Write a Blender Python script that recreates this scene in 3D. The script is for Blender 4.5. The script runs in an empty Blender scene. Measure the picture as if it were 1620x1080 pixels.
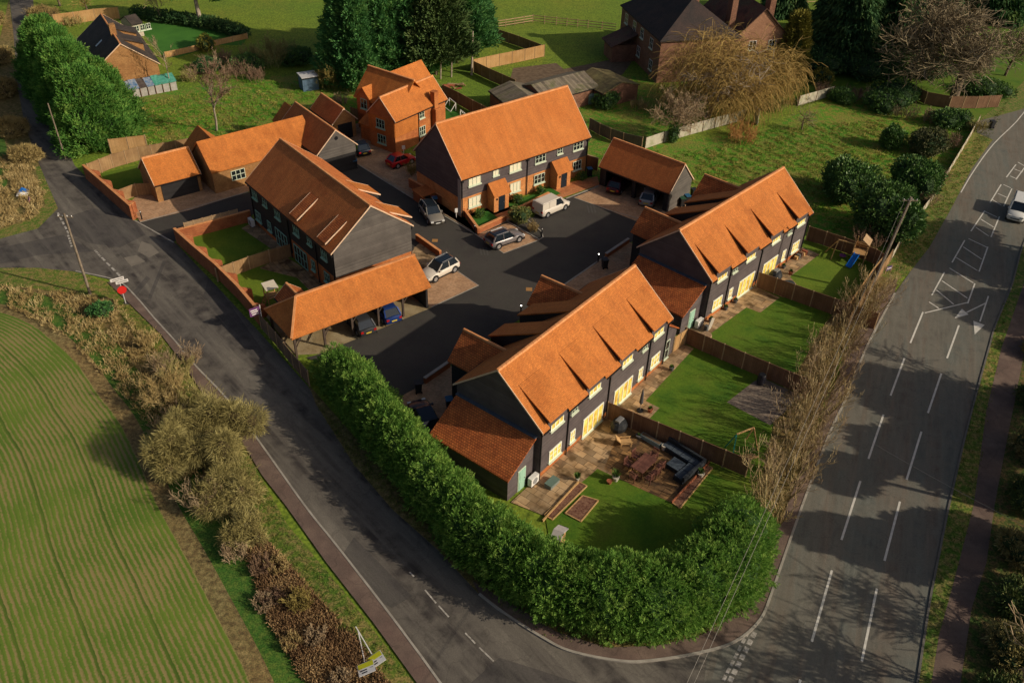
import bpy, math, random
import numpy as np
from mathutils import Vector, Matrix

# ------------------------------------------------------------------ camera, world, sun, exposure
SC = bpy.context.scene
COL = SC.collection
F_PX, PITCH, ROLL, CAM_H = 1373.0, math.radians(37.065), math.radians(-1.867), 47.0
cam = bpy.data.cameras.new('camera')
cam.sensor_width = 36.0
cam.lens = F_PX / 1620.0 * 36.0
cam.clip_start = 0.5
cam.clip_end = 3000
camo = bpy.data.objects.new('camera', cam)
COL.objects.link(camo)
camo.matrix_world = Matrix.Translation((0, 0, CAM_H)) @ Matrix.Rotation(math.pi / 2 - PITCH, 4, 'X') @ Matrix.Rotation(-ROLL, 4, 'Z')
SC.camera = camo

SUN_AZ, SUN_EL = math.radians(-18.0), math.radians(27.0)      # azimuth measured from +x towards +y
SDIR = Vector((math.cos(SUN_EL) * math.cos(SUN_AZ), math.cos(SUN_EL) * math.sin(SUN_AZ), math.sin(SUN_EL)))
w = bpy.data.worlds.new('World')
SC.world = w
w.use_nodes = True
nt = w.node_tree
bg = nt.nodes['Background']
sky = nt.nodes.new('ShaderNodeTexSky')
sky.sky_type = 'NISHITA'
sky.sun_disc = False
sky.dust_density = 4.0
sky.ozone_density = 0.3
sky.air_density = 0.8
sky.sun_elevation = SUN_EL
sky.sun_rotation = math.pi / 2 - SUN_AZ
nt.links.new(sky.outputs[0], bg.inputs[0])
bg.inputs[1].default_value = 0.068
sl = bpy.data.lights.new('sun', 'SUN')
sl.energy = 3.7
sl.angle = math.radians(0.5)
sl.color = (1.0, 0.87, 0.68)
so = bpy.data.objects.new('sun', sl)
COL.objects.link(so)
so.rotation_euler = (-SDIR).to_track_quat('-Z', 'Y').to_euler()
so.location = (60, -20, 60)
SC.view_settings.view_transform = 'Standard'
SC.view_settings.look = 'None'
SC.view_settings.exposure = 0.06
SC.view_settings.gamma = 1

# ------------------------------------------------------------------ helpers
def g(u, v, z=0.0):
    """survey: the point of the site, at height z, that the drone photograph shows at (u, v)"""
    xi = u - 810; yi = 540 - v
    c, s = math.cos(ROLL), math.sin(ROLL)
    x = xi * c + yi * s; y = -xi * s + yi * c
    dy = F_PX * math.cos(PITCH) + y * math.sin(PITCH); dz = y * math.cos(PITCH) - F_PX * math.sin(PITCH)
    t = (z - CAM_H) / dz
    return Vector((x * t, dy * t, z))

def tag(o, label=None, cat=None, group=None, kind=None):
    if label: o['label'] = label
    if cat: o['category'] = cat
    if group: o['group'] = group
    if kind: o['kind'] = kind
    return o

def thing(name, label, cat, loc=(0, 0, 0), rz=0.0, group=None):
    o = bpy.data.objects.new(name, None)
    o.empty_display_size = 0.3
    COL.objects.link(o)
    o.location = loc; o.rotation_euler = (0, 0, rz)
    return tag(o, label, cat, group)

def copy_tree(o, parent=None):
    c = o.copy(); COL.objects.link(c); c.parent = parent
    for ch in [q for q in KIDS.get(o.name, [])]:
        cc = copy_tree(ch, c)
        KIDS.setdefault(c.name, []).append(cc)
    return c

KIDS = {}

def auto_uv(me, co, loops, lstart, ltot):
    """planar uv in metres: u along the horizontal, v up the slope"""
    n = len(ltot)
    no = np.zeros(n * 3); me.polygons.foreach_get('normal', no); no = no.reshape(-1, 3)
    t = np.stack([-no[:, 1], no[:, 0], np.zeros(n)], 1)
    ln = np.linalg.norm(t, axis=1)
    flat = ln < 0.02
    t[flat] = (1, 0, 0); ln[flat] = 1
    t /= ln[:, None]
    b = np.cross(no, t)
    pi = np.repeat(np.arange(n), ltot)
    p = co[loops]
    uv = np.stack([(p * t[pi]).sum(1), (p * b[pi]).sum(1)], 1)
    l = me.uv_layers.new(name='UVMap')
    l.data.foreach_set('uv', uv.astype(np.float32).ravel())

def mesh_np(name, co, faces, mats, parent=None, midx=None, smooth=False, uv=True, loc=None):
    me = bpy.data.meshes.new(name)
    co = np.asarray(co, dtype=np.float64)
    if isinstance(faces, np.ndarray):
        nf, k = faces.shape
        loops = faces.ravel().astype(np.int32)
        ltot = np.full(nf, k, dtype=np.int32)
    else:
        nf = len(faces)
        ltot = np.array([len(f) for f in faces], dtype=np.int32)
        loops = np.array([i for f in faces for i in f], dtype=np.int32)
    lstart = np.concatenate([[0], np.cumsum(ltot)[:-1]]).astype(np.int32)
    me.vertices.add(len(co)); me.vertices.foreach_set('co', co.astype(np.float32).ravel())
    me.loops.add(len(loops)); me.loops.foreach_set('vertex_index', loops)
    me.polygons.add(nf); me.polygons.foreach_set('loop_start', lstart)
    me.update(calc_edges=True)
    if midx is not None: me.polygons.foreach_set('material_index', np.asarray(midx, dtype=np.int32))
    me.polygons.foreach_set('use_smooth', np.full(nf, bool(smooth)))
    if uv: auto_uv(me, co, loops, lstart, ltot)
    for m in (mats if isinstance(mats, (list, tuple)) else [mats]): me.materials.append(m)
    o = bpy.data.objects.new(name, me)
    COL.objects.link(o)
    if parent is not None:
        o.parent = parent
        KIDS.setdefault(parent.name, []).append(o)
    if loc is not None: o.location = loc
    return o

class MB:
    def __init__(s): s.v = []; s.f = []; s.m = []
    def add(s, vs, fs, mi=0):
        n = len(s.v); s.v += [tuple(p) for p in vs]; s.f += [tuple(i + n for i in f) for f in fs]; s.m += [mi] * len(fs); return s
    def box(s, x0, x1, y0, y1, z0, z1, mi=0):
        x0, x1 = min(x0, x1), max(x0, x1); y0, y1 = min(y0, y1), max(y0, y1); z0, z1 = min(z0, z1), max(z0, z1)
        return s.add([(x0, y0, z0), (x1, y0, z0), (x1, y1, z0), (x0, y1, z0), (x0, y0, z1), (x1, y0, z1), (x1, y1, z1), (x0, y1, z1)],
                     [(0, 3, 2, 1), (4, 5, 6, 7), (0, 1, 5, 4), (1, 2, 6, 5), (2, 3, 7, 6), (3, 0, 4, 7)], mi)
    def bar(s, a, b, w=.05, h=None, mi=0):
        """rectangular bar from a to b"""
        a = Vector(a); b = Vector(b); d = b - a
        if d.length < 1e-6: return s
        d.normalize(); up = Vector((0, 0, 1)) if abs(d.z) < .95 else Vector((1, 0, 0))
        sx = d.cross(up).normalized(); sy = sx.cross(d).normalized(); h = h or w
        vs = []
        for p in (a, b):
            for i, j in ((-1, -1), (1, -1), (1, 1), (-1, 1)): vs.append(p + sx * (w / 2 * i) + sy * (h / 2 * j))
        return s.add(vs, [(0, 1, 2, 3), (7, 6, 5, 4), (0, 4, 5, 1), (1, 5, 6, 2), (2, 6, 7, 3), (3, 7, 4, 0)], mi)
    def tube(s, a, b, r0, r1=None, n=8, mi=0):
        a = Vector(a); b = Vector(b); d = (b - a).normalized(); r1 = r0 if r1 is None else r1
        up = Vector((0, 0, 1)) if abs(d.z) < .95 else Vector((1, 0, 0))
        sx = d.cross(up).normalized(); sy = d.cross(sx).normalized(); vs = []
        for p, r in ((a, r0), (b, r1)):
            for k in range(n):
                t = 2 * math.pi * k / n; vs.append(p + sx * (r * math.cos(t)) + sy * (r * math.sin(t)))
        fs = [(k, (k + 1) % n, n + (k + 1) % n, n + k) for k in range(n)] + [tuple(range(n))[::-1], tuple(range(n, 2 * n))]
        return s.add(vs, fs, mi)
    def lathe(s, c, prof, n=12, mi=0, sx=1, sy=1):
        c = Vector(c); vs = []
        for r, z in prof:
            for k in range(n):
                t = 2 * math.pi * k / n; vs.append((c.x + sx * r * math.cos(t), c.y + sy * r * math.sin(t), c.z + z))
        fs = []
        for i in range(len(prof) - 1):
            for k in range(n): fs.append((i * n + k, i * n + (k + 1) % n, (i + 1) * n + (k + 1) % n, (i + 1) * n + k))
        fs += [tuple(range(n))[::-1], tuple(range((len(prof) - 1) * n, len(prof) * n))]
        return s.add(vs, fs, mi)
    def prism(s, pts, a0, a1, axis='x', mi=0):
        """closed polygon pts (p,q) extruded along an axis"""
        n = len(pts)
        def P(t, p, q): return (t, p, q) if axis == 'x' else ((p, t, q) if axis == 'y' else (p, q, t))
        vs = [P(a0, p, q) for p, q in pts] + [P(a1, p, q) for p, q in pts]
        fs = [tuple(range(n))[::-1], tuple(range(n, 2 * n))] + [(k, (k + 1) % n, n + (k + 1) % n, n + k) for k in range(n)]
        return s.add(vs, fs, mi)
    def slab(s, poly, t=.12, mi=0):
        """polygon (ccw seen from above) thickened downwards"""
        n = len(poly)
        vs = [tuple(p) for p in poly] + [(p[0], p[1], p[2] - t) for p in poly]
        a = sum(poly[i][0] * poly[(i + 1) % n][1] - poly[(i + 1) % n][0] * poly[i][1] for i in range(n))
        top = tuple(range(n)); bot = tuple(range(n, 2 * n))[::-1]
        side = [(k, n + k, n + (k + 1) % n, (k + 1) % n) for k in range(n)]
        if a < 0: top = top[::-1]; bot = bot[::-1]; side = [f[::-1] for f in side]
        return s.add(vs, [top, bot] + side, mi)
    def build(s, name, mats, parent=None, smooth=False, loc=None, bevel=0):
        o = mesh_np(name, s.v, s.f, mats, parent, s.m, smooth, True, loc)
        if bevel:
            b = o.modifiers.new('bevel', 'BEVEL'); b.width = bevel; b.segments = 2; b.limit_method = 'ANGLE'
        return o

# ------------------------------------------------------------------ materials
MATS = {}
def ramp_set(r, cols):
    el = r.color_ramp.elements
    while len(el) > len(cols): el.remove(el[-1])
    while len(el) < len(cols): el.new(0.5)
    for e, (p, c) in zip(el, cols): e.position = p; e.color = (*c, 1)

def M(name, c1, c2=None, scale=2.0, rough=0.85, kind=None, bump=0.0, c3=None, p=None, spec=0.3, metal=0.0, emit=None, detail=4.0, alpha=None):
    if name in MATS: return MATS[name]
    m = bpy.data.materials.new(name); m.use_nodes = True
    n = m.node_tree.nodes; L = m.node_tree.links
    b = n['Principled BSDF']
    b.inputs['Roughness'].default_value = rough
    b.inputs['Metallic'].default_value = metal
    b.inputs['Specular IOR Level'].default_value = spec
    MATS[name] = m
    if emit:
        b.inputs['Emission Color'].default_value = (*emit[0], 1); b.inputs['Emission Strength'].default_value = emit[1]
    if c2 is None and kind is None:
        b.inputs['Base Color'].default_value = (*c1, 1); return m
    c2 = c2 or c1
    if kind == 'leaf':
        ge = n.new('ShaderNodeNewGeometry'); r = n.new('ShaderNodeValToRGB')
        cols = [(0.0, c1), (0.55, c2)] + ([(1.0, c3)] if c3 else [])
        ramp_set(r, cols)
        no = n.new('ShaderNodeTexNoise'); no.inputs['Scale'].default_value = scale; no.inputs['Detail'].default_value = 2
        tc = n.new('ShaderNodeTexCoord'); L.new(tc.outputs['Object'], no.inputs['Vector'])
        ad = n.new('ShaderNodeMath'); ad.operation = 'MULTIPLY_ADD'; ad.inputs[1].default_value = 0.55
        sb = n.new('ShaderNodeMath'); sb.operation = 'MULTIPLY_ADD'; sb.inputs[1].default_value = 1.6; sb.inputs[2].default_value = -0.55
        L.new(no.outputs['Fac'], sb.inputs[0]); L.new(ge.outputs['Random Per Island'], ad.inputs[0]); L.new(sb.outputs[0], ad.inputs[2])
        L.new(ad.outputs[0], r.inputs[0]); L.new(r.outputs[0], b.inputs['Base Color'])
        b.inputs['Specular IOR Level'].default_value = spec
        if alpha:      # thin leaf lets some light through
            tr = n.new('ShaderNodeBsdfTranslucent'); mx = n.new('ShaderNodeMixShader'); mx.inputs[0].default_value = alpha
            L.new(r.outputs[0], tr.inputs['Color']); L.new(b.outputs[0], mx.inputs[1]); L.new(tr.outputs[0], mx.inputs[2])
            L.new(mx.outputs[0], n['Material Output'].inputs['Surface'])
        return m
    ge = n.new('ShaderNodeNewGeometry')
    uvn = n.new('ShaderNodeUVMap'); uvn.uv_map = 'UVMap'
    no = n.new('ShaderNodeTexNoise'); no.inputs['Scale'].default_value = scale; no.inputs['Detail'].default_value = detail; no.inputs['Roughness'].default_value = .62
    L.new(ge.outputs['Position'], no.inputs['Vector'])
    r = n.new('ShaderNodeValToRGB')
    ramp_set(r, [(.36, c1), (.64, c2)] if not c3 else [(.33, c1), (.5, c2), (.68, c3)])
    L.new(no.outputs['Fac'], r.inputs[0])
    col = r.outputs[0]; hsrc = no.outputs['Fac']
    def mix(fac, a, bb, t='MIX'):
        x = n.new('ShaderNodeMix'); x.data_type = 'RGBA'; x.blend_type = t
        if isinstance(fac, float): x.inputs[0].default_value = fac
        else: L.new(fac, x.inputs[0])
        for sock, v in ((x.inputs[6], a), (x.inputs[7], bb)):
            if isinstance(v, tuple): sock.default_value = (*v, 1)
            else: L.new(v, sock)
        return x.outputs[2]
    def noise(s, d=3, src='Position', stretch=None):
        q = n.new('ShaderNodeTexNoise'); q.inputs['Scale'].default_value = s; q.inputs['Detail'].default_value = d
        v = ge.outputs['Position'] if src == 'Position' else uvn.outputs[0]
        if stretch:
            mp = n.new('ShaderNodeMapping'); mp.inputs['Scale'].default_value = stretch; L.new(v, mp.inputs[0]); v = mp.outputs[0]
        L.new(v, q.inputs['Vector']); return q.outputs['Fac']
    def step(v, a, bb):
        q = n.new('ShaderNodeMapRange'); q.inputs[1].default_value = a; q.inputs[2].default_value = bb; L.new(v, q.inputs[0]); return q.outputs[0]
    if kind == 'brick':
        bw, bh, mortar, var = p
        t = n.new('ShaderNodeTexBrick'); L.new(uvn.outputs[0], t.inputs['Vector'])
        t.inputs['Scale'].default_value = 1; t.inputs['Brick Width'].default_value = bw; t.inputs['Row Height'].default_value = bh
        t.inputs['Mortar Size'].default_value = mortar; t.inputs['Mortar Smooth'].default_value = .3
        t.inputs['Color1'].default_value = (1 + var, 1 + var * .8, 1 + var * .6, 1); t.inputs['Color2'].default_value = (1 - var, 1 - var, 1 - var, 1)
        t.inputs['Mortar'].default_value = (.55, .5, .45, 1) if name != 'block_paving' else (.45, .4, .38, 1)
        if 'stone' in name or 'slab' in name: t.inputs['Mortar'].default_value = (.45, .42, .38, 1)
        col = mix(1.0, col, t.outputs[0], 'MULTIPLY'); hsrc = t.outputs['Fac']; inv = True
        if 'clay' in name:      # rain streaks down the slope and slightly darker batches of tiles
            col = mix(step(noise(1, 4, 'uv', (1.6, .22, 1)), .32, .68), mix(1.0, col, (.86, .84, .84), 'MULTIPLY'), mix(1.0, col, (1.06, 1.05, 1.03), 'MULTIPLY'))
            col = mix(step(noise(1, 2, 'uv', (5.5, 8, 1)), .35, .7), mix(1.0, col, (.88, .86, .86), 'MULTIPLY'), mix(1.0, col, (1.05, 1.04, 1.02), 'MULTIPLY'))
    elif kind == 'boards':      # p = board height, contrast ; horizontal lap boards
        w_ = n.new('ShaderNodeSeparateXYZ'); L.new(uvn.outputs[0], w_.inputs[0])
        md = n.new('ShaderNodeMath'); md.operation = 'MULTIPLY'; md.inputs[1].default_value = 1 / p[0]; L.new(w_.outputs[p[2] if len(p) > 2 else 1], md.inputs[0])
        fr = n.new('ShaderNodeMath'); fr.operation = 'FRACT'; L.new(md.outputs[0], fr.inputs[0])
        fl = n.new('ShaderNodeMath'); fl.operation = 'FLOOR'; L.new(md.outputs[0], fl.inputs[0])
        wn = n.new('ShaderNodeTexWhiteNoise'); wn.noise_dimensions = '1D'; L.new(fl.outputs[0], wn.inputs['W'])
        s1 = step(fr.outputs[0], 0.0, 0.16)
        col = mix(step(wn.outputs[0], 0, 1), mix(1.0, col, (1 - p[1],) * 3, 'MULTIPLY'), mix(1.0, col, (1 + p[1] * .6,) * 3, 'MULTIPLY'))
        col = mix(s1, mix(1.0, col, (.5, .5, .5), 'MULTIPLY'), col); hsrc = fr.outputs[0]; inv = False
        gr = noise(3, 3, 'uv', (1, 9, 1) if (len(p) < 3 or p[2] == 1) else (9, 1, 1))
        col = mix(step(gr, .3, .75), mix(1.0, col, (.82, .8, .78), 'MULTIPLY'), col)
    elif kind == 'grass':       # speckle + patches
        f = noise(p[0], 3); fine = noise(p[0] * 4, 2)
        col = mix(step(f, .42, .62), col, p[1]); col = mix(step(fine, .35, .7), mix(1.0, col, (.50, .56, .5), 'MULTIPLY'), mix(1.0, col, (1.35, 1.30, 1.25), 'MULTIPLY')); hsrc = fine
        big = noise(.045, 2); col = mix(step(big, .38, .62), mix(1.0, col, (.86, .95, .9), 'MULTIPLY'), mix(1.0, col, (1.12, 1.03, .95), 'MULTIPLY'))
    elif kind == 'asphalt':     # fine aggregate + worn streaks and seams
        fine = noise(14, 2); st = noise(.8, 4); cr = noise(.35, 6)
        if len(p) > 2:      # wheel tracks and old resurfacing, streaked along the road
            def streak(rot, sc, s0):
                m1 = n.new('ShaderNodeMapping'); m1.inputs['Rotation'].default_value = (0, 0, -rot); L.new(ge.outputs['Position'], m1.inputs[0])
                m2 = n.new('ShaderNodeMapping'); m2.inputs['Scale'].default_value = sc; m2.inputs['Location'].default_value = (s0, s0 * 2, 0); L.new(m1.outputs[0], m2.inputs[0])
                q = n.new('ShaderNodeTexNoise'); q.inputs['Scale'].default_value = 1; q.inputs['Detail'].default_value = 4; q.inputs['Roughness'].default_value = .6; L.new(m2.outputs[0], q.inputs['Vector']); return q.outputs['Fac']
            col = mix(step(streak(p[2], (.022, .75, 1), 3), .44, .56), col, p[3])
            col = mix(step(streak(p[2], (.05, .55, 1), 9), .47, .60), col, p[4])
            col = mix(step(streak(p[2], (.25, 2.4, 1), 5), .40, .62), mix(1.0, col, (.86,) * 3, 'MULTIPLY'), mix(1.0, col, (1.12,) * 3, 'MULTIPLY'))
        col = mix(step(st, .4, .68), col, p[0]); col = mix(step(fine, .3, .75), mix(1.0, col, (.86,) * 3, 'MULTIPLY'), mix(1.0, col, (1.12,) * 3, 'MULTIPLY'))
        ed = n.new('ShaderNodeMath'); ed.operation = 'ABSOLUTE'; s_ = n.new('ShaderNodeMath'); s_.operation = 'SUBTRACT'; s_.inputs[1].default_value = .5
        L.new(cr, s_.inputs[0]); L.new(s_.outputs[0], ed.inputs[0])
        col = mix(step(ed.outputs[0], 0.0, p[1]), mix(1.0, col, (.80, .80, .80), 'MULTIPLY'), col); hsrc = fine
    elif kind == 'crop':        # p = row pitch (v of the uv), soil colour
        w_ = n.new('ShaderNodeSeparateXYZ'); L.new(uvn.outputs[0], w_.inputs[0])
        wob = noise(1.2, 3); ma = n.new('ShaderNodeMath'); ma.operation = 'MULTIPLY_ADD'; ma.inputs[1].default_value = .14; L.new(wob, ma.inputs[0]); L.new(w_.outputs[1], ma.inputs[2])
        md = n.new('ShaderNodeMath'); md.operation = 'MULTIPLY'; md.inputs[1].default_value = 2 * math.pi / p[0]; L.new(ma.outputs[0], md.inputs[0])
        sn = n.new('ShaderNodeMath'); sn.operation = 'SINE'; L.new(md.outputs[0], sn.inputs[0])
        fine = noise(7, 3); pat = noise(.16, 3); med = noise(1.6, 4, 'uv', (.35, 2.2, 1))
        a1 = n.new('ShaderNodeMath'); a1.operation = 'MULTIPLY_ADD'; a1.inputs[1].default_value = .27; L.new(sn.outputs[0], a1.inputs[0]); L.new(fine, a1.inputs[2])
        a2 = n.new('ShaderNodeMath'); a2.operation = 'MULTIPLY_ADD'; a2.inputs[1].default_value = 1.15; L.new(pat, a2.inputs[0]); L.new(a1.outputs[0], a2.inputs[2])
        a3 = n.new('ShaderNodeMath'); a3.operation = 'MULTIPLY_ADD'; a3.inputs[1].default_value = .7; L.new(med, a3.inputs[0]); L.new(a2.outputs[0], a3.inputs[2])
        col = mix(step(a3.outputs[0], 1.16, 1.50), p[1], col); hsrc = a1.outputs[0]
        # drill wheel lines
        md2 = n.new('ShaderNodeMath'); md2.operation = 'MULTIPLY'; md2.inputs[1].default_value = 1 / 3.1; L.new(ma.outputs[0], md2.inputs[0])
        fr = n.new('ShaderNodeMath'); fr.operation = 'FRACT'; L.new(md2.outputs[0], fr.inputs[0])
        col = mix(step(fr.outputs[0], .06, .0), col, mix(1.0, col, (.5, .55, .5), 'MULTIPLY'))
    elif kind == 'mow':         # striped lawn
        fine = noise(9, 3); w_ = n.new('ShaderNodeSeparateXYZ'); L.new(ge.outputs['Position'], w_.inputs[0])
        col = mix(step(fine, .3, .7), mix(1.0, col, (.74, .78, .7), 'MULTIPLY'), mix(1.0, col, (1.15,) * 3, 'MULTIPLY')); hsrc = fine
    elif kind == 'pave':        # blotchy natural stone flags
        bw, bh = p[0], p[1]
        t = n.new('ShaderNodeTexBrick'); L.new(uvn.outputs[0], t.inputs['Vector']); t.offset_frequency = 2; t.squash = 1.5; t.squash_frequency = 3
        mp = n.new('ShaderNodeMapping'); mp.inputs['Rotation'].default_value = (0, 0, p[3]); L.new(uvn.outputs[0], mp.inputs[0]); L.new(mp.outputs[0], t.inputs['Vector'])
        t.inputs['Scale'].default_value = 1; t.inputs['Brick Width'].default_value = bw; t.inputs['Row Height'].default_value = bh
        t.inputs['Mortar Size'].default_value = .02; t.inputs['Color1'].default_value = (1.35, 1.25, 1.1, 1); t.inputs['Color2'].default_value = (.6, .58, .55, 1)
        t.inputs['Mortar'].default_value = (.35, .33, .3, 1)
        col = mix(1.0, col, t.outputs[0], 'MULTIPLY')
        st = noise(.9, 4); col = mix(step(st, .52, .66), col, p[2]); hsrc = t.outputs['Fac']; inv = True
    elif kind == 'bark':
        s2 = noise(6, 4, 'Position', (1, 1, .25)); col = mix(step(s2, .35, .7), mix(1.0, col, (.6,) * 3, 'MULTIPLY'), col); hsrc = s2
    L.new(col, b.inputs['Base Color'])
    if emit: L.new(col, b.inputs['Emission Color'])
    if bump:
        bm = n.new('ShaderNodeBump'); bm.inputs['Strength'].default_value = min(1, abs(bump)); bm.inputs['Distance'].default_value = .03
        if kind in ('brick', 'pave'): bm.invert = True
        L.new(hsrc, bm.inputs['Height']); L.new(bm.outputs[0], b.inputs['Normal'])
    return m
# ------------------------------------------------------------------ palette
TILE = M('clay_tile', (.46, .148, .028), (.575, .200, .042), .35, .8, 'brick', .35, p=(.17, .12, .012, .13), c3=(.50, .165, .034))
TILER = M('red_clay_tile', (.50, .145, .038), (.60, .20, .055), .35, .8, 'brick', .5, p=(.17, .12, .014, .14), c3=(.54, .17, .046))
TILEB = M('orange_clay_tile', (.51, .165, .032), (.575, .200, .044), .4, .8, 'brick', .35, p=(.17, .12, .012, .10))
TILE2 = M('clay_tile_coarse', (.44, .12, .032), (.60, .185, .05), 1.2, .8, 'brick', 1.0, p=(.21, .19, .03, .22))
RIDGE = M('ridge_tile', (.55, .22, .08), (.66, .30, .12), 2, .8)
VERGE = M('verge_mortar', (.62, .42, .28), (.7, .5, .34), 3, .85)
BRICKO = M('orange_brick', (.56, .22, .07), (.70, .31, .11), .8, .85, 'brick', .3, p=(.225, .075, .012, .14))
BRICK = M('red_brick', (.42, .13, .04), (.55, .20, .06), .8, .85, 'brick', .3, p=(.225, .075, .012, .16))
BRICK2 = M('wall_brick', (.33, .10, .04), (.44, .16, .065), .8, .85, 'brick', .3, p=(.225, .075, .012, .2))
OLDBRICK = M('old_brick', (.21, .105, .068), (.30, .155, .10), .8, .85, 'brick', .3, p=(.225, .075, .012, .2))
BUFF = M('buff_brick', (.32, .16, .06), (.42, .23, .09), .9, .85, 'brick', .3, p=(.225, .075, .012, .2))
BOARD = M('dark_weatherboard', (.098, .080, .084), (.132, .110, .110), .7, .7, 'boards', .4, p=(.17, .16))
BOARDSUN = M('sunlit_weatherboard', (.105, .094, .086), (.145, .130, .118), .7, .75, 'boards', .4, p=(.17, .18))  # pale copy of the black boards, sunlight put into the colour
BLACKB = M('black_board', (.022, .021, .022), (.03, .028, .03), .7, .7, 'boards', .4, p=(.17, .2))
WINW = M('cream_frame', (.56, .62, .48), rough=.5)
WINS = M('sage_frame', (.30, .50, .38), rough=.5)
GLASS = M('window_glass', (.015, .02, .022), rough=.05, spec=.9)
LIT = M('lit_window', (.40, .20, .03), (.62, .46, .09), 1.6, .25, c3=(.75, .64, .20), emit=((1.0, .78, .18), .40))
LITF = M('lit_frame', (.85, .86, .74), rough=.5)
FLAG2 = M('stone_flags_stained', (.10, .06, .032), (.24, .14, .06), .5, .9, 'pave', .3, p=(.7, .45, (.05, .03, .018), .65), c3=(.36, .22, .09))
BLIND = M('blind_window', (.75, .68, .5), rough=.7)
BLACK = M('black_metal', (.012, .012, .014), rough=.45)
DARK = M('doorway_shade', (.012, .012, .015), rough=.9)
LEAD = M('lead_flashing', (.055, .075, .10), (.08, .10, .13), 3, .5)
SLATE = M('dark_slate', (.040, .033, .030), (.070, .055, .046), .8, .75, 'brick', .4, p=(.3, .2, .015, .12))
OLDTILE = M('old_brown_tile', (.065, .040, .032), (.13, .065, .045), .5, .85, 'brick', .5, p=(.17, .12, .012, .2), c3=(.10, .085, .05))
RUSTY = M('corrugated_roof', (.13, .11, .085), (.24, .20, .145), .6, .85, 'boards', .9, p=(.42, .35, 0), c3=(.13, .13, .06))
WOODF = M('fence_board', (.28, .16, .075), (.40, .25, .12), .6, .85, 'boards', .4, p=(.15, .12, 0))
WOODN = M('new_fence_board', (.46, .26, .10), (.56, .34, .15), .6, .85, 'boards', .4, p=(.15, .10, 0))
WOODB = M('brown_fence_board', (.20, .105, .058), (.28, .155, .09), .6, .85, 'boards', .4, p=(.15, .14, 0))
WOODP = M('post_wood', (.34, .22, .12), (.44, .30, .17), 3, .85)
WOODT = M('timber', (.42, .25, .10), (.55, .34, .15), 3, .8)
WOODD = M('dark_timber', (.09, .045, .028), (.14, .07, .045), 3, .7)
OAK = M('carport_oak', (.05, .035, .028), (.085, .06, .045), 2, .8)
CONC = M('pale_concrete', (.36, .33, .25), (.46, .42, .33), .8, .9, c3=(.30, .30, .19))
KERB = M('kerb_stone', (.26, .235, .20), (.36, .33, .28), 1.2, .9)
OLDROAD = M('old_asphalt', (.072, .063, .054), (.110, .097, .082), .22, .9, 'asphalt', .25, p=((.13, .115, .096), .012, 2.30, (.050, .043, .039), (.155, .138, .114)), c3=(.095, .085, .073))
MAINROAD = M('main_asphalt', (.120, .112, .092), (.155, .145, .118), .10, .88, 'asphalt', .25, p=((.148, .138, .112), .008, 1.19, (.150, .124, .096), (.130, .134, .114)), c3=(.14, .128, .104))
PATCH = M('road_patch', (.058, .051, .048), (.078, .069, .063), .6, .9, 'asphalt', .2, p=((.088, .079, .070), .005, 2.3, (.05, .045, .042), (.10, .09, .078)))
NEWTAR = M('new_tarmac', (0.0476, 0.042, 0.0378), (0.0602, 0.0532, 0.0462), .3, .9, 'asphalt', .2, p=((0.056, 0.0518, 0.0434), .003))
BROWNTAR = M('brown_footway', (0.132, 0.0868, 0.0697), (0.186, 0.132, 0.102), .5, .9, 'asphalt', .3, p=((0.116, 0.0806, 0.0651), .015))
BLOCK = M('block_paving', (.40, .24, .135), (.52, .33, .195), .9, .9, 'brick', .3, p=(.2, .1, .01, .22))
REDBLOCK = M('red_paving', (.45, .17, .065), (.55, .24, .10), .9, .9, 'brick', .3, p=(.2, .1, .01, .2))
FLAG = M('stone_flags', (.30, .21, .12), (.42, .31, .19), .8, .9, 'pave', .3, p=(.9, .6, (.13, .08, .035), .0))
FLAGO = M('stone_flags_old', (.30, .19, .085), (.36, .26, .16), .8, .9, 'pave', .3, p=(.8, .5, (.10, .055, .025), .92))
FLAG1 = M('stone_flags_turned', (.33, .22, .12), (.43, .32, .20), .8, .9, 'pave', .3, p=(.9, .6, (.13, .08, .035), .65))
GRAVEL = M('gravel_bed', (.16, .12, .09), (.26, .21, .16), 5, .95, detail=8)
SOIL = M('bare_soil', (.10, .065, .04), (.17, .12, .075), 1.5, .95, detail=8)
MULCH = M('bark_mulch', (.10, .035, .022), (.24, .13, .08), 6, .95, detail=8)
PADDOCK_ = M('paddock_grass', (0.0972, 0.135, 0.0243), (0.135, 0.173, 0.0297), .1, .95, 'grass', .3, p=(1.1, (0.119, 0.159, 0.027)))
ROUGH = M('rough_grass', (.085, .12, .018), (.125, .145, .026), .22, .95, 'grass', .8, p=(1.5, (.26, .19, .06)), c3=(.19, .155, .045))
PADDOCK = M('meadow_grass', (.14, .225, .020), (.185, .26, .025), .08, .95, 'grass', .3, p=(.9, (.14, .205, .020)), c3=(.185, .215, .028))
ROUGH2 = M('rough_garden_grass', (.050, .20, .010), (.10, .25, .014), .22, .95, 'grass', .9, p=(1.3, (.22, .21, .04)), c3=(.23, .20, .05))
SCRUBG = M('scrub_ground', (.17, .12, .045), (.27, .19, .085), .5, .95, 'grass', 1.0, p=(2.2, (.12, .10, .03)), c3=(.16, .15, .04))
BRAMBLE = M('bramble_ground', (.15, .085, .042), (.24, .15, .07), .5, .95, 'grass', 1.0, p=(2.6, (.07, .04, .022)))
VERGEG = M('verge_grass', (.075, .15, .014), (.135, .175, .026), .4, .95, 'grass', .8, p=(2.0, (.24, .19, .065)))
LUSH = M('lush_grass', (.040, .115, .012), (.065, .15, .02), .5, .95, 'grass', .6, p=(2.5, (.10, .16, .025)))
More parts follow.
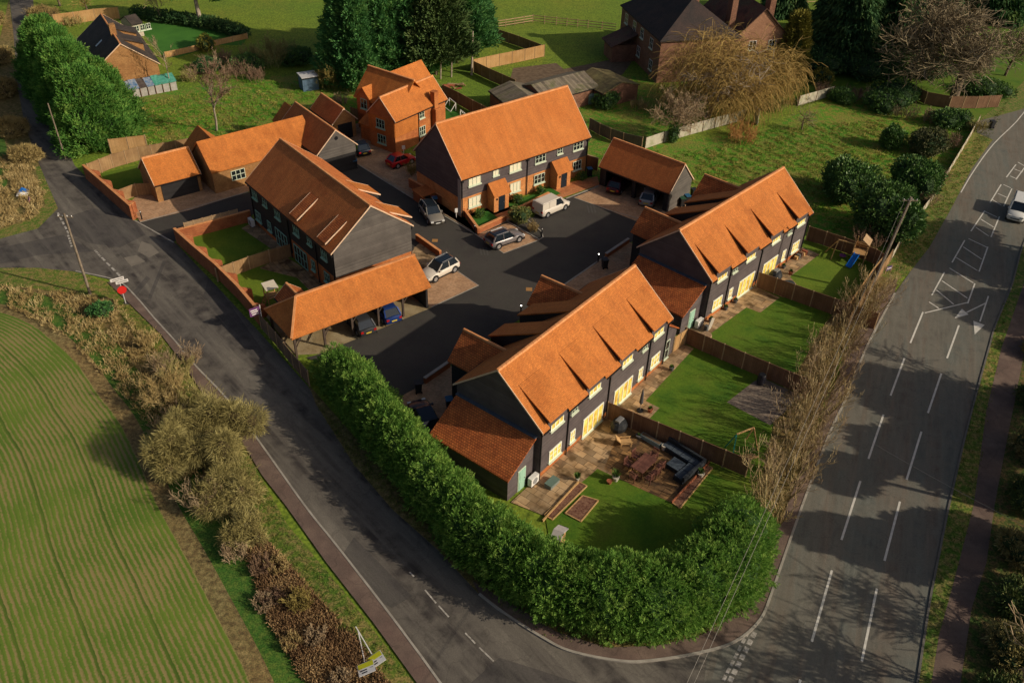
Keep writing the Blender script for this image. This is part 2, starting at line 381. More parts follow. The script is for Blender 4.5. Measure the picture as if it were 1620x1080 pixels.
STRAW = M('straw_strip', (.24, .17, .07), (.31, .23, .105), .8, .95, 'grass', .8, p=(3, (.15, .10, .045)))
LAWN = M('lawn_green', (.044, .115, .005), (.088, .160, .008), .35, .95, 'mow', .4, c3=(.10, .145, .012))
LAWN_ = M('lawn', (0.0495, 0.0855, 0.009), (0.0765, 0.113, 0.0126), .35, .95, 'mow', .4, c3=(0.104, 0.122, 0.0162))
LAWNP = M('bright_lawn', (.085, .155, .008), (.13, .185, .012), .35, .95, 'mow', .4)
TURF = M('artificial_turf', (.030, .12, .012), (.04, .15, .016), 1, .95, 'mow', .2)
LAWNB = M('big_lawn', (.040, .145, .016), (.055, .18, .02), .3, .95, 'mow', .2)
CROP = M('winter_crop', (.082, .150, .014), (.125, .190, .022), .2, .95, 'crop', .6, p=(.31, (.25, .20, .075)))
PAINT = M('road_paint', (.52, .50, .44), (.66, .63, .56), 2.5, .8)
PAINTW = M('worn_paint', (.22, .20, .17), (.50, .47, .42), 5, .85)
def white(): return M('white_plastic', (.72, .70, .66), rough=.5)

# ------------------------------------------------------------------ ground
def sheet(name, pts, z, m, world=False, kind='structure', thick=0):
    P = [Vector((p[0], p[1], z)) if world else Vector((*g(p[0], p[1])[:2], z)) for p in pts]
    a = sum(P[i].x * P[(i + 1) % len(P)].y - P[(i + 1) % len(P)].x * P[i].y for i in range(len(P)))
    if a < 0: P = P[::-1]
    if thick:
        o = MB().slab(P, thick).build(name, m)
    else:
        o = mesh_np(name, [tuple(p) for p in P], [tuple(range(len(P)))], m)
    if kind: o['kind'] = kind
    return o

def offset_line(P, d):
    """polyline P (Vectors) moved sideways by d (left of travel positive)"""
    out = []
    for i, p in enumerate(P):
        a = P[max(0, i - 1)]; b = P[min(len(P) - 1, i + 1)]; t = (b - a); t.z = 0
        if t.length < 1e-6: t = Vector((1, 0, 0))
        t.normalize(); out.append(Vector((p.x - t.y * d, p.y + t.x * d, p.z)))
    return out

def smooth_line(P, n=3):
    """catmull-rom resample"""
    if len(P) < 3: return P
    out = []
    for i in range(len(P) - 1):
        p0 = P[max(0, i - 1)]; p1 = P[i]; p2 = P[i + 1]; p3 = P[min(len(P) - 1, i + 2)]
        for k in range(n):
            t = k / n
            out.append(.5 * ((2 * p1) + (p2 - p0) * t + (2 * p0 - 5 * p1 + 4 * p2 - p3) * t * t + (3 * p1 - p0 - 3 * p2 + p3) * t ** 3))
    out.append(P[-1]); return out

def kerb(name, px, wd=.15, h=.1, m=None, z0=0.0, side=0, kind='structure', world=False, sm=True):
    P = [Vector((*p, 0)) for p in px] if world else [g(*p) for p in px]
    if sm: P = smooth_line(P, 4)
    A = offset_line(P, wd / 2); B = offset_line(P, -wd / 2); mb = MB(); vs = []; n = len(P)
    for a, b in zip(A, B): vs += [(a.x, a.y, z0), (a.x, a.y, z0 + h), (b.x, b.y, z0 + h), (b.x, b.y, z0)]
    fs = []
    for i in range(n - 1):
        q = 4 * i
        fs += [(q + 1, q + 2, q + 6, q + 5)[::-1], (q, q + 1, q + 5, q + 4)[::-1], (q + 2, q + 3, q + 7, q + 6)[::-1]]
    fs += [(0, 3, 2, 1)[::-1], (4 * n - 4, 4 * n - 3, 4 * n - 2, 4 * n - 1)[::-1]]
    mb.add(vs, fs); o = mb.build(name, m or KERB)
    if kind: o['kind'] = kind
    return o

sheet('ground', [(-700, -300), (700, -300), (700, 900), (-700, 900)], 0.0, PADDOCK, True)
# rough land round the estate
sheet('rough_grass', [(205, 150), (215, 240), (330, 250), (430, 190), (560, 170), (620, 140), (520, 120), (380, 120), (300, 140)], .006, ROUGH2)
sheet('orchard_grass', [(905, 205), (935, 320), (1095, 330), (1400, 470), (1500, 262), (1550, 190), (1330, 150), (1210, 205), (1000, 235)], .008, ROUGH2)
sheet('orchard_grass', [(915, 150), (905, 205), (1000, 240), (1180, 180), (1100, 130), (990, 120)], .010, ROUGH2)
sheet('garden_grass', [(1180, 100), (1215, 170), (1330, 150), (1560, 195), (1620, 130), (1620, 40), (1300, 30)], .010, LAWN)
sheet('big_lawn', [(215, 40), (245, 35), (300, 42), (370, 50), (390, 62), (384, 72), (340, 72), (280, 92), (255, 86), (235, 65)], .012, LAWNB)
sheet('farm_track', [(1000, 98), (965, 95), (880, 112), (800, 140), (790, 165), (880, 150), (960, 130), (985, 118)], .012, SOIL)
sheet('farm_yard', [(812, 108), (880, 100), (905, 120), (850, 140), (800, 150)], .008, SOIL)
# crop field: rows follow the curved headland
FB = [(-160, 492), (-60, 488), (0, 492), (45, 508), (72, 525), (124, 572), (161, 624), (192, 665), (225, 730), (255, 800), (300, 880), (337, 950), (384, 1040), (420, 1120), (455, 1200)]
FBW = smooth_line([g(*p) for p in FB], 4)
def crop_field():
    D = Vector((-.80, -.60, 0)); N = 40; st = 1.5; co = []; uv = []
    for j in range(N):
        for p in FBW:
            q = p + D * (j * st); co.append((q.x, q.y, .014)); uv.append((0, j * st * .86))
    s = 0; L = [0]
    for a, b in zip(FBW, FBW[1:]): s += (b - a).length; L.append(s)
    k = len(FBW); fs = [(j * k + i, (j + 1) * k + i, (j + 1) * k + i + 1, j * k + i + 1) for j in range(N - 1) for i in range(k - 1)]
    o = mesh_np('crop_field', co, fs, CROP); me = o.data
    lay = me.uv_layers[0].data; li = np.zeros(len(me.loops), dtype=np.int32); me.loops.foreach_get('vertex_index', li)
    U = np.array([(L[i % k], (i // k) * st * .86) for i in range(N * k)], dtype=np.float32)[li]
    lay.foreach_set('uv', U.ravel()); tag(o, 'striped young green crop in curved drill rows beside the lane', 'crop', kind='structure')
crop_field()
# strips between crop and lane
def ribbon(name, P, d0, d1, z, m, kind='structure'):
    A = offset_line(P, d0); B = offset_line(P, d1); vs = []
    for a, b in zip(A, B): vs += [(a.x, a.y, z), (b.x, b.y, z)]
    o = mesh_np(name, vs, [(2 * i, 2 * i + 1, 2 * i + 3, 2 * i + 2)[::(1 if d0 > d1 else -1)] for i in range(len(P) - 1)], m)
    if kind: o['kind'] = kind
    return o
sheet('scrub_bank', [(-170, 432), (0, 424), (60, 424), (120, 430), (170, 447), (230, 510), (290, 580), (384, 701), (455, 830), (540, 930), (640, 1060), (690, 1130), (690, 1250), (400, 1250), (200, 760), (120, 560), (-170, 500)], .010, SCRUBG)
ribbon('headland_strip', FBW, 1.2, -.2, .018, STRAW)
ribbon('headland_grass', FBW, 3.5, 1.0, .022, LUSH)
sheet('verge', [(-40, 424), (60, 424), (120, 430), (170, 447), (190, 472), (150, 470), (100, 462), (40, 455), (-40, 450)], .024, VERGEG)
sheet('verge', [(170, 447), (255, 530), (290, 580), (384, 701), (455, 830), (540, 930), (640, 1060), (700, 1140), (655, 1140), (600, 1065), (505, 950), (420, 850), (350, 745), (268, 615), (205, 520), (180, 480)], .026, VERGEG)
sheet('bramble_bank', [(360, 810), (430, 860), (520, 985), (610, 1110), (630, 1200), (530, 1200), (460, 1040), (405, 930)], .020, BRAMBLE)
sheet('hedge_bank', [(-60, 130), (0, 60), (14, 0), (22, 60), (28, 140), (40, 200), (62, 260), (92, 330), (60, 362), (0, 378), (-80, 384), (-80, 200)], .012, SCRUBG)
sheet('verge', [(66, 262), (92, 330), (60, 362), (0, 378), (-20, 380), (-10, 366), (40, 350), (72, 325), (55, 265)], .018, VERGEG)
sheet('side_lawn', [(-40, 190), (0, 195), (18, 260), (10, 295), (-40, 300)], .016, LUSH)
# lanes
LANE = [(14, -10), (22, 60), (28, 140), (40, 200), (62, 260), (92, 330), (60, 362), (0, 378), (-150, 390), (-150, 426), (0, 424), (60, 424), (120, 430), (185, 445), (215, 470), (245, 505), (277, 540), (310, 580),
        (355, 627), (405, 692), (482, 800), (530, 860), (600, 950), (660, 1030), (710, 1100), (760, 1180), (1150, 1180), (1175, 1030), (1106, 1033), (1033, 1045), (981, 1046), (904, 1031), (860, 1010), (800, 975), (758, 940), (693, 870),
        (620, 805), (560, 735), (488, 612), (410, 525), (340, 450), (279, 386), (213, 350), (139, 283), (118, 262), (100, 220), (72, 180), (60, 100), (55, 40), (52, -10)]
sheet('lane', LANE, .030, OLDROAD)
sheet('lane_footway', [(170, 447), (255, 530), (293, 580), (319, 621), (384, 701), (415, 753), (452, 800), (517, 891), (592, 987), (659, 1080), (720, 1170), (760, 1170), (710, 1100), (660, 1030), (600, 950), (530, 860), (482, 800), (405, 692), (355, 627), (310, 580), (277, 540), (245, 505), (215, 470), (185, 447)], .10, BROWNTAR)
kerb('kerb', [(120, 430), (185, 445), (215, 470), (245, 505), (277, 540), (310, 580), (355, 627), (405, 692), (482, 800), (530, 860), (600, 950), (660, 1030), (710, 1100), (750, 1160)], .14, .12)
# worn patches in the lane surface
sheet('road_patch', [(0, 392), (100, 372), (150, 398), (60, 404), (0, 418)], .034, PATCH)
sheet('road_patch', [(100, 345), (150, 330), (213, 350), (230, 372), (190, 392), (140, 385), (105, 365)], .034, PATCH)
sheet('road_patch', [(196, 408), (216, 404), (230, 414), (208, 422)], .038, M('light_patch', (.16, .14, .115), (.2, .175, .14), 1, .9))
sheet('road_patch', [(224, 382), (240, 388), (252, 400), (236, 408), (218, 398)], .040, M('light_patch', (.16, .14, .115)))
sheet('road_patch', [(195, 480), (232, 437), (238, 441), (203, 484)], .038, PATCH)
sheet('road_patch', [(234, 472), (258, 412), (263, 414), (239, 474)], .038, PATCH)
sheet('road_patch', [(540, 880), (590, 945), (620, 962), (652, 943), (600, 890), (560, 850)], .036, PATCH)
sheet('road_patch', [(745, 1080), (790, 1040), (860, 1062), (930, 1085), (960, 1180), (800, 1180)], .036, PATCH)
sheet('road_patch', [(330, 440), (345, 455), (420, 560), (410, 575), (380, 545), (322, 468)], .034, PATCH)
# main road
ML = [(1655, 100), (1620, 171), (1568, 225), (1537, 268), (1505, 330), (1470, 392), (1440, 430), (1415, 465), (1384, 523), (1366, 560), (1335, 637), (1314, 681), (1280, 770), (1247, 862), (1221, 937), (1202, 981), (1163, 1015), (1120, 1030), (1100, 1180)]
MR = [(1760, 100), (1690, 230), (1655, 310), (1620, 384), (1602, 447), (1589, 480), (1573, 519), (1565, 548), (1537, 650), (1519, 722), (1501, 800), (1485, 878), (1470, 955), (1451, 1080), (1440, 1180)]
sheet('main_road', ML + MR[::-1], .034, MAINROAD)
sheet('lane_footway', [(1415, 465), (1384, 523), (1366, 560), (1335, 637), (1314, 681), (1280, 770), (1247, 862), (1221, 937), (1202, 981), (1163, 1015), (1106, 1033), (1033, 1045), (981, 1046), (904, 1031), (860, 1010), (800, 975), (758, 940), (748, 920), (800, 950), (880, 1000), (960, 1025), (1040, 1022), (1110, 1005), (1160, 975), (1195, 925), (1215, 870), (1245, 800), (1290, 690), (1340, 560), (1385, 470), (1420, 440)], .10, BROWNTAR)
kerb('kerb', [(758, 940), (800, 972), (860, 1010), (904, 1031), (981, 1046), (1033, 1045), (1106, 1033), (1163, 1015), (1202, 981), (1221, 937), (1247, 862), (1280, 770), (1314, 681), (1335, 637), (1366, 560), (1384, 523), (1415, 465)], .16, .13)
sheet('verge', [(1502, 262), (1547, 192), (1600, 150), (1660, 85), (1655, 100), (1620, 171), (1568, 225), (1537, 268), (1505, 330), (1470, 392), (1440, 430), (1420, 445), (1375, 430), (1430, 370), (1470, 320)], .022, VERGEG)
sheet('verge', [(1390, 430), (1425, 435), (1400, 480), (1330, 560), (1250, 790), (1215, 870), (1185, 860), (1200, 780), (1240, 600), (1330, 480)], .018, SCRUBG)
sheet('verge', [(620, 805), (693, 870), (758, 940), (800, 975), (860, 1010), (960, 1028), (1110, 1008), (1180, 960), (1215, 880), (1150, 900), (900, 960), (700, 820), (560, 690), (488, 608), (500, 640), (560, 735)], .040, SCRUBG)
kerb('main_road_edge_line', [(1655, 110), (1620, 178), (1572, 228), (1541, 270), (1520, 305)], .12, .006, PAINT, .036)
kerb('kerb', [(1690, 230), (1655, 310), (1620, 384), (1602, 447), (1589, 480), (1573, 519), (1565, 548), (1537, 650), (1519, 722), (1501, 800), (1485, 878), (1470, 955), (1451, 1080), (1440, 1150)], .14, .10, M('dull_kerb', (.10, .095, .085), (.15, .14, .12), 2, .9))
RV = [(1640, 390), (1584, 551), (1560, 650), (1540, 800), (1506, 930), (1485, 1005), (1470, 1100), (1462, 1180)]
sheet('verge', MR[3:] + RV[::-1], .05, VERGEG)
FR_ = [(1680, 390), (1620, 560), (1607, 624), (1590, 710), (1573, 800), (1560, 891), (1537, 961), (1519, 1080), (1510, 1180)]
sheet('footpath', RV + FR_[::-1], .055, BROWNTAR)
sheet('verge', FR_ + [(1900, 1180), (1900, 390)], .045, M('dark_verge', (.045, .085, .014), (.085, .11, .02), .5, .95, 'grass', .9, p=(2.0, (.15, .10, .04))))  # darker green ground cover with brown patches
sheet('layby', [(1547, 192), (1600, 178), (1622, 172), (1590, 207), (1572, 222), (1545, 210)], .036, MAINROAD)
# estate roads
sheet('estate_road', [(213, 350), (300, 330), (389, 306), (470, 285), (520, 262), (545, 240), (568, 262), (644, 309), (705, 344), (752, 371), (802, 351), (815, 335), (843, 345), (868, 312), (895, 315), (947, 295), (955, 310), (1060, 338), (1040, 372),
      (995, 384), (946, 414), (894, 450), (830, 500), (711, 579), (672, 607), (640, 624), (600, 640), (560, 600), (500, 572), (484, 566), (507, 560), (542, 543), (632, 504), (683, 486), (757, 452), (713, 421), (640, 400), (560, 360), (420, 320), (395, 345), (340, 356), (279, 378), (275, 384)], .036, NEWTAR)
sheet('block_paving', [(222, 352), (300, 333), (392, 304), (440, 285), (415, 262), (330, 285), (251, 300), (225, 300), (205, 322)], .044, BLOCK)
sheet('block_paving', [(568, 262), (644, 309), (670, 300), (668, 262), (626, 235), (590, 225), (568, 195), (535, 205), (548, 245)], .044, BLOCK)
sheet('block_paving', [(750, 370), (802, 351), (853, 380), (797, 401)], .050, BLOCK)
sheet('block_paving', [(757, 452), (683, 486), (640, 470), (650, 400), (665, 385), (713, 421)], .044, BLOCK)
sheet('block_paving', [(908, 313), (933, 303), (946, 290), (1000, 285), (1100, 325), (1120, 345), (1060, 350), (1005, 350), (963, 333)], .044, BLOCK)
sheet('block_paving', [(894, 450), (946, 414), (995, 384), (1060, 400), (1020, 450), (900, 480), (850, 500)], .044, BLOCK)
sheet('block_paving', [(640, 624), (672, 607), (711, 579), (780, 600), (730, 640), (690, 690), (640, 680), (620, 650)], .044, BLOCK)
kerb('kerb', [(222, 352), (300, 331), (392, 304)], .12, .06, sm=False)
kerb('kerb', [(213, 349), (240, 364), (275, 384)], .14, .05, sm=False)
kerb('kerb', [(568, 262), (644, 309), (705, 344), (752, 371), (802, 351)], .14, .10, sm=False)
kerb('kerb', [(750, 370), (797, 401), (853, 380)], .10, .06, sm=False)
kerb('kerb', [(711, 421), (757, 452), (683, 486)], .10, .06, sm=False)
kerb('kerb', [(895, 315), (947, 295)], .14, .10, sm=False)
kerb('kerb', [(908, 313), (963, 333), (1010, 346)], .10, .06, sm=False)
kerb('kerb', [(995, 384), (946, 414), (894, 450), (830, 500)], .14, .10, sm=False)
kerb('kerb', [(802, 351), (853, 380), (859, 376), (857, 368), (815, 332)], .12, .12, sm=False)
sheet('parking_floor', [(467, 562), (507, 560), (683, 487), (690, 470), (640, 440), (420, 500)], .042, M('carport_floor', (.30, .23, .12), (.38, .31, .19), .5, .9, 'asphalt', .2, p=((.22, .16, .08), .01)))
sheet('footpath', [(655, 392), (668, 382), (712, 420), (680, 432), (650, 415)], .050, FLAG)
sheet('pavement', [(568, 258), (644, 303), (660, 312), (735, 342), (757, 372), (802, 351), (870, 326), (868, 320), (800, 345), (745, 366), (705, 342), (644, 309)], .095, M('pavement_stone', (.28, .19, .12), (.36, .26, .17), 1, .9))
sheet('front_path', [(752, 368), (800, 348), (868, 322), (862, 312), (800, 335), (757, 350)], .100, REDBLOCK)
sheet('front_path', [(868, 322), (880, 318), (948, 293), (945, 280), (900, 290), (870, 300)], .100, REDBLOCK)
# gardens
sheet('lawn', [(283, 380), (386, 352), (435, 385), (339, 432)], .050, LAWNP)
sheet('lawn', [(340, 440), (431, 408), (520, 460), (401, 505)], .050, LAWNP)
sheet('patio', [(382, 362), (402, 352), (470, 395), (445, 405)], .056, FLAG)
sheet('patio', [(410, 425), (450, 405), (528, 455), (500, 470), (470, 440)], .056, FLAGO)
sheet('lawn', [(160, 275), (217, 262), (240, 290), (178, 302)], .050, LAWN)
sheet('artificial_lawn', [(706, 215), (703, 160), (745, 195), (775, 205)], .050, TURF)
# row of long gardens
sheet('lawn', [(860, 800), (960, 690), (1180, 770), (1230, 800), (1180, 900), (960, 900), (870, 860)], .050, LAWN)
sheet('lawn', [(960, 660), (1078, 540), (1240, 610), (1200, 760), (1180, 752)], .052, LAWN)
sheet('lawn', [(1080, 540), (1196, 452), (1310, 500), (1250, 610)], .054, LAWN)
sheet('lawn', [(1196, 452), (1276, 380), (1400, 425), (1310, 500)], .056, LAWNP)
# ------------------------------------------------------------------ buildings
class Bld:
    """a building in its own frame: u along the ridge, w across, z up; walls are inset under the eaves"""
    def __init__(s, name, label, cat, x, y, a, L, W, he, hr, ins=.3, insu=.12, group=None):
        s.e = thing(name, label, cat, (x, y, 0), math.radians(a), group)
        s.L, s.W, s.he, s.hr, s.ins, s.insu = L, W, he, hr, ins, insu
        s.m = (hr - he) / (W / 2)
        s.a = math.radians(a); s.o = Vector((x, y, 0))
    def world(s, u, w, z=0):
        c, n = math.cos(s.a), math.sin(s.a); return Vector((s.o.x + c * u - n * w, s.o.y + n * u + c * w, z))
    def zr(s, w): return s.he + s.m * min(w, s.W - w)
    def prof(s, z0, w0, w1, sink=.14):
        ze0 = s.zr(w0) - sink; ze1 = s.zr(w1) - sink
        pts = [(w0, z0), (w1, z0), (w1, ze1)]
        if w0 < s.W / 2 < w1: pts.append((s.W / 2, s.hr - sink))
        pts.append((w0, ze0)); return pts
    def walls(s, segs, brick, board, name='wall'):
        """segs: (u0,u1,zb): brick up to zb, boarding above (board=None: brick all the way)"""
        a, b = s.ins, s.W - s.ins
        mb = MB(); mo = MB()
        for u0, u1, zb in segs:
            if board is None: mb.prism(s.prof(0, a, b), u0, u1)
            else:
                mb.box(u0 + .03, u1 - .03, a + .04, b - .04, 0, zb)
                mo.prism(s.prof(zb, a, b), u0, u1)
        mb.build('wall', brick, s.e)
        if board: mo.build('boarded_wall', board, s.e)
    def roof(s, mat=None, holes=(), t=.12, u0=0, u1=None, ridge=True):
        u1 = s.L if u1 is None else u1; mat = mat or TILE
        mb = MB(); W, he, hr = s.W, s.he, s.hr; wh = 1.5; zh = he + s.m * wh
        if holes:      # cut back under the dormers
            mb.slab([(u0, wh, zh), (u1, wh, zh), (u1, W / 2, hr), (u0, W / 2, hr)], t); c = u0
            for a, b in list(holes) + [(u1, u1)]:
                if a > c: mb.slab([(c, 0, he), (a, 0, he), (a, wh, zh), (c, wh, zh)], t)
                c = b
        else: mb.slab([(u0, 0, he), (u1, 0, he), (u1, W / 2, hr), (u0, W / 2, hr)], t)
        mb.slab([(u0, W / 2, hr), (u1, W / 2, hr), (u1, W, he), (u0, W, he)], t)
        s.r = mb.build('roof', mat, s.e)
        if ridge:
            rd = MB(); n = max(2, int((u1 - u0) / .45))
            for k in range(n):
                a = u0 + (u1 - u0) * k / n; b = u0 + (u1 - u0) * (k + 1) / n
                rd.prism([(W / 2 - .15, hr - .10), (W / 2 + .15, hr - .10), (W / 2 + .09, hr + .05), (W / 2 - .09, hr + .05)], a + .01, b - .01)
            rd.build('ridge_tiles', RIDGE, s.r)
            for uu in (u0 - .02, u1 - .03):
                for wa, za, wb, zb in ((0, he, W / 2, hr), (W, he, W / 2, hr)):
                    v = MB(); v.add([(uu, wa, za + .015), (uu + .05, wa, za + .015), (uu + .05, wb, zb + .015), (uu, wb, zb + .015), (uu, wa, za - .14), (uu + .05, wa, za - .14), (uu + .05, wb, zb - .14), (uu, wb, zb - .14)],
                          [(0, 1, 2, 3), (4, 7, 6, 5), (0, 4, 5, 1), (3, 2, 6, 7), (0, 3, 7, 4), (1, 5, 6, 2)]); v.build('verge', VERGE, s.r)
        c = u0
        for a, b in list(holes) + [(u1, u1)]:
            if a > c + .1: MB().box(c + .05, a - .05, -.10, .0, he - .17, he - .08).build('gutter', BLACK, s.e)
            c = b
        MB().box(u0 + .05, u1 - .05, W, W + .1, he - .17, he - .08).build('gutter', BLACK, s.e)
        return s.r
    # box standing on a wall face; a = coordinate along the wall, d = distance out of the wall plane
    def fbox(s, mb, face, a0, a1, z0, z1, d0, d1, mi=0, pl=None):
        if face == 'w0': p = s.ins if pl is None else pl; mb.box(a0, a1, p - d1, p - d0, z0, z1, mi)
        elif face == 'wW': p = s.W - s.ins if pl is None else pl; mb.box(a0, a1, p + d0, p + d1, z0, z1, mi)
        elif face == 'u0': p = s.insu if pl is None else pl; mb.box(p - d1, p - d0, a0, a1, z0, z1, mi)
        else: p = s.L - s.insu if pl is None else pl; mb.box(p + d0, p + d1, a0, a1, z0, z1, mi)
        return mb
    def window(s, face, a0, a1, z0, z1, n=2, glass=None, frame=None, bars=1, sill=True, pl=None, nm='window', label=None):
        frame = frame or WINW; glass = glass or GLASS
        fr = MB(); w_ = .06 if frame is not LITF else .085; D = .07
        s.fbox(fr, face, a0, a1, z1 - w_, z1, .0, D, pl=pl); s.fbox(fr, face, a0, a1, z0, z0 + w_, .0, D, pl=pl)
        for k in range(n + 1):
            c = a0 + (a1 - a0) * k / n; ww = w_ if k in (0, n) else w_ * 1.15
            c0 = a0 if k == 0 else (a1 - w_ if k == n else c - ww / 2)
            s.fbox(fr, face, c0, c0 + ww, z0 + w_, z1 - w_, .0, D - .004, pl=pl)
        for j in range(bars):
            zz = z0 + (z1 - z0) * (j + 1) / (bars + 1); s.fbox(fr, face, a0 + w_, a1 - w_, zz - .018, zz + .018, .02, D - .012, pl=pl)
        o = fr.build(nm, frame, s.e)
        if label: o['label'] = label
        gl = MB(); s.fbox(gl, face, a0 + .02, a1 - .02, z0 + .02, z1 - .02, -.02, .03, pl=pl); gl.build('pane', glass, o)
        if sill:
            si = MB(); s.fbox(si, face, a0 - .08, a1 + .08, z0 - .13, z0 - .003, .0, .16, pl=pl); si.build('sill', WINS if frame is WINS else WINW, o)
        return o
    def door(s, face, a0, a1, z1, m=None, pl=None, z0=0.02):
        fr = MB(); s.fbox(fr, face, a0 - .06, a1 + .06, z0, z1 + .06, 0, .05, pl=pl); o = fr.build('door_frame', WINW, s.e)
        d = MB(); s.fbox(d, face, a0, a1, z0 + .02, z1, .03, .08, pl=pl); s.fbox(d, face, a0 + .12, a1 - .12, z1 * .55, z1 - .12, .08, .10, pl=pl); s.fbox(d, face, a0 + .12, a1 - .12, .2, z1 * .45, .08, .10, pl=pl)
        dd = d.build('door', m or M('dark_door', (.012, .02, .03), rough=.4), s.e)
        h = MB(); s.fbox(h, face, a1 - .16, a1 - .1, 1.0, 1.08, .1, .15, pl=pl); h.build('handle', M('steel', (.5, .5, .5), rough=.3, metal=.8), dd)
        return dd
    def pipe(s, face, a, z1, pl=None):
        mb = MB(); s.fbox(mb, face, a - .04, a + .04, .0, z1, .03, .11, pl=pl); s.fbox(mb, face, a - .14, a + .14, z1, z1 + .2, .03, .22, pl=pl); mb.build('downpipe', BLACK, s.e)
    def catslide(s, side, u0, u1, wt, wb, zb, front_wall=True, wm=None, cheek=None, wallz=0, verge=False, mat=None):
        """lower pitched roof from the main roof (wt) out to wb at height zb; side 0 = w small, 1 = w large"""
        f = (lambda w: w) if side == 0 else (lambda w: s.W - w)
        if side == 1: wt = s.W - wt; wb = s.W - wb
        zt = s.he + s.m * wt + .03
        P = [(u0, f(wb), zb), (u1, f(wb), zb), (u1, f(wt), zt), (u0, f(wt), zt)]
        mb = MB().slab(P, .12); o = mb.build('dormer_roof', mat or TILE, s.r)
        ck = MB(); wi = max(wb + .25, s.ins)
        for uu in (u0 + .08, u1 - .14):
            wB = wb + .22; zB = zb + (zt - zb) * .22 / (wt - wb) - .12
            base = wallz if wb < -.4 else s.he - .1
            pts = [(f(wt - .1), s.he + s.m * (wt - .1) - .05), (f(wB), zB), (f(wB), base), (f(max(wB, s.ins) + .05), base)]
            ck.prism(pts, uu, uu + .06)
        ck.build('dormer_cheek', cheek or BLACKB, s.r)
        if front_wall:
            fw = MB(); a, b = f(wb + .24), f(wb + .30); zz = zb - .06
            fw.box(u0 + .14, u1 - .14, min(a, b), max(a, b), wallz if wb < -.4 else s.he - .25, zz); fw.build('dormer_wall', wm or BOARD, s.r)
        if not verge: return o
        for uu in (u0 - .03, u1 - .02):
            v = MB(); v.add([(uu, f(wb), zb + .02), (uu + .05, f(wb), zb + .02), (uu + .05, f(wt), zt + .02), (uu, f(wt), zt + .02), (uu, f(wb), zb - .13), (uu + .05, f(wb), zb - .13), (uu + .05, f(wt), zt - .13), (uu, f(wt), zt - .13)],
                  [(0, 1, 2, 3), (4, 7, 6, 5), (0, 4, 5, 1), (3, 2, 6, 7), (0, 3, 7, 4), (1, 5, 6, 2)])
            v.build('dormer_verge', VERGE, o)
        return o

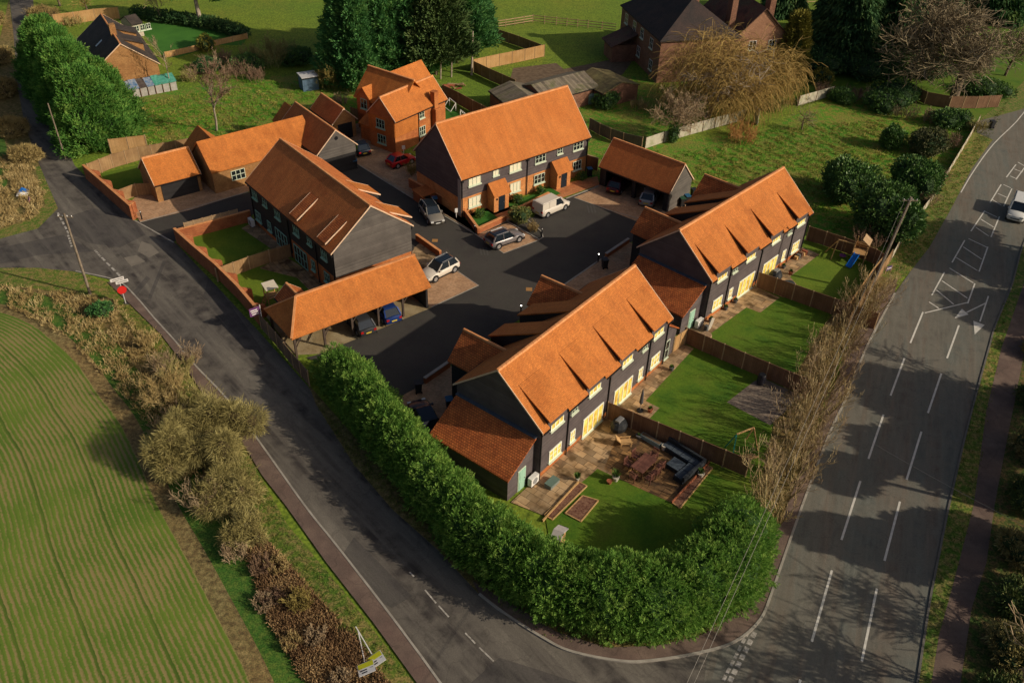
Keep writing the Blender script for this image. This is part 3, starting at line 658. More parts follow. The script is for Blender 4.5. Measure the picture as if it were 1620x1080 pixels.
LITW = dict(glass=LIT, frame=LITF)
def terrace(nm, label, x, y, a, L, W, he, hr, end_lobby, s0):
    b = Bld(nm, label, 'house', x, y, a, L, W, he, hr, group='black boarded semi-detached houses with lit garden windows')
    b.walls([(.12, L - .12, .55)], BRICK, BOARD)
    k = L / 18.35; DR = ((.73, 3.35), (5.6, 8.2), (10.1, 12.7), (15.0, 17.6))
    b.roof(holes=[(p * k + .1, q * k - .1) for p, q in DR])
    for u0, u1 in DR: b.catslide(0, u0 * k, u1 * k, 2.85, -.05, 5.55)
    for u0, u1 in ((6.1, 8.25), (9.9, 12.05)): b.catslide(1, u0 * k, u1 * k, 4.9, 10.1, 5.25, wallz=0)
    # gabled rear wings, ridge at right angles
    for c in ((4.75, 15.1) if s0 == 0 else (5.05, 15.5)):
        c *= k
        wl = MB(); hw = 1.75
        wl.prism([(c - hw, .0), (c + hw, .0), (c + hw, 4.15), (c, 5.85), (c - hw, 4.15)], W - 3.2, 11.3, axis='y'); wl.build('wing_wall', BLACKB, b.e)
        mb = MB()
        mb.slab([(c - 2.0, W - 1.4, 4.0), (c - 2.0, 11.5, 4.0), (c, 11.5, 6.0), (c, W - 2.9, 6.0), (c - .0, W - 1.4, 6.0)][:4], .12)
        mb.slab([(c, W - 2.9, 6.0), (c, 11.5, 6.0), (c + 2.0, 11.5, 4.0), (c + 2.0, W - 1.4, 4.0)], .12)
        r = mb.build('wing_roof', TILE2, b.e)
        rd = MB(); rd.prism([(c - .14, 5.92), (c + .14, 5.92), (c + .08, 6.07), (c - .08, 6.07)], W - 2.6, 11.5, axis='y'); rd.build('ridge_tiles', RIDGE, r)
    P = lambda t: t * k
    for u0, u1 in ((1.34, 2.9), (6.25, 7.8), (10.9, 12.4), (15.75, 17.3)):
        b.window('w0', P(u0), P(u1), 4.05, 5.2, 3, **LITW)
    for u0, u1 in ((3.95, 4.75), (14.0, 14.75)): b.window('w0', P(u0), P(u1), 3.85, 4.5, 2, bars=1, glass=GLASS)
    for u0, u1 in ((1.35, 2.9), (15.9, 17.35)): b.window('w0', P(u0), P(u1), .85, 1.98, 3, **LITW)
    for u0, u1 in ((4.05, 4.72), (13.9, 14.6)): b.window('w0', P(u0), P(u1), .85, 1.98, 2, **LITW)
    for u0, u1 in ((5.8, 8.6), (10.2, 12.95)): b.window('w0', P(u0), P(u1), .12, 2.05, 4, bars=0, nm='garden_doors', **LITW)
    for u in (.2, 3.6, 9.2, 15.3, 18.15): b.pipe('w0', P(u), 4.55)
    # lean-to store against the gable
    lt = MB(); lt.prism([(-2.95, .0), (.12, .0), (.12, 4.0), (-2.95, 2.25)], .75, 7.9, axis='y'); lo = lt.build('annexe_wall', BOARD, b.e)
    rf = MB().slab([(-3.2, .55, 2.3), (0.02, .55, 4.22), (0.02, 8.1, 4.22), (-3.2, 8.1, 2.3)][::-1], .12).build('annexe_roof', TILE2, b.e)
    MB().box(-.16, .10, .55, 8.1, 4.2, 4.30).build('flashing', LEAD, rf)
    b.ins, q = .3, b.ins
    dd = b.door('w0', -1.75, -.95, 2.0, WINS, pl=.75)
    if end_lobby:
        lt = MB(); lt.prism([(L - .12, .0), (L + 2.0, .0), (L + 2.0, 2.6), (L - .12, 4.0)], .45, 7.5, axis='y'); lt.build('annexe_wall', BOARD, b.e)
        rf = MB().slab([(L - .02, .3, 4.15), (L + 2.2, .3, 2.62), (L + 2.2, 7.7, 2.62), (L - .02, 7.7, 4.15)], .12).build('annexe_roof', TILE2, b.e)
        b.window('w0', L + .25, L + .95, .1, 2.1, 1, bars=1, pl=.45)
    return b
T1 = terrace('boarded_house', 'nearest long black boarded house, its garden side facing the patio with the dining set', 2.41, 44.99, 52.8, 18.35, 8.49, 4.95, 8.53, True, 0)
T2 = terrace('boarded_house', 'farther long black boarded house, beside the garden with the blue slide', 17.80, 65.59, 47.5, 18.62, 8.5, 4.85, 8.44, False, 1)

# left house, sunlit boarded gable towards the camera
C = Bld('boarded_house', 'dark house with a broad sunlit boarded gable, behind the open carport on the left', 'house', -9.87, 73.58, 129.7, 18.04, 9.05, 5.09, 8.68)
C.walls([(.12, 9.2, 2.3), (9.2, 17.9, .55)], BRICK, BLACKB)
MB().prism(C.prof(2.3, .3, 8.75), .06, .13).build('gable_boarding', BOARDSUN, C.e)  # boards coloured paler for the sun on this gable
C.roof(TILER)
for u0, u1 in ((1.15, 2.7), (6.65, 8.2)): C.catslide(1, u0, u1, 6.5, 8.95, 5.6, verge=True, mat=TILE2)
for u0, u1 in ((1.2, 3.7), (7.0, 9.4)): C.catslide(0, u0, u1, 1.9, -.6, 5.3, verge=True)
for a0, a1, n in ((16.2, 17.3, 3), (11.0, 12.1, 3), (7.0, 8.1, 3), (1.45, 2.5, 3)): C.window('wW', a0, a1, 3.5, 4.62, n, frame=WINS)
for a0, a1 in ((13.9, 14.8), (4.4, 5.2)): C.window('wW', a0, a1, 3.7, 4.5, 2, frame=WINS)
for a0, a1, n in ((16.1, 17.3, 3), (13.7, 14.5, 2), (4.3, 5.0, 2), (1.4, 2.4, 3)): C.window('wW', a0, a1, .9, 2.0, n, frame=WINS)
for a0, a1 in ((10.1, 12.7), (5.95, 8.6)): C.window('wW', a0, a1, .1, 2.05, 4, frame=WINS, bars=1, sill=False, nm='garden_doors')
for u in (.25, 3.6, 9.3, 17.7): C.pipe('wW', u, 4.6)
C.pipe('w0', .3, 4.6)

# central house with orange roof and two porches
B = Bld('boarded_house', 'black boarded and brick pair of houses with the largest bright orange roof and two porches', 'house', -5.95, 84.11, 40.2, 18.97, 9.19, 4.80, 9.59)
B.walls([(.12, 18.85, 2.35)], BRICKO, BOARD)
B.roof(TILEB)
for a0, a1, gl in ((1.16, 2.8, BLIND), (6.85, 8.5, BLIND), (10.6, 12.15, GLASS), (16.45, 18.0, GLASS)): B.window('w0', a0, a1, 3.55, 4.62, 3, glass=gl)
for a0, a1, gl in ((4.5, 5.3, BLIND), (13.95, 14.75, GLASS)): B.window('w0', a0, a1, 3.8, 4.55, 2, glass=gl)
for a0, a1, gl in ((1.15, 2.8, BLIND), (7.0, 8.5, BLIND), (10.55, 12.15, GLASS), (16.6, 17.95, GLASS)): B.window('w0', a0, a1, .95, 2.1, 3, glass=gl)
MB().box(.115, .13, .30, .85, .2, 4.6).build('drain_pipe_board', M('pale_board', (.3, .28, .26), rough=.7), B.e)
for u in (.25, 9.45, 18.75): B.pipe('w0', u, 4.3)
for c in (4.75, 14.05):
    pw = MB(); pw.prism([(.35, 0), (-1.0, 0), (-1.0, 2.15), (-.2, 3.05), (.35, 3.05)], c - 1.05, c - .93); pw.prism([(.35, 0), (-1.0, 0), (-1.0, 2.15), (-.2, 3.05), (.35, 3.05)], c + .93, c + 1.05)
    pw.box(c - .93, c - .42, -1.0, -.88, 0, 2.15); pw.box(c + .52, c + .93, -1.0, -.88, 0, 2.15); pw.box(c - .42, c + .52, -1.0, -.88, 2.03, 2.2)
    pw.build('porch_wall', BRICKO, B.e)
    pr = MB().slab([(c - 1.2, -1.25, 2.15), (c + 1.2, -1.25, 2.15), (c + 1.2, -.05, 3.35), (c - 1.2, -.05, 3.35)], .1)
    pr.slab([(c - 1.2, -.05, 3.35), (c + 1.2, -.05, 3.35), (c + 1.2, .28, 3.0), (c - 1.2, .28, 3.0)], .1); pr.build('porch_roof', TILEB, B.e)
    B.door('w0', c - .38, c + .48, 2.0, pl=-.88)
    MB().box(c - .7, c - .6, -1.12, -1.0, 1.55, 1.75).build('porch_lamp', BLACK, B.e)

# carport with hipped end
Fc = Bld('carport', 'long open timber carport with a hipped orange roof, sheltering a grey and a blue car', 'carport', -18.64, 58.33, 38.4, 14.03, 5.4, 2.42, 4.51)
mb = MB(); L_, W_, he_, hr_ = 14.03, 5.4, 2.42, 4.51
mb.slab([(0, 0, he_), (L_, 0, he_), (L_, W_ / 2, hr_), (1.98, W_ / 2, hr_)]); mb.slab([(1.98, W_ / 2, hr_), (L_, W_ / 2, hr_), (L_, W_, he_), (0, W_, he_)])
mb.slab([(0, W_, he_), (0, 0, he_), (1.98, W_ / 2, hr_)])
r = mb.build('roof', TILE, Fc.e)
rd = MB(); rd.bar((1.98, 2.7, hr_ + .03), (L_, 2.7, hr_ + .03), .24, .12); rd.bar((0, 0, he_ + .04), (1.98, 2.7, hr_ + .04), .2, .1); rd.bar((0, W_, he_ + .04), (1.98, 2.7, hr_ + .04), .2, .1); rd.build('ridge_tiles', RIDGE, r)
for u in (.35, 3.1, 5.85, 8.5, 11.1): 
    MB().box(u - .09, u + .09, .25, .43, 0, 2.3).bar((u, .34, 1.5), (u + .7, .34, 2.3), .1).build('post', OAK, Fc.e)
MB().box(.2, L_ - .1, .24, .44, 2.2, 2.42).build('beam', OAK, Fc.e)
MB().box(13.55, 13.75, .2, 5.1, 0, 2.35).build('side_wall', BLACKB, Fc.e)
MB().box(9.5, 13.75, 5.0, 5.15, 0, 2.4).build('rear_wall', BLACKB, Fc.e)
rail = MB(); rail.bar((.35, .34, .25), (.35, 5.0, .25), .1); rail.bar((.35, .34, 1.0), (3.1, 3.5, .9), .08); rail.bar((3.1, .34, 1.0), (5.85, 3.5, .9), .08); rail.build('brace', OAK, Fc.e)
for u in (.35, 3.1, 5.85, 8.5): MB().box(u - .09, u + .09, 4.95, 5.13, 0, 2.35).build('post', OAK, Fc.e)
# little store behind the carport
st = Bld('garden_store', 'small steep-roofed store behind the hipped end of the carport', 'store', *Fc.world(1.7, 7.1)[:2], 38.4 - 90, 2.6, 2.6, 2.1, 3.2)
st.walls([(.1, 2.5, 0)], BLACKB, None); st.roof(TILE2)

# garage with two open bays
Gc = Bld('carport', 'two-bay black boarded cart shed with a deep red tiled roof, holding two parked cars', 'carport', 9.42, 93.38, -40.5, 9.88, 5.07, 2.50, 5.23)
Gc.roof(TILER)
MB().box(.15, 9.72, 4.55, 4.75, 0, 2.7).build('rear_wall', BLACKB, Gc.e)
MB().prism(Gc.prof(0, .3, 4.77), .12, .28).build('side_wall', BLACKB, Gc.e)
MB().prism(Gc.prof(0, .3, 4.77), 9.6, 9.76).build('gable_wall', BOARDSUN, Gc.e)  # paler than the other boarded walls, sunlight painted into this end
MB().box(.3, .95, .35, .6, 0, 2.5).build('post', BLACKB, Gc.e)
MB().box(4.7, 5.15, .35, .75, 0, 2.5).build('post', BLACKB, Gc.e)
MB().box(9.0, 9.6, .35, .6, 0, 2.5).build('post', BLACKB, Gc.e)
MB().box(.3, 9.6, .38, .55, 2.3, 2.62).build('beam', BLACKB, Gc.e)

# cottage on the left with its gabled cross wing
H = Bld('cottage', 'long low brick cottage with a sunlit boarded gable, behind the dark house on the left', 'house', -19.04, 95.86, 128.9, 10.2, 5.4, 3.12, 5.60)
H.walls([(.12, 10.0, 2.2)], BLACKB, BLACKB)
MB().prism(H.prof(2.3, .3, 5.1), .05, .12).build('gable_boarding', BOARDSUN, H.e)  # sunlight put into the board colour of this gable
mv = MB(); mv.tube((.0, 2.7, 4.55), (.06, 2.7, 4.55), .22, .22, 16); mv.build('round_vent', BLACK, H.e)
H.roof(TILER)
e0 = g(310.2, 224.3, 5.4); e1 = g(478.4, 182.1, 5.4); ang = math.atan2((e1 - e0).y, (e1 - e0).x); EL = (e1 - e0).length
# main range of the cottage as parts of the same house
def subframe(parent_b, p0, ang):
    """empty-less local frame transform: returns function mapping (u,w,z) to the parent's coordinates"""
    c, n = math.cos(ang), math.sin(ang); ca, na = math.cos(-parent_b.a), math.sin(-parent_b.a)
    def f(u, w, z):
        X = p0.x + c * u - n * w - parent_b.o.x; Y = p0.y + n * u + c * w - parent_b.o.y
        return (ca * X - na * Y, na * X + ca * Y, z)
    return f
def tr(mb, f):
    mb.v = [f(*p) for p in mb.v]; return mb
f = subframe(H, e0, ang)
EW = 3.0; EH, ER = 2.75, 5.4
mb = MB().slab([(0, -EW, EH), (EL, -EW, EH), (EL, 0, ER), (0, 0, ER)]).slab([(0, 0, ER), (EL, 0, ER), (EL, EW, EH), (0, EW, EH)])
tr(mb, f).build('roof', TILE, H.e)
mb = MB().prism([(-EW + .3, 0), (EW - .3, 0), (EW - .3, EH + .1), (0, ER - .15), (-EW + .3, EH + .1)], .15, EL - .2); tr(mb, f).build('wall', BUFF, H.e)
for a0 in (2.3, 6.6, 8.6):
    fr = MB(); a1 = a0 + 1.6
    for k in range(4):
        c = a0 + (a1 - a0) * k / 3; fr.box(c - .035, c + .035, -EW + .22, -EW + .3, 1.0, 2.2)
    for zz in (1.0, 1.6, 2.15): fr.box(a0, a1, -EW + .225, -EW + .298, zz, zz + .06)
    wo = tr(fr, f).build('window', WINW, H.e); tr(MB().box(a0, a1, -EW + .27, -EW + .31, 1.0, 2.2), f).build('pane', GLASS, wo)
# small rear wings
for px0, px1, hw in (((311.9, 197.7), (336, 221), 2.0), ((450.5, 160.7), (476, 180), 2.0)):
    a0 = g(*px0, 4.6); a1 = g(*px1, 4.6); q = subframe(H, a0, math.atan2((a1 - a0).y, (a1 - a0).x)); LL = (a1 - a0).length
    tr(MB().slab([(0, -hw, 2.6), (LL, -hw, 2.6), (LL, 0, 4.6), (0, 0, 4.6)]).slab([(0, 0, 4.6), (LL, 0, 4.6), (LL, hw, 2.6), (0, hw, 2.6)]), q).build('wing_roof', TILE, H.e)
    tr(MB().prism([(-hw + .25, 0), (hw - .25, 0), (hw - .25, 2.7), (0, 4.45), (-hw + .25, 2.7)], .15, LL), q).build('wing_wall', BRICK, H.e)

J = Bld('garage', 'small orange-roofed brick garage with a black door, by the walled garden on the left', 'garage', -39.77, 85.43, 38.4, 5.30, 5.35, 2.23, 4.49)
J.walls([(.12, 5.2, 0)], BUFF, None); J.roof()
MB().box(.75, 4.85, .24, .32, .05, 2.15).build('garage_doorway', BLACKB, J.e)
Lg = Bld('garage', 'tall narrow brick garage with an open black doorway, left of the detached red house', 'garage', -20.64, 105.21, 127.8, 6.2, 3.6, 2.35, 4.1)
Lg.walls([(.12, 6.1, 0)], BUFF, None); Lg.roof(TILER)
MB().box(.07, .13, .8, 2.8, .05, 2.1).build('garage_doorway', DARK, Lg.e)  # flat panel coloured dark for the shade inside the open doorway

# detached brick house, three crossing gables
D = Bld('detached_house', 'detached red brick house with tile-hung corner and crossing orange gables, below the dark conifers', 'house', -15.02, 99.80, 54.0, 9.74, 4.94, 4.35, 6.87)
D.walls([(.12, 9.6, 0)], BRICK, None); D.roof()
MB().box(.05, .12, .3, 4.64, 2.15, 4.3).build('tile_hanging', TILE, D.e)
MB().box(.12, 4.3, .24, .30, 2.15, 4.45).build('tile_hanging', TILE, D.e)
D.window('u0', 1.9, 3.3, 2.85, 4.0, 3, frame=WINS, pl=.05); D.window('u0', 1.9, 3.3, .8, 1.95, 3, frame=WINS)
D.window('w0', 4.6, 5.5, 3.2, 4.1, 2); D.window('w0', 4.5, 5.6, .9, 2.1, 3)
D.pipe('w0', 4.4, 4.0)
cm = MB().box(6.9, 7.9, -.45, .3, 0, 3.9).box(7.0, 7.7, -.2, .5, 3.9, 5.9).box(6.95, 7.75, -.25, .55, 5.9, 6.05); cm.build('chimney', BRICK, D.e)
mb = MB(); mb.prism([(2.95, 0), (8.3, 0), (8.3, 4.5), (5.6, 7.35), (2.95, 4.5)], 2.5, 9.6, axis='y'); mb.build('wing_wall', BRICK, D.e)
mb = MB().slab([(2.6, 9.8, 4.35), (5.6, 9.8, 7.5), (5.6, 1.8, 7.5), (2.6, 1.8, 4.35)][::-1]).slab([(5.6, 9.8, 7.5), (8.6, 9.8, 4.35), (8.6, 1.8, 4.35), (5.6, 1.8, 7.5)][::-1]); wr = mb.build('wing_roof', TILE, D.e)
rd = MB().bar((5.6, 1.8, 7.53), (5.6, 9.8, 7.53), .26, .14); rd.build('ridge_tiles', RIDGE, wr)
mb = MB().slab([(5.5, 4.1, 4.7), (12.2, 4.1, 4.7), (12.2, 6.6, 7.3), (5.5, 6.6, 7.3)]).slab([(5.5, 6.6, 7.3), (12.2, 6.6, 7.3), (12.2, 9.3, 4.6), (5.5, 9.3, 4.6)]); mb.build('wing_roof', TILE, D.e)
MB().prism([(4.3, 0), (9.0, 0), (9.0, 4.7), (6.6, 7.15), (4.3, 4.7)], 8.0, 12.05).build('wing_wall', BRICK, D.e)
# gablet over the stair window
mb = MB().prism([(6.9, 2.4), (8.9, 2.4), (8.9, 4.8), (7.9, 5.9), (6.9, 4.8)], 2.5, 4.2); mb.build('dormer_wall', BRICK, D.e)
mb = MB().slab([(2.4, 6.7, 4.65), (4.8, 6.7, 4.65), (4.8, 7.9, 6.0), (2.4, 7.9, 6.0)], .1).slab([(2.4, 7.9, 6.0), (4.8, 7.9, 6.0), (4.8, 9.1, 4.65), (2.4, 9.1, 4.65)], .1); mb.build('dormer_roof', TILE, D.e)
D.window('u0', 7.3, 8.4, 3.2, 4.5, 2, frame=WINS, pl=2.5)
mb = MB().slab([(.6, 5.0, 2.1), (.6, 7.2, 2.1), (2.6, 7.2, 3.1), (2.6, 5.0, 3.1)][::-1], .1); mb.build('porch_roof', TILE, D.e)
MB().box(.8, 2.6, 5.1, 7.0, 0, 2.0).build('porch_wall', BRICK, D.e)

# bungalow with dark roof, top left
a0 = g(190, 70, 5.9); a1 = g(158, 30, 5.9)
hb = Bld('bungalow', 'older buff brick house with a dark roof behind the roadside conifers at top left', 'house', *g(171, 108, 0)[:2], math.degrees(math.atan2((g(162, 25) - g(190, 70)).y, (g(162, 25) - g(190, 70)).x)), 17, 11.0, 2.9, 6.6)
hb.e.location = (0, 0, 0)
p0 = g(190, 69, 6.4); p1 = g(163, 27, 6.4); ang2 = math.atan2((p1 - p0).y, (p1 - p0).x)
hb.a = ang2; hb.e.rotation_euler = (0, 0, ang2); cc = Vector((-math.sin(ang2), math.cos(ang2), 0)); hb.o = p0 - cc * 4.6; hb.o.z = 0; hb.e.location = hb.o
hb.W = 9.2; hb.L = 15; hb.he = 2.9; hb.hr = 6.4; hb.m = (hb.hr - hb.he) / 4.6
hb.walls([(.12, 14.8, 0)], BUFF, None); hb.roof(SLATE)
for u0 in (3.5, 8.5):
    MB().prism([(1.2, 3.0), (4.4, 3.0), (4.4, 6.0), (1.2, 5.0)], u0, u0 + 2.6).build('dormer_wall', BUFF, hb.r)
    MB().slab([(u0 - .2, .8, 4.9), (u0 + 2.8, .8, 4.9), (u0 + 2.8, 4.6, 6.25), (u0 - .2, 4.6, 6.25)], .12).build('dormer_roof', SLATE, hb.r)
MB().slab([(2.0, 9.0, 2.9), (13.0, 9.0, 2.9), (13.0, 12.2, 2.1), (2.0, 12.2, 2.1)][::-1]).build('lean_to_roof', OLDTILE, hb.e)
MB().box(2.2, 12.8, 8.95, 11.9, 0, 2.0).build('lean_to_wall', BUFF, hb.e)
MB().box(4.6, 5.6, 4.2, 5.0, 5.6, 7.6).build('chimney', BUFF, hb.e)
for w0 in (6.2,): MB().add([(6.0, 6.2, 5.25), (6.6, 6.2, 5.25), (6.6, 7.2, 4.49), (6.0, 7.2, 4.49)], [(0, 1, 2, 3)]).build('rooflight', M('sky_glass', (.35, .38, .42), rough=.15), hb.r)

# farmhouse top right
A = g(975, 70); Bc = g(1036, 133); av = (Bc - A); fl = av.length; fa = math.atan2(av.y, av.x)
fh = Bld('farmhouse', 'big old dark-roofed brick farmhouse behind the golden willow at top right', 'house', A.x, A.y, math.degrees(fa), fl, 13.5, 6.2, 10.6)
def slabs(o, polys, nm, m, t=.15):
    mb = MB()
    for p in polys: mb.slab(p, t)
    return mb.build(nm, m, o)
WF = 13.0; he_, hr_ = 6.3, 10.8
MB().box(.3, fl - .3, .3, WF - .3, 0, 6.2).build('wall', OLDBRICK, fh.e)
slabs(fh.e, [[(0, 0, he_), (fl, 0, he_), (fl - 5, WF / 2, hr_), (5, WF / 2, hr_)], [(5, WF / 2, hr_), (fl - 5, WF / 2, hr_), (fl, WF, he_), (0, WF, he_)], [(0, WF, he_), (0, 0, he_), (5, WF / 2, hr_)], [(fl, 0, he_), (fl, WF, he_), (fl - 5, WF / 2, hr_)]], 'roof', M('farm_roof', (.035, .03, .03), (.06, .04, .036), .5, .85, 'brick', .4, p=(.17, .12, .012, .2)))
MB().prism([(WF - 1, 0), (WF + 8.5, 0), (WF + 8.5, 5.4), (WF + 3.7, 9.8), (WF - 1, 5.4)], 4.0, fl - 1.5).build('wing_wall', M('pink_brick', (.33, .17, .10), (.42, .23, .14), .8, .85, 'brick', .3, p=(.225, .075, .012, .15)), fh.e)
slabs(fh.e, [[(3, WF - 1.3, 5.2), (fl - 1.2, WF - 1.3, 5.2), (fl - 1.2, WF + 3.7, 10), (3, WF + 3.7, 10)], [(3, WF + 3.7, 10), (fl - 1.2, WF + 3.7, 10), (fl - 1.2, WF + 8.8, 5.2), (3, WF + 8.8, 5.2)]], 'wing_roof', OLDTILE)
for u, w_, h in ((6.5, 9.0, 13.2), (fl - 7, 19.5, 13.0), (fl - 5, 12.2, 12.5)):
    MB().box(u, u + 1.6, w_, w_ + .9, 5, h).box(u - .08, u + 1.68, w_ - .08, w_ + .98, h, h + .2).tube((u + .4, w_ + .45, h), (u + .4, w_ + .45, h + .7), .14).tube((u + 1.2, w_ + .45, h), (u + 1.2, w_ + .45, h + .7), .14).build('chimney', OLDBRICK, fh.e)
for u, z in ((2.2, 4.2), (6.0, 4.2), (9.5, 4.2), (13.6, 4.0), (8.8, 1.2), (14.3, 1.0)): fh.window('w0', u, u + 1.3, z, z + 1.5, 2, frame=M('white_frame', (.7, .68, .62), rough=.5))
MB().box(4.3, 8.3, -3.6, .3, 0, 2.6).build('outshut_wall', OLDBRICK, fh.e)
slabs(fh.e, [[(3.9, -4.0, 2.5), (8.7, -4.0, 2.5), (8.7, .3, 4.3), (3.9, .3, 4.3)]], 'outshut_roof', OLDTILE)
for a in (WF + 2.0, WF + 5.2):
    for z in (1.0, 3.8): fh.window('uL', a, a + 1.2, z, z + 1.4, 2, frame=MATS['white_frame'], pl=fl - 1.5)
# barns
def shed(name, label, cat, px0, px1, zr, hw, he, wm, rm, drop=0):
    a0 = g(*px0, zr); a1 = g(*px1, zr); an = math.atan2((a1 - a0).y, (a1 - a0).x); LL = (a1 - a0).length; c = Vector((-math.sin(an), math.cos(an), 0))
    b = Bld(name, label, cat, *(a0 - c * hw)[:2], math.degrees(an), LL, hw * 2, he, zr, ins=.2)
    b.walls([(.1, LL - .1, 0)], wm, None); b.roof(rm, ridge=False); return b
shed('farm_shed', 'low brick farm shed with a mossy corrugated roof, just behind the largest orange roof', 'shed', (806, 128), (850, 162), 3.2, 3.2, 2.3, OLDBRICK, RUSTY)
shed('farm_shed', 'long dark corrugated-roofed farm shed joined to the mossy one, behind the largest orange roof', 'shed', (840, 134), (924, 112), 3.6, 3.4, 2.4, OLDBRICK, RUSTY)
shed('farm_shed', 'low farm shed with a yellow mossy roof, in front of the old farmhouse', 'shed', (936, 107), (985, 130), 3.2, 3.4, 2.2, OLDBRICK, M('mossy_roof', (.17, .13, .06), (.24, .20, .08), .6, .9, 'boards', .9, p=(.35, .15, 0)))
sb = shed('garden_shed', 'small blue metal shed with a flat pale roof, on the rough grass', 'shed', (473, 119), (500, 115), 2.1, 1.25, 2.05, M('blue_metal', (.10, .17, .26), (.14, .22, .32), 1, .6, 'boards', .5, p=(.2, .15, 0)), M('pale_roof', (.50, .50, .50), rough=.7))
sh = shed('summer_house', 'cream painted summer house beside the bright round lawn', 'summer house', (196, 26), (214, 22), 3.1, 1.9, 2.2, M('cream_board', (.50, .42, .32), (.58, .5, .4), 1, .7, 'boards', .3, p=(.14, .1)), SLATE)
for u0 in (.4, 1.4, 2.4): sh.window('w0', u0, u0 + .8, .9, 1.8, 2)
pt = shed('playhouse', 'little shed roof just showing above the tall hedge in the nearest garden', 'shed', (876, 836), (892, 842), 2.2, .9, 1.7, WOODN, M('pale_felt_roof', (.42, .38, .36), (.48, .44, .42), 2, .8))
# ------------------------------------------------------------------ fences and walls
def wpts(pts, world):
    return [Vector((p[0], p[1], 0)) if world else Vector((*g(p[0], p[1])[:2], 0)) for p in pts]
def fence(label, pts, h=1.8, m=None, pm=None, step=1.9, world=False, post_up=.08, name='board_fence', cat='fence', group=None, rail=True, postw=.1, th=.03):
    P = wpts(pts, world); m = m or WOODF; pm = pm or WOODP
    e = thing(name, label, cat, P[0], 0, group); o = P[0]
    first = True
    for a, b in zip(P, P[1:]):
        d = b - a; L = d.length; n = max(1, round(L / step)); d = d / n
        for i in range(n):
            p = a + d * i - o; q = p + d; t = d.normalized(); s = Vector((-t.y, t.x, 0)) * th
            mb = MB().bar(p + t * postw * .5 + Vector((0, 0, h / 2 + .03)), q - t * postw * .5 + Vector((0, 0, h / 2 + .03)), th, h - .06)
            if rail: 
                for z in (.3, h - .3): mb.bar(p + s + t * .06 + Vector((0, 0, z)), q + s - t * .06 + Vector((0, 0, z)), .04, .08)
                mb.bar(p + t * .06 + Vector((0, 0, h + .015)), q - t * .06 + Vector((0, 0, h + .015)), .06, .03)
            mb.build('panel', m, e)
            if first or i > 0 or True:
                MB().box(p.x - postw / 2, p.x + postw / 2, p.y - postw / 2, p.y + postw / 2, 0, h + post_up).build('post', pm, e)
            first = False
    q = P[-1] - o
    MB().box(q.x - postw / 2, q.x + postw / 2, q.y - postw / 2, q.y + postw / 2, 0, h + post_up).build('post', pm, e)
    return e
def railfence(label, pts, h=1.2, rails=3, step=2.2, m=None, world=False):
    P = wpts(pts, world); e = thing('rail_fence', label, 'fence', P[0]); o = P[0]; m = m or WOODP
    for a, b in zip(P, P[1:]):
        d = b - a; n = max(1, round(d.length / step)); d = d / n
        for i in range(n):
            p = a + d * i - o; q = p + d
            for k in range(rails): MB().bar(p + Vector((0, 0, h * (k + .8) / rails)), q + Vector((0, 0, h * (k + .8) / rails)), .05, .12).build('rail', m, e)
            MB().box(p.x - .06, p.x + .06, p.y - .06, p.y + .06, 0, h + .1).build('post', m, e)
    return e
def bwall(label, pts, h=1.8, th=.24, m=None, piers=0, world=False, side=1, name='brick_wall', cope=None, pier_m=None):
    P = wpts(pts, world); e = thing(name, label, 'wall', P[0]); o = P[0]; m = m or BRICK2
    A = offset_line(P, th / 2); B = offset_line(P, -th / 2); vs = []
    for a, b in zip(A, B): vs += [(a.x - o.x, a.y - o.y, 0), (a.x - o.x, a.y - o.y, h), (b.x - o.x, b.y - o.y, h), (b.x - o.x, b.y - o.y, 0)]
    n = len(P); fs = []
    for i in range(n - 1):
        q = 4 * i; fs += [(q, q + 1, q + 5, q + 4), (q + 1, q + 2, q + 6, q + 5), (q + 2, q + 3, q + 7, q + 6)]
    fs += [(0, 3, 2, 1), (4 * n - 4, 4 * n - 3, 4 * n - 2, 4 * n - 1)]
    mb = MB(); mb.add(vs, [f[::-1] for f in fs]); mb.build('wall', m, e)
    cp = MB()
    for a, b in zip(P, P[1:]): cp.bar(a - o + Vector((0, 0, h + .035)), b - o + Vector((0, 0, h + .035)), th + .06, .065)
    cp.build('coping', cope or RIDGE, e)
    if piers:
        L = sum((b - a).length for a, b in zip(P, P[1:]))
        for k in range(piers):
            t = L * (k + .5) / piers
            for a, b in zip(P, P[1:]):
                l = (b - a).length
                if t <= l: break
                t -= l
            d = (b - a).normalized(); nrm = Vector((-d.y, d.x, 0)) * side; c = a + d * t - o
            q0 = c + nrm * (th / 2); q1 = c + nrm * (th / 2 + .95)
            pr = MB()
            for s0, s1 in ((-.17, .17),):
                vs = [(*(q0 + d * s0)[:2], 0), (*(q0 + d * s1)[:2], 0), (*(q1 + d * s1)[:2], 0), (*(q1 + d * s0)[:2], 0), (*(q0 + d * s0)[:2], h), (*(q0 + d * s1)[:2], h), (*(q1 + d * s1)[:2], h * .7), (*(q1 + d * s0)[:2], h * .7)]
                pr.add(vs, [(0, 3, 2, 1), (4, 5, 6, 7), (0, 1, 5, 4), (1, 2, 6, 5), (2, 3, 7, 6), (3, 0, 4, 7)])
            pr.build('buttress', pier_m or m, e)
    return e
W1 = bwall('brick garden wall beside the small garage, its sunny inner side buttressed', [(138, 283), (160, 302), (186, 325), (212, 348)], 1.75, piers=4, side=1)
W2 = bwall('long brick garden wall along the lane, from the estate entrance to the open carport', [(281, 384), (312, 412), (346, 441), (380, 475), (416, 518)], 1.7, piers=6, side=1)
bwall('brick garden wall with trellis panels on top, along the estate entrance', [(281, 382), (294, 378), (340, 366), (398, 350)], 1.3)
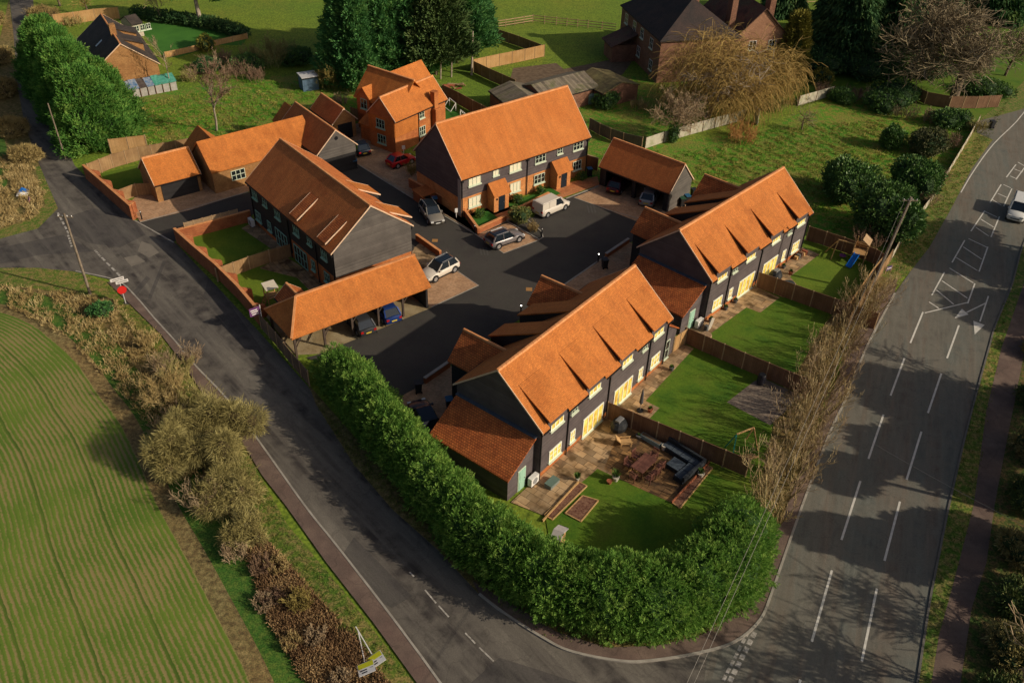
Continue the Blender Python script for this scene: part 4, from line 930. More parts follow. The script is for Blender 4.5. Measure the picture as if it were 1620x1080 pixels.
def trellis():
    P = wpts([(296, 377.8), (340, 366), (380, 355.3)], False); o = P[0]
    e = thing('trellis_fence', 'slatted trellis panels standing on the brick wall at the estate entrance', 'trellis', P[0])
    for a, b in zip(P, P[1:]):
        n = 3; d = (b - a) / n
        for i in range(n):
            p = a + d * i - o; q = p + d * .97; mb = MB()
            for z in (1.46, 1.56, 1.66, 1.76, 1.86): mb.bar(p + Vector((0, 0, z)), q + Vector((0, 0, z)), .03, .055)
            mb.bar(p + Vector((0, 0, 1.38)), p + Vector((0, 0, 1.95)), .07).bar(q + Vector((0, 0, 1.38)), q + Vector((0, 0, 1.95)), .05)
            mb.build('panel', WOODP, e)
trellis()
bwall('low orange brick wall edging the front garden beside the silver car', [(736, 343), (757, 372)], .8)
bwall('low orange brick wall across the front garden, facing the dark parking bay', [(757, 370), (800, 350)], .7)
bwall('low brick front wall behind the parked white van', [(812, 342), (868, 314)], .75)
bwall('short brick garden wall beside the pale slab path, near the white off-road car', [(659, 380), (697, 407)], .7)
bwall('low brick forecourt wall between two wheelie bins, in front of the nearest boarded house', [(672, 607), (711, 580)], .6, cope=KERB)
bwall('low brick forecourt wall by the black bin and the lit bollard', [(958, 408), (994, 384)], .5, cope=KERB)
bwall('boundary wall of red brick below the dark gable of the house with two porches', [(648, 296), (735, 343)], 1.1)
sb_ = thing('brick_bin_store', 'brick bin store with a red tiled lid beside the dark gable', 'bin store', (*g(676, 316)[:2], 0), math.radians(40)); MB().box(-1.3, 1.3, -.9, .9, 0, 1.15).build('wall', BRICK2, sb_); MB().slab([(-1.4, -1.0, 1.2), (1.4, -1.0, 1.2), (1.4, 1.0, 1.32), (-1.4, 1.0, 1.32)], .08).build('tiled_top', TILER, sb_)
bwall('tan garden gate pillar wall by the small garage', [(213, 347), (216, 344)], 1.8)
fence('pale fence between the small lawn and the drive of the small garage', [(187, 322), (218, 310), (246, 309)], 1.5, WOODF, step=1.8)
fence('long pale timber fence running behind the small garage from the lane', [(143, 281), (180, 266), (222, 254), (262, 247), (300, 240)], 1.7, WOODF)
fence('orange new timber fence panel under the roadside conifers', [(177, 244), (234, 237)], 1.9, WOODN)
fence('curved timber fence between the two lawns on the left', [(345, 446), (372, 436), (396, 427), (428, 416), (464, 406)], 1.5, WOODF)
fence('fence of brown boards along the lane beside the carport', [(414, 520), (440, 550), (465, 582), (490, 611)], 1.65, M('lane_fence_board', (.19, .12, .075), (.27, .18, .11), .6, .85, 'boards', .4, p=(.15, .12, 0)))
def TW(b, *pp): return [b.world(u, w)[:2] for u, w in pp]
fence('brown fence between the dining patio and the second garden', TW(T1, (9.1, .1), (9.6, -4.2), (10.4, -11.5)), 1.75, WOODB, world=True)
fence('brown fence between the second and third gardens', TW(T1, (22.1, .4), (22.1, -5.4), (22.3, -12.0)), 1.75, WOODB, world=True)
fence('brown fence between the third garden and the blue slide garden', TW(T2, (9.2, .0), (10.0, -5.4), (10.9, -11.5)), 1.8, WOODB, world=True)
fence('brown fence behind the climbing frame at the far end of the gardens', [(1275, 380), (1330, 398), (1380, 417), (1393, 425)], 1.7, WOODB)
fence('short bright timber gate fence between the two boarded houses', TW(T1, (20.2, .4), (22.0, .2)), 1.7, WOODN, world=True, step=1.0)
fence('split timber fence at the roadside end of the blue slide garden', [(1394, 424), (1375, 447), (1352, 480), (1335, 505)], 1.7, WOODN)
fence('weathered timber fence along the verge by the leaning telegraph pole', [(1405, 418), (1385, 448), (1360, 487), (1340, 520)], 1.7, WOODF)
fence('old leaning fence along the field edge, above the main road', [(1547, 195), (1530, 225), (1503, 270), (1478, 312), (1450, 350), (1425, 385), (1408, 414)], 1.1, CONC, step=2.4, rail=False)
fence('mossy pale concrete panel fence from the cart shed to the willow', [(1020, 236), (1049, 226), (1091, 214), (1130, 203), (1178, 190)], 1.55, CONC, WOODD, step=3.0, rail=False)
fence('mossy concrete panel fence behind the bare shrubs at the far side of the field', [(1262, 168), (1290, 160), (1317, 152)], 1.5, CONC, WOODD, step=3.0, rail=False)
fence('grey curved timber fence behind the cart shed', [(932, 205), (948, 214), (965, 222), (985, 229), (1015, 236)], 1.6, M('grey_fence_board', (.12, .10, .075), (.17, .14, .105), .6, .85, 'boards', .4, p=(.15, .12, 0)), step=2.4)
fence('dark brown fence beside the big bare tree, near the road', [(1430, 150), (1462, 165), (1500, 172), (1543, 172), (1578, 170)], 1.8, WOODB, step=2.4)
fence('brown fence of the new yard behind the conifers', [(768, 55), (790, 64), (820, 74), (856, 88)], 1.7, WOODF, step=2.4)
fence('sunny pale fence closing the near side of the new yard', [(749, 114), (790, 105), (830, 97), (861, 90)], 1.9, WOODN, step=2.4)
fence('brown fence running from the pale yard fence down to the farm shed', [(750, 116), (775, 128), (815, 146)], 1.8, WOODF, step=2.4)
fence('brown fence enclosing the football goal garden behind the red house', [(700, 154), (725, 166), (748, 179), (775, 193)], 1.8, WOODB, step=2.4)
fence('brown fence beside the brick store behind the detached red house', [(556, 190), (575, 196)], 1.8, WOODF, step=2.0)
railfence('grey post and rail fence along the top paddock', [(762, 48), (800, 43), (843, 36), (880, 40), (930, 45), (974, 50)], 1.3)
railfence('distant post and rail fence along the far field, behind the farmhouse chimneys', [(1170, 22), (1220, 12), (1290, 5)], 1.2)
fence('curved timber retaining fence along the near side of the bright round lawn', [(262, 92), (300, 84), (345, 72), (392, 62)], .9, WOODN, step=2.2)
fence('pale timber screen fence behind the bungalow', [(88, 42), (120, 38), (152, 33), (190, 30)], 1.9, WOODN, step=2.6)
bwall('dark wooden edging wall beside the cart shed entrance', [(920, 262), (945, 270)], 1.6, .12, WOODB, name='side_fence', cope=WOODP)

# gardens of the nearest house: paving, beds, edging
def tpoly(b, pp): return [tuple(b.world(u, w)[:2]) for u, w in pp]
sheet('patio', tpoly(T1, [(-2.9, .45), (9.1, .45), (9.5, -3.5), (10.2, -8.6), (4.5, -8.5), (3.9, -2.5), (-2.4, -2.1)]), .062, FLAG1, True)
sheet('patio_path', tpoly(T1, [(9.2, .45), (22.0, .45), (21.9, -.8), (12.98, -1.2), (12.95, -2.55), (9.35, -2.65)]), .064, FLAG1, True)
sheet('patio_path', tpoly(T2, [(-3.4, .6), (9.2, .6), (9.25, -2.6), (5.6, -2.6), (5.4, -1.2), (-3.4, -1.1)]), .066, FLAG1, True)
sheet('patio_path', tpoly(T2, [(9.35, .6), (19.6, .6), (19.6, -1.4), (13.4, -1.4), (12.5, -2.7), (9.5, -2.9)]), .068, FLAG1, True)
sheet('gravel_bed', tpoly(T1, [(21.0, -7.0), (17.2, -6.5), (16.9, -10.5), (22.0, -11.0), (22.1, -7.3)]), .058, GRAVEL, True)
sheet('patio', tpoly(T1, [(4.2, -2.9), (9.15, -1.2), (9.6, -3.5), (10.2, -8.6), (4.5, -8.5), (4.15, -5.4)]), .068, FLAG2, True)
def bed(b, pp, label):
    P = tpoly(b, pp); e = thing('flower_bed', label, 'flower bed', (*P[0], 0)); o = Vector((*P[0], 0))
    mesh_np('soil', [(x - o.x, y - o.y, .10) for x, y in P], [tuple(range(len(P)))], MULCH, e)
    fr = MB(); Q = [Vector((x, y, .08)) - o for x, y in P]
    for a, c in zip(Q, Q[1:] + Q[:1]): fr.bar(a, c, .08, .12)
    fr.build('timber_edging', WOODT, e)
bed(T1, [(-1.28, -3.2), (-1.2, -4.5), (1.25, -4.35), (.9, -3.2)], 'square planting bed of bark edged with timber, set in the nearest lawn')
bed(T1, [(-2.35, -2.15), (-2.35, -2.85), (1.9, -2.9), (1.85, -2.25)], 'long narrow planting bed between the nearest patio and lawn')
bed(T1, [(4.5, -8.6), (9.5, -8.5), (9.55, -9.2), (4.4, -9.3)], 'low planted border in front of the corner sofa')
sl_ = MB().bar(T1.world(-2.9, -2.4, .12), T1.world(1.8, -2.2, .12), .1, .2); tag(sl_.build('sleeper_edging', WOODT), 'pale timber sleeper laid along the edge of the nearest patio', 'sleeper')
tag(MB().bar(T1.world(9.9, -8.75, .2), T1.world(4.4, -8.6, .2), .07, .22).build('low_patio_rail', M('red_timber', (.22, .07, .03), (.3, .1, .05), 2, .8)), 'low red timber rail behind the corner sofa', 'rail')
# ------------------------------------------------------------------ road markings
PM = [0]
def line(name, a, b, wd=.12, m=None, label=None):
    A = g(*a); B = g(*b); d = (B - A).normalized(); s = Vector((-d.y, d.x, 0)) * wd / 2; z = Vector((0, 0, .044 + .001 * (PM[0] % 3))); PM[0] += 1
    o = mesh_np(name, [tuple(A + s + z), tuple(A - s + z), tuple(B - s + z), tuple(B + s + z)], [(0, 1, 2, 3)], m or PAINT); o['kind'] = 'structure'; return o
for a, b in [((1460, 494), (1440, 543)), ((1430.7, 566.7), (1408.7, 626)), ((1397.6, 656), (1373.7, 726)), ((1361, 761), (1331, 854)), ((1316, 902), (1284, 1015)), ((1266, 1075), (1248, 1150)),
             ((1516.8, 515), (1498, 567)), ((1489, 591), (1467.8, 653.5)), ((1457.5, 683), (1434, 759)), ((1423.5, 793.5), (1399, 887)), ((1387, 931), (1363, 1046))]: line('centre_dash', a, b, .15)
for q in ['1557.8,333.9,1535.8,366.3', '1557.8,335,1577,344', '1581,343,1567.6,375.4', '1551,347,1572,360', '1543.5,360,1564,374', '1526,380.6,1506,415.6', '1532,378,1561.7,392', '1562.5,391,1548.7,430', '1523.6,391,1552.6,410.4', '1512.4,407.8,1546,428.5',
          '1494,431,1474,467.4', '1502,424.6,1539.6,448', '1542,449,1530.6,480.4', '1490,444.6,1530,472', '1481,459,1508.5,481.7', '1469.6,478,1484.7,488', '1530,479,1463,495.4', '1583.7,292.4,1566,321', '1587,292.4,1599,298', '1600.6,299,1587.6,327', '1578.5,306.7,1592.8,313', '1570,316.5,1583.7,325',
          '1607,261,1592,281', '1610,257,1622,264', '1622,264,1607,284.6', '1604.5,268,1617.4,273', '1598,279,1607,283', '1559,480,1529,494.6', '1563.5,468.7,1550,509']:
    a = [float(t) for t in q.split(',')]; line('hatch_marking', a[:2], a[2:], .13)
def tri(pts, m=PAINT):
    P = [g(*p) + Vector((0, 0, .050)) for p in pts]
    if (P[1] - P[0]).cross(P[2] - P[0]).z < 0: P = P[::-1]
    o = mesh_np('arrow_marking', [tuple(p) for p in P], [(0, 1, 2)], m); o['kind'] = 'structure'
tri([(1521.5, 489), (1509.8, 504), (1532, 498)]); tri([(1539.6, 508), (1557.3, 514.6), (1541.7, 529.6)])
for a, b in [((648, 905), (655, 912)), ((672, 933), (690, 954)), ((694, 958), (710, 976)), ((736, 1001), (752, 1018)), ((758, 1024), (781, 1046))]: line('lane_dash', a, b, .1, PAINTW)
random.seed(4)
for a, b in [((91, 336), (110, 372)), ((108, 372), (114, 392)), ((160, 407), (200, 447)), ((150, 396), (160, 407))]:
    n = 5
    for k in range(n):
        t0 = (k + .1) / n; t1 = (k + .75) / n; L_ = lambda t: (a[0] + (b[0] - a[0]) * t, a[1] + (b[1] - a[1]) * t); line('give_way_dash', L_(t0), L_(t1), .2, PAINTW)
for k in range(7):
    t = k / 7; p = (1194 - 42 * t, 1000 + 82 * t); line('give_way_dash', p, (p[0] - 4, p[1] + 8), .3, PAINTW); line('give_way_dash', (p[0] - 10, p[1] - 2), (p[0] - 14, p[1] + 6), .2, PAINTW)
for x in (762, 770, 868): pass
for cx, cy in ((764, 398), (934, 331)):
    for k in (-1, 0, 1): line('parking_mark', (cx + k * 5, cy - 6), (cx + k * 5 + 3, cy + 6), .16, M('faint_mark', (.07, .065, .06), rough=.9))
tag(MB().box(-.3, .3, -.3, .3, 0, .006).build('manhole_cover', M('rust_cover', (.35, .18, .06), rough=.8), loc=(*g(688, 381)[:2], .040)), 'rusty square manhole cover in the dark tarmac', 'manhole cover')
tag(MB().box(-.3, .3, -.3, .3, 0, .006).build('manhole_cover', M('rust_cover', (.35, .18, .06), rough=.8), loc=(*g(837, 458)[:2], .040)), 'manhole cover beside the boarded house wing', 'manhole cover')

# ------------------------------------------------------------------ vehicles
TYRE = M('tyre', (.012, .012, .013), rough=.9); RIM = M('alloy', (.45, .45, .46), rough=.35, metal=.6); CGL = M('car_glass', (.012, .018, .025), rough=.06, spec=.8)
HEADL = M('headlamp', (.6, .6, .58), rough=.2); TAIL = M('tail_lamp', (.35, .012, .012), rough=.25); PLY = M('yellow_plate', (.6, .45, .05), rough=.6); PLW = M('white_plate', (.6, .6, .58), rough=.6)
def car(name, label, px, heading_px, L, W, H, paint, kind='hatch', group='parked cars', z=0.04, rails=False, top=None):
    """px: ground centre; heading_px: a ground point the nose points to"""
    c = g(*px); h = g(*heading_px); ang = math.atan2((h - c).y, (h - c).x)
    e = thing(name, label, 'van' if 'van' in name else 'car', (c.x, c.y, z), ang, group)
    hl, hw = L / 2, W / 2; belt = {'hatch': .62, 'suv': .6, 'van': .55}[kind] * H; zf = .2 if kind != 'suv' else .28
    hood = belt - .06 if kind != 'van' else belt - .02
    # stations: x, sill, belt height, half width
    St = [(-hl, zf + .22, belt - .16, hw * .80), (-hl + .08, zf + .06, belt - .02, hw * .92), (-hl + .5, zf, belt, hw * .985), (-hl * .3, zf, belt, hw), (hl * .3, zf, belt - .01, hw), (hl - 1.05, zf, hood + .0, hw * .985), (hl - .45, zf, hood - .09, hw * .95), (hl - .10, zf + .05, hood - .26, hw * .86), (hl, zf + .14, hood - .38, hw * .74)]
    vs = []; 
    for x, z0, z1, y in St:
        zm = z0 + (z1 - z0) * .55
        ring = [(y * .90, z0), (y, z0 + .12), (y * 1.0, zm), (y * .965, z1 - .06), (y * .88, z1), (0, z1 + .035)]
        full = ring + [(-a, b) for a, b in ring[:-1]][::-1]
        vs += [(x, a, b) for a, b in full]
    n = 11; fs = []
    for i in range(len(St) - 1):
        for k in range(n): fs.append((i * n + k, i * n + (k + 1) % n, (i + 1) * n + (k + 1) % n, (i + 1) * n + k))
    fs += [tuple(range(n))[::-1], tuple(range((len(St) - 1) * n, len(St) * n))]
    body = mesh_np('body', vs, [f[::-1] for f in fs], paint, e, smooth=True)
    em = body.modifiers.new('edge', 'EDGE_SPLIT'); em.split_angle = math.radians(50)
    # cabin
    if kind == 'hatch': xb0, xr0, xr1, xb1 = hl - 1.15, hl - 1.85, -hl + .75, -hl + .22
    elif kind == 'suv': xb0, xr0, xr1, xb1 = hl - 1.25, hl - 1.95, -hl + .55, -hl + .15
    else: xb0, xr0, xr1, xb1 = hl - 1.0, hl - 1.65, -hl + .12, -hl + .04
    yb, yr = hw * .88, hw * .72 if kind != 'van' else hw * .84; zb = belt - .01; zt = H - .05
    cb = [(xb0, yb, zb), (xb0, -yb, zb), (xb1, -yb, zb), (xb1, yb, zb), (xr0, yr, zt), (xr0, -yr, zt), (xr1, -yr, zt), (xr1, yr, zt)]
    MB().add(cb, [(0, 3, 2, 1), (4, 5, 6, 7), (0, 1, 5, 4), (1, 2, 6, 5), (2, 3, 7, 6), (3, 0, 4, 7)][::1]).build('windows', CGL, e)
    rf = MB(); 
    rf.add([(xr0 + .06, yr * .98, zt - .01), (xr0 + .06, -yr * .98, zt - .01), (xr1 - .04, -yr, zt - .01), (xr1 - .04, yr, zt - .01), (xr0 - .1, yr * .9, H), (xr0 - .1, -yr * .9, H), (xr1 + .12, -yr * .9, H), (xr1 + .12, yr * .9, H)], [(4, 5, 6, 7)[::-1], (0, 1, 5, 4), (1, 2, 6, 5), (2, 3, 7, 6), (3, 0, 4, 7), (0, 3, 2, 1)])
    rf.build('roof_panel', top or paint, e)
    MB().box(-hl + .1, hl - .12, -hw * .99, -hw * .93, zf - .06, zf + .12).build('sill_trim', BLACK, e); MB().box(-hl + .1, hl - .12, hw * .93, hw * .99, zf - .06, zf + .12).build('sill_trim', BLACK, e)
    for s in (-1, 1):
        MB().bar((xb0 + .03, s * yb, zb), (xr0 + .02, s * yr, zt), .09, .07).build('pillar', paint, e); MB().bar((xb1 - .0, s * yb, zb), (xr1 - .02, s * yr, zt), .12, .12).build('pillar', paint, e)
        x = xr0 + (xr1 - xr0) * (.47 if kind != 'van' else .62); MB().bar((x, s * yb, zb), (x, s * yr, zt), .09, .05).build('pillar', paint, e)
    if kind == 'van':
        for s in (-1, 1):
            q = MB().add([(xr0 - .62, s * (yb + .012), zb), (xb1 + .02, s * (yb + .012), zb), (xr1 + .02, s * (yr + .012), zt), (xr0 - .62, s * (yr + .012), zt)], [(0, 1, 2, 3) if s > 0 else (3, 2, 1, 0)]); q.build('side_panel', paint, e)
        MB().add([(xb1 - .015, -yb, zb), (xb1 - .015, yb, zb), (xr1 - .015, yr, zt), (xr1 - .015, -yr, zt)], [(3, 2, 1, 0)]).build('rear_door', paint, e)
    for sx in (hl - .85, -hl + .8):
        for s in (-1, 1):
            R = .32 if kind != 'suv' else .36
            wv = MB().tube((sx, s * (hw - .20), R), (sx, s * (hw + .012), R), R, R, 16).build('wheel', TYRE, e)
            MB().tube((sx, s * (hw + .0), R), (sx, s * (hw + .022), R), R * .64, R * .6, 12).build('rim', RIM, wv)
            MB().tube((sx, s * (hw - .10), R + .01), (sx, s * (hw + .004), R + .01), R + .06, R + .06, 16).build('wheel_arch', BLACK, body)
    for s in (-1, 1):
        MB().box(hl - .22, hl - .02, s * hw * .52, s * hw * .86, hood - .36, hood - .22).build('headlight', HEADL, e)
        MB().box(-hl - .012, -hl + .16, s * hw * .58, s * hw * .88, belt - .30, belt - .10).build('tail_light', TAIL, e)
        MB().box(xb0 - .3, xb0 - .12, s * (hw * .96), s * (hw + .13), belt, belt + .13).build('wing_mirror', paint, e)
        if rails: MB().bar((xr0 - .1, s * yr * .86, H + .04), (xr1 + .2, s * yr * .86, H + .04), .04).build('roof_rail', RIM, e)
    MB().box(-hl - .02, -hl + .02, -.26, .26, zf + .30, zf + .42).build('number_plate', PLY, e)
    MB().box(hl - .02, hl + .02, -.26, .26, zf + .12, zf + .23).build('number_plate', PLW, e)
    MB().box(hl - .06, hl + .01, -hw * .5, hw * .5, zf + .26, zf + .36).build('grille', BLACK, e)
    return e
def PAINTM(n, c, r=.28, me=.3): return M(n, c, rough=r, metal=me, spec=.5)
RED = PAINTM('red_paint', (.50, .008, .012), .3, .1); SILV = PAINTM('bronze_silver', (.26, .235, .20)); GREY = PAINTM('grey_paint', (.22, .20, .20)); WHI = PAINTM('white_paint', (.62, .56, .48), .4, 0); WHI2 = PAINTM('white_paint_cool', (.60, .60, .58), .4, 0)
DKG = PAINTM('dark_grey_paint', (.05, .052, .058)); BLU = PAINTM('blue_paint', (.02, .05, .20)); NAVY = PAINTM('navy_paint', (.010, .016, .03)); LSIL = PAINTM('light_silver', (.40, .39, .37))
car('parked_car', 'bright red hatchback parked below the detached red house', (635, 260), (662, 251), 3.7, 1.65, 1.45, RED)
car('parked_car', 'bronze silver off-road car facing the camera beside the dark gable', (683, 345), (698, 366), 4.3, 1.8, 1.6, SILV, 'suv', rails=True, top=CGL)
car('parked_car', 'grey car with silver roof rails in the small paved bay', (798, 384), (818, 377), 4.3, 1.8, 1.55, GREY, 'suv', rails=True, top=CGL, z=.055)
car('parked_van', 'small white panel van parked by the low front wall', (872, 334), (895, 324), 4.4, 1.8, 1.8, WHI, 'van', 'vans')
car('parked_car', 'dark maroon hatchback in the left bay of the cart shed', (978, 299), (990, 286), 4.0, 1.7, 1.5, PAINTM('maroon_paint', (.06, .012, .02)))
car('parked_car', 'silver estate car in the right bay of the cart shed', (1028, 317), (1037, 302), 4.2, 1.75, 1.5, LSIL)
car('parked_car', 'dark grey hatchback with its tail out of the open carport', (570, 517), (555, 499), 3.9, 1.7, 1.48, DKG)
car('parked_car', 'blue hatchback with its tail out of the open carport', (610, 498), (594, 479), 4.0, 1.72, 1.5, BLU)
car('parked_car', 'white car with a dark roof parked at the end of the open carport', (695, 434), (671, 446), 4.2, 1.8, 1.6, WHI, 'suv', rails=True, top=CGL)
car('parked_car', 'black car half hidden behind the tall hedge', (672, 668), (660, 645), 4.3, 1.78, 1.45, NAVY)
car('parked_car', 'black car parked between the narrow garage and the detached house', (570, 240), (560, 228), 3.9, 1.7, 1.45, NAVY)
car('moving_van', 'white van driving down the main road at the right edge', (1607, 340), (1594, 380), 4.7, 1.9, 1.95, WHI2, 'van', 'vans')

# ------------------------------------------------------------------ small things
def at(px, z=0.0): p = g(*px); return (p.x, p.y, z)
BLUEB = M('blue_bin', (.02, .10, .20), rough=.5); BLKB = M('black_bin', (.02, .021, .024), rough=.5); GRNB = M('green_bin', (.02, .07, .04), rough=.5)
def bin_(px, m, label, z=.05, rz=.3):
    e = thing('wheelie_bin', label, 'bin', at(px, z), rz, 'wheelie bins')
    MB().add([(-.22, -.25, .06), (.22, -.25, .06), (.22, .25, .06), (-.22, .25, .06), (-.28, -.33, .98), (.28, -.33, .98), (.28, .33, .98), (-.28, .33, .98)], [(0, 3, 2, 1), (4, 5, 6, 7), (0, 1, 5, 4), (1, 2, 6, 5), (2, 3, 7, 6), (3, 0, 4, 7)]).build('bin_body', BLKB, e)
    MB().box(-.31, .31, -.36, .36, .98, 1.05).build('lid', m, e); MB().tube((-.27, -.28, .1), (-.2, -.28, .1), .1).build('wheel', TYRE, e); MB().tube((.2, -.28, .1), (.27, -.28, .1), .1).build('wheel', TYRE, e)
bin_((552, 268), BLKB, 'black bin beside the boarded cross wing of the cottage'); bin_((562, 266), BLUEB, 'blue-lidded bin at the corner of the cottage cross wing')
bin_((676, 322), BLKB, 'dark bin just behind the bronze silver car'); bin_((688, 326), BLUEB, 'blue-lidded bin just behind the bronze silver car')
bin_((932, 279), BLUEB, 'blue-lidded bin between the porch house and the cart shed'); bin_((662, 620), BLKB, 'black bin at the end of the forecourt wall, near the tall hedge')
bin_((711, 646), BLUEB, 'blue bin against the lean-to of the nearest boarded house'); bin_((956, 424), BLKB, 'black bin beside the lit bollard')
bin_((1086, 322), BLUEB, 'blue-lidded bin at the sunlit gable of the cart shed'); bin_((1078, 326), GRNB, 'green bin at the sunlit gable of the cart shed'); bin_((1096, 312), BLKB, 'dark bin farthest along the gable of the cart shed')
bin_((1567, 203), BLKB, 'dark bin at the field gate beside the main road')
def heat_pump(p, rz, label):
    e = thing('heat_pump', label, 'heat pump', p, rz, 'heat pumps'); MB().box(-.45, .45, -.18, .18, .1, .85).build('casing', white(), e)
    MB().tube((0, -.18, .48), (0, -.20, .48), .28, .28, 16).build('fan_grille', M('grey_grille', (.25, .25, .25), rough=.6), e); MB().box(-.4, .4, -.16, .16, 0, .1).build('stand', BLACK, e)
heat_pump(T1.world(-.45, .3, .06), T1.a, 'white heat pump beside the corner of the nearest house'); heat_pump(T2.world(-.6, .25, .06), T2.a, 'white heat pump by the lean-to between the two boarded houses')
heat_pump(C.world(17.6, 9.3, .05), C.a + math.pi, 'white heat pump at the far left corner of the dark house')
LAMP = M('bollard_lamp', (.9, .9, .8), emit=((1, .93, .8), 6.0))
def bollard(px, lit, label):
    e = thing('bollard_light', label, 'bollard', at(px, .1), 0, 'bollard lights'); MB().lathe((0, 0, 0), [(.07, 0), (.07, .85)], 10).build('post', BLACK, e); MB().lathe((0, 0, .85), [(.06, 0), (.06, .14)], 10).build('lamp', LAMP if lit else white(), e); MB().lathe((0, 0, .99), [(.08, 0), (.06, .05)], 10).build('cap', BLACK, e)
bollard((946, 415), True, 'lit bollard light on the kerb beside a black bin'); bollard((824, 497), True, 'lit bollard light peeping over the dark rear roof of the nearest house')
bollard((751, 370), False, 'unlit bollard at the corner of the paved parking bay'); bollard((857, 375), False, 'unlit bollard at the tip of the kerbed planting triangle'); bollard((225, 348), False, 'dark post at the brick wall end beside the small garage')
e = thing('street_sign', 'small white notice on a post by the bronze silver car', 'sign', at((722, 346), .1), .3); MB().box(-.03, .03, -.03, .03, 0, 1.0).build('post', white(), e); MB().box(-.16, .16, -.045, -.031, .7, 1.2).build('sign_plate', white(), e)
e = thing('street_sign', 'small white notice on a post by the red hatchback', 'sign', at((639, 246), .05), .3); MB().box(-.03, .03, -.03, .03, 0, 1.0).build('post', white(), e); MB().box(-.2, .2, -.045, -.031, .8, 1.3).build('sign_plate', white(), e)
# junction sign: two pale direction boards over a red disc
e = thing('junction_sign', 'junction sign with pale direction boards and a red disc, beside the lane', 'road sign', at((199, 480)), math.radians(215))
MB().tube((0, 0, 0), (0, 0, 2.75), .045).build('post', M('grey_post', (.45, .43, .42), rough=.6), e)
MB().tube((0, .05, 1.55), (0, .07, 1.55), .42, .42, 24).build('red_disc', M('sign_red', (.55, .02, .015), rough=.5), e)
for z, x0, x1 in ((2.25, -.75, .35), (2.62, -.45, .75)):
    p = MB().prism([(x0, z), (x1, z), (x1, z + .3), (x0, z + .3)] if 0 else [(x0, z), (x0, z + .3), (x1, z + .3), (x1, z)], .055, .075, axis='y').build('direction_board', M('board_white', (.6, .57, .55), rough=.6), e)
    MB().box(x0 + .1, x1 - .15, .077, .08, z + .12, z + .18).build('lettering', BLACK, p)
e = thing('estate_flag', 'purple and white estate flag board on a pole against the lane wall', 'flag', at((418, 524)), math.radians(38)); MB().tube((0, 0, 0), (0, 0, 2.9), .04).build('pole', white(), e)
fb = MB().box(-1.0, -.05, -.012, .012, 1.95, 2.8).build('flag_board', M('purple', (.14, .05, .16), rough=.6), e); 
for z0, x0 in ((2.5, -.9), (2.3, -.85), (2.08, -.8)): MB().box(x0, x0 + .62, -.02, -.013, z0, z0 + .10).build('lettering', white(), fb)
def agent(px, rz, label, tilt=0.0):
    e = thing('estate_agent_board', label, 'sign', at(px, .1), rz, 'fallen estate agent boards')
    MB().bar((0, 0, .15), (-2.4, 0, .10), .06).build('post', white(), e); bd = MB().add([(0, -.5, .12), (.85, -.5, .2), (.85, .5, .45), (0, .5, .35), (0, -.5, .09), (.85, -.5, .17), (.85, .5, .42), (0, .5, .32)], [(0, 1, 2, 3), (7, 6, 5, 4), (0, 4, 5, 1), (1, 5, 6, 2), (2, 6, 7, 3), (3, 7, 4, 0)]).build('board', white(), e)
    def q(x0, x1, y0, y1, m, nm): 
        f_ = lambda x, y: (x, y, .128 + .094 * x + (y + .5) * .235); MB().add([f_(x0, y0), f_(x1, y0), f_(x1, y1), f_(x0, y1)], [(0, 1, 2, 3)]).build(nm, m, bd)
    q(.03, .38, -.46, .46, M('lime_yellow', (.55, .55, .02), rough=.6), 'yellow_panel'); q(.48, .56, -.40, .40, BLACK, 'lettering'); q(.64, .72, -.30, .42, BLACK, 'lettering')
agent((578, 1052), math.atan2((g(575, 1075) - g(562, 1012)).y, (g(575, 1075) - g(562, 1012)).x), 'yellow and white estate agent board on its side, nearer the camera'); agent((590, 1040), math.atan2((g(592, 1040) - g(570, 1002)).y, (g(592, 1040) - g(570, 1002)).x), 'yellow and white estate agent board, the one nearer the lane')
e = thing('small_sign_board', 'small purple board low on the verge below the telegraph pole', 'sign', at((1404, 432)), .5); MB().box(-.45, .45, -.02, .02, .35, .85).build('board', M('purple2', (.10, .06, .16), rough=.6), e); MB().box(-.4, -.34, -.03, .03, 0, .85).build('post', WOODP, e); MB().box(.34, .4, -.03, .03, 0, .85).build('post', WOODP, e); MB().box(-.3, .3, -.03, -.021, .55, .65).build('lettering', white(), e)
e = thing('notice_board', 'white hoarding board leaning at the foot of the golden willow', 'board', at((1195, 196)), .2); MB().bar((0, 0, 0), (0, .3, 2.2), 1.5, .05).build('board', M('hoarding', (.42, .40, .36), (.5, .48, .43), 2, .8), e)
# fly-tipped rubbish in the scrub
e = thing('dumped_rubbish', 'blue and white rubbish heap dumped in the dry scrub at left', 'rubbish', at((37, 305)))
MB().add([(-.5, -.4, .1), (.5, -.3, .1), (.45, .5, .15), (-.4, .4, .1), (0, 0, .7)], [(0, 1, 4), (1, 2, 4), (2, 3, 4), (3, 0, 4), (3, 2, 1, 0)]).build('blue_sheet', M('tarp_blue', (.015, .12, .40), rough=.5), e)
MB().add([(-.3, -1.1, .1), (.9, -.9, .1), (.8, -.3, .25), (-.35, -.5, .3), (.2, -.7, .45)], [(0, 1, 4), (1, 2, 4), (2, 3, 4), (3, 0, 4), (3, 2, 1, 0)]).build('white_bag', white(), e)
e = thing('dumped_sign', 'small red and white board dumped in the dry scrub at left', 'board', at((45, 322))); MB().bar((0, 0, .1), (.2, .2, .7), .5, .05).build('board', M('faded_red', (.35, .08, .09), (.6, .4, .38), 3, .7), e)

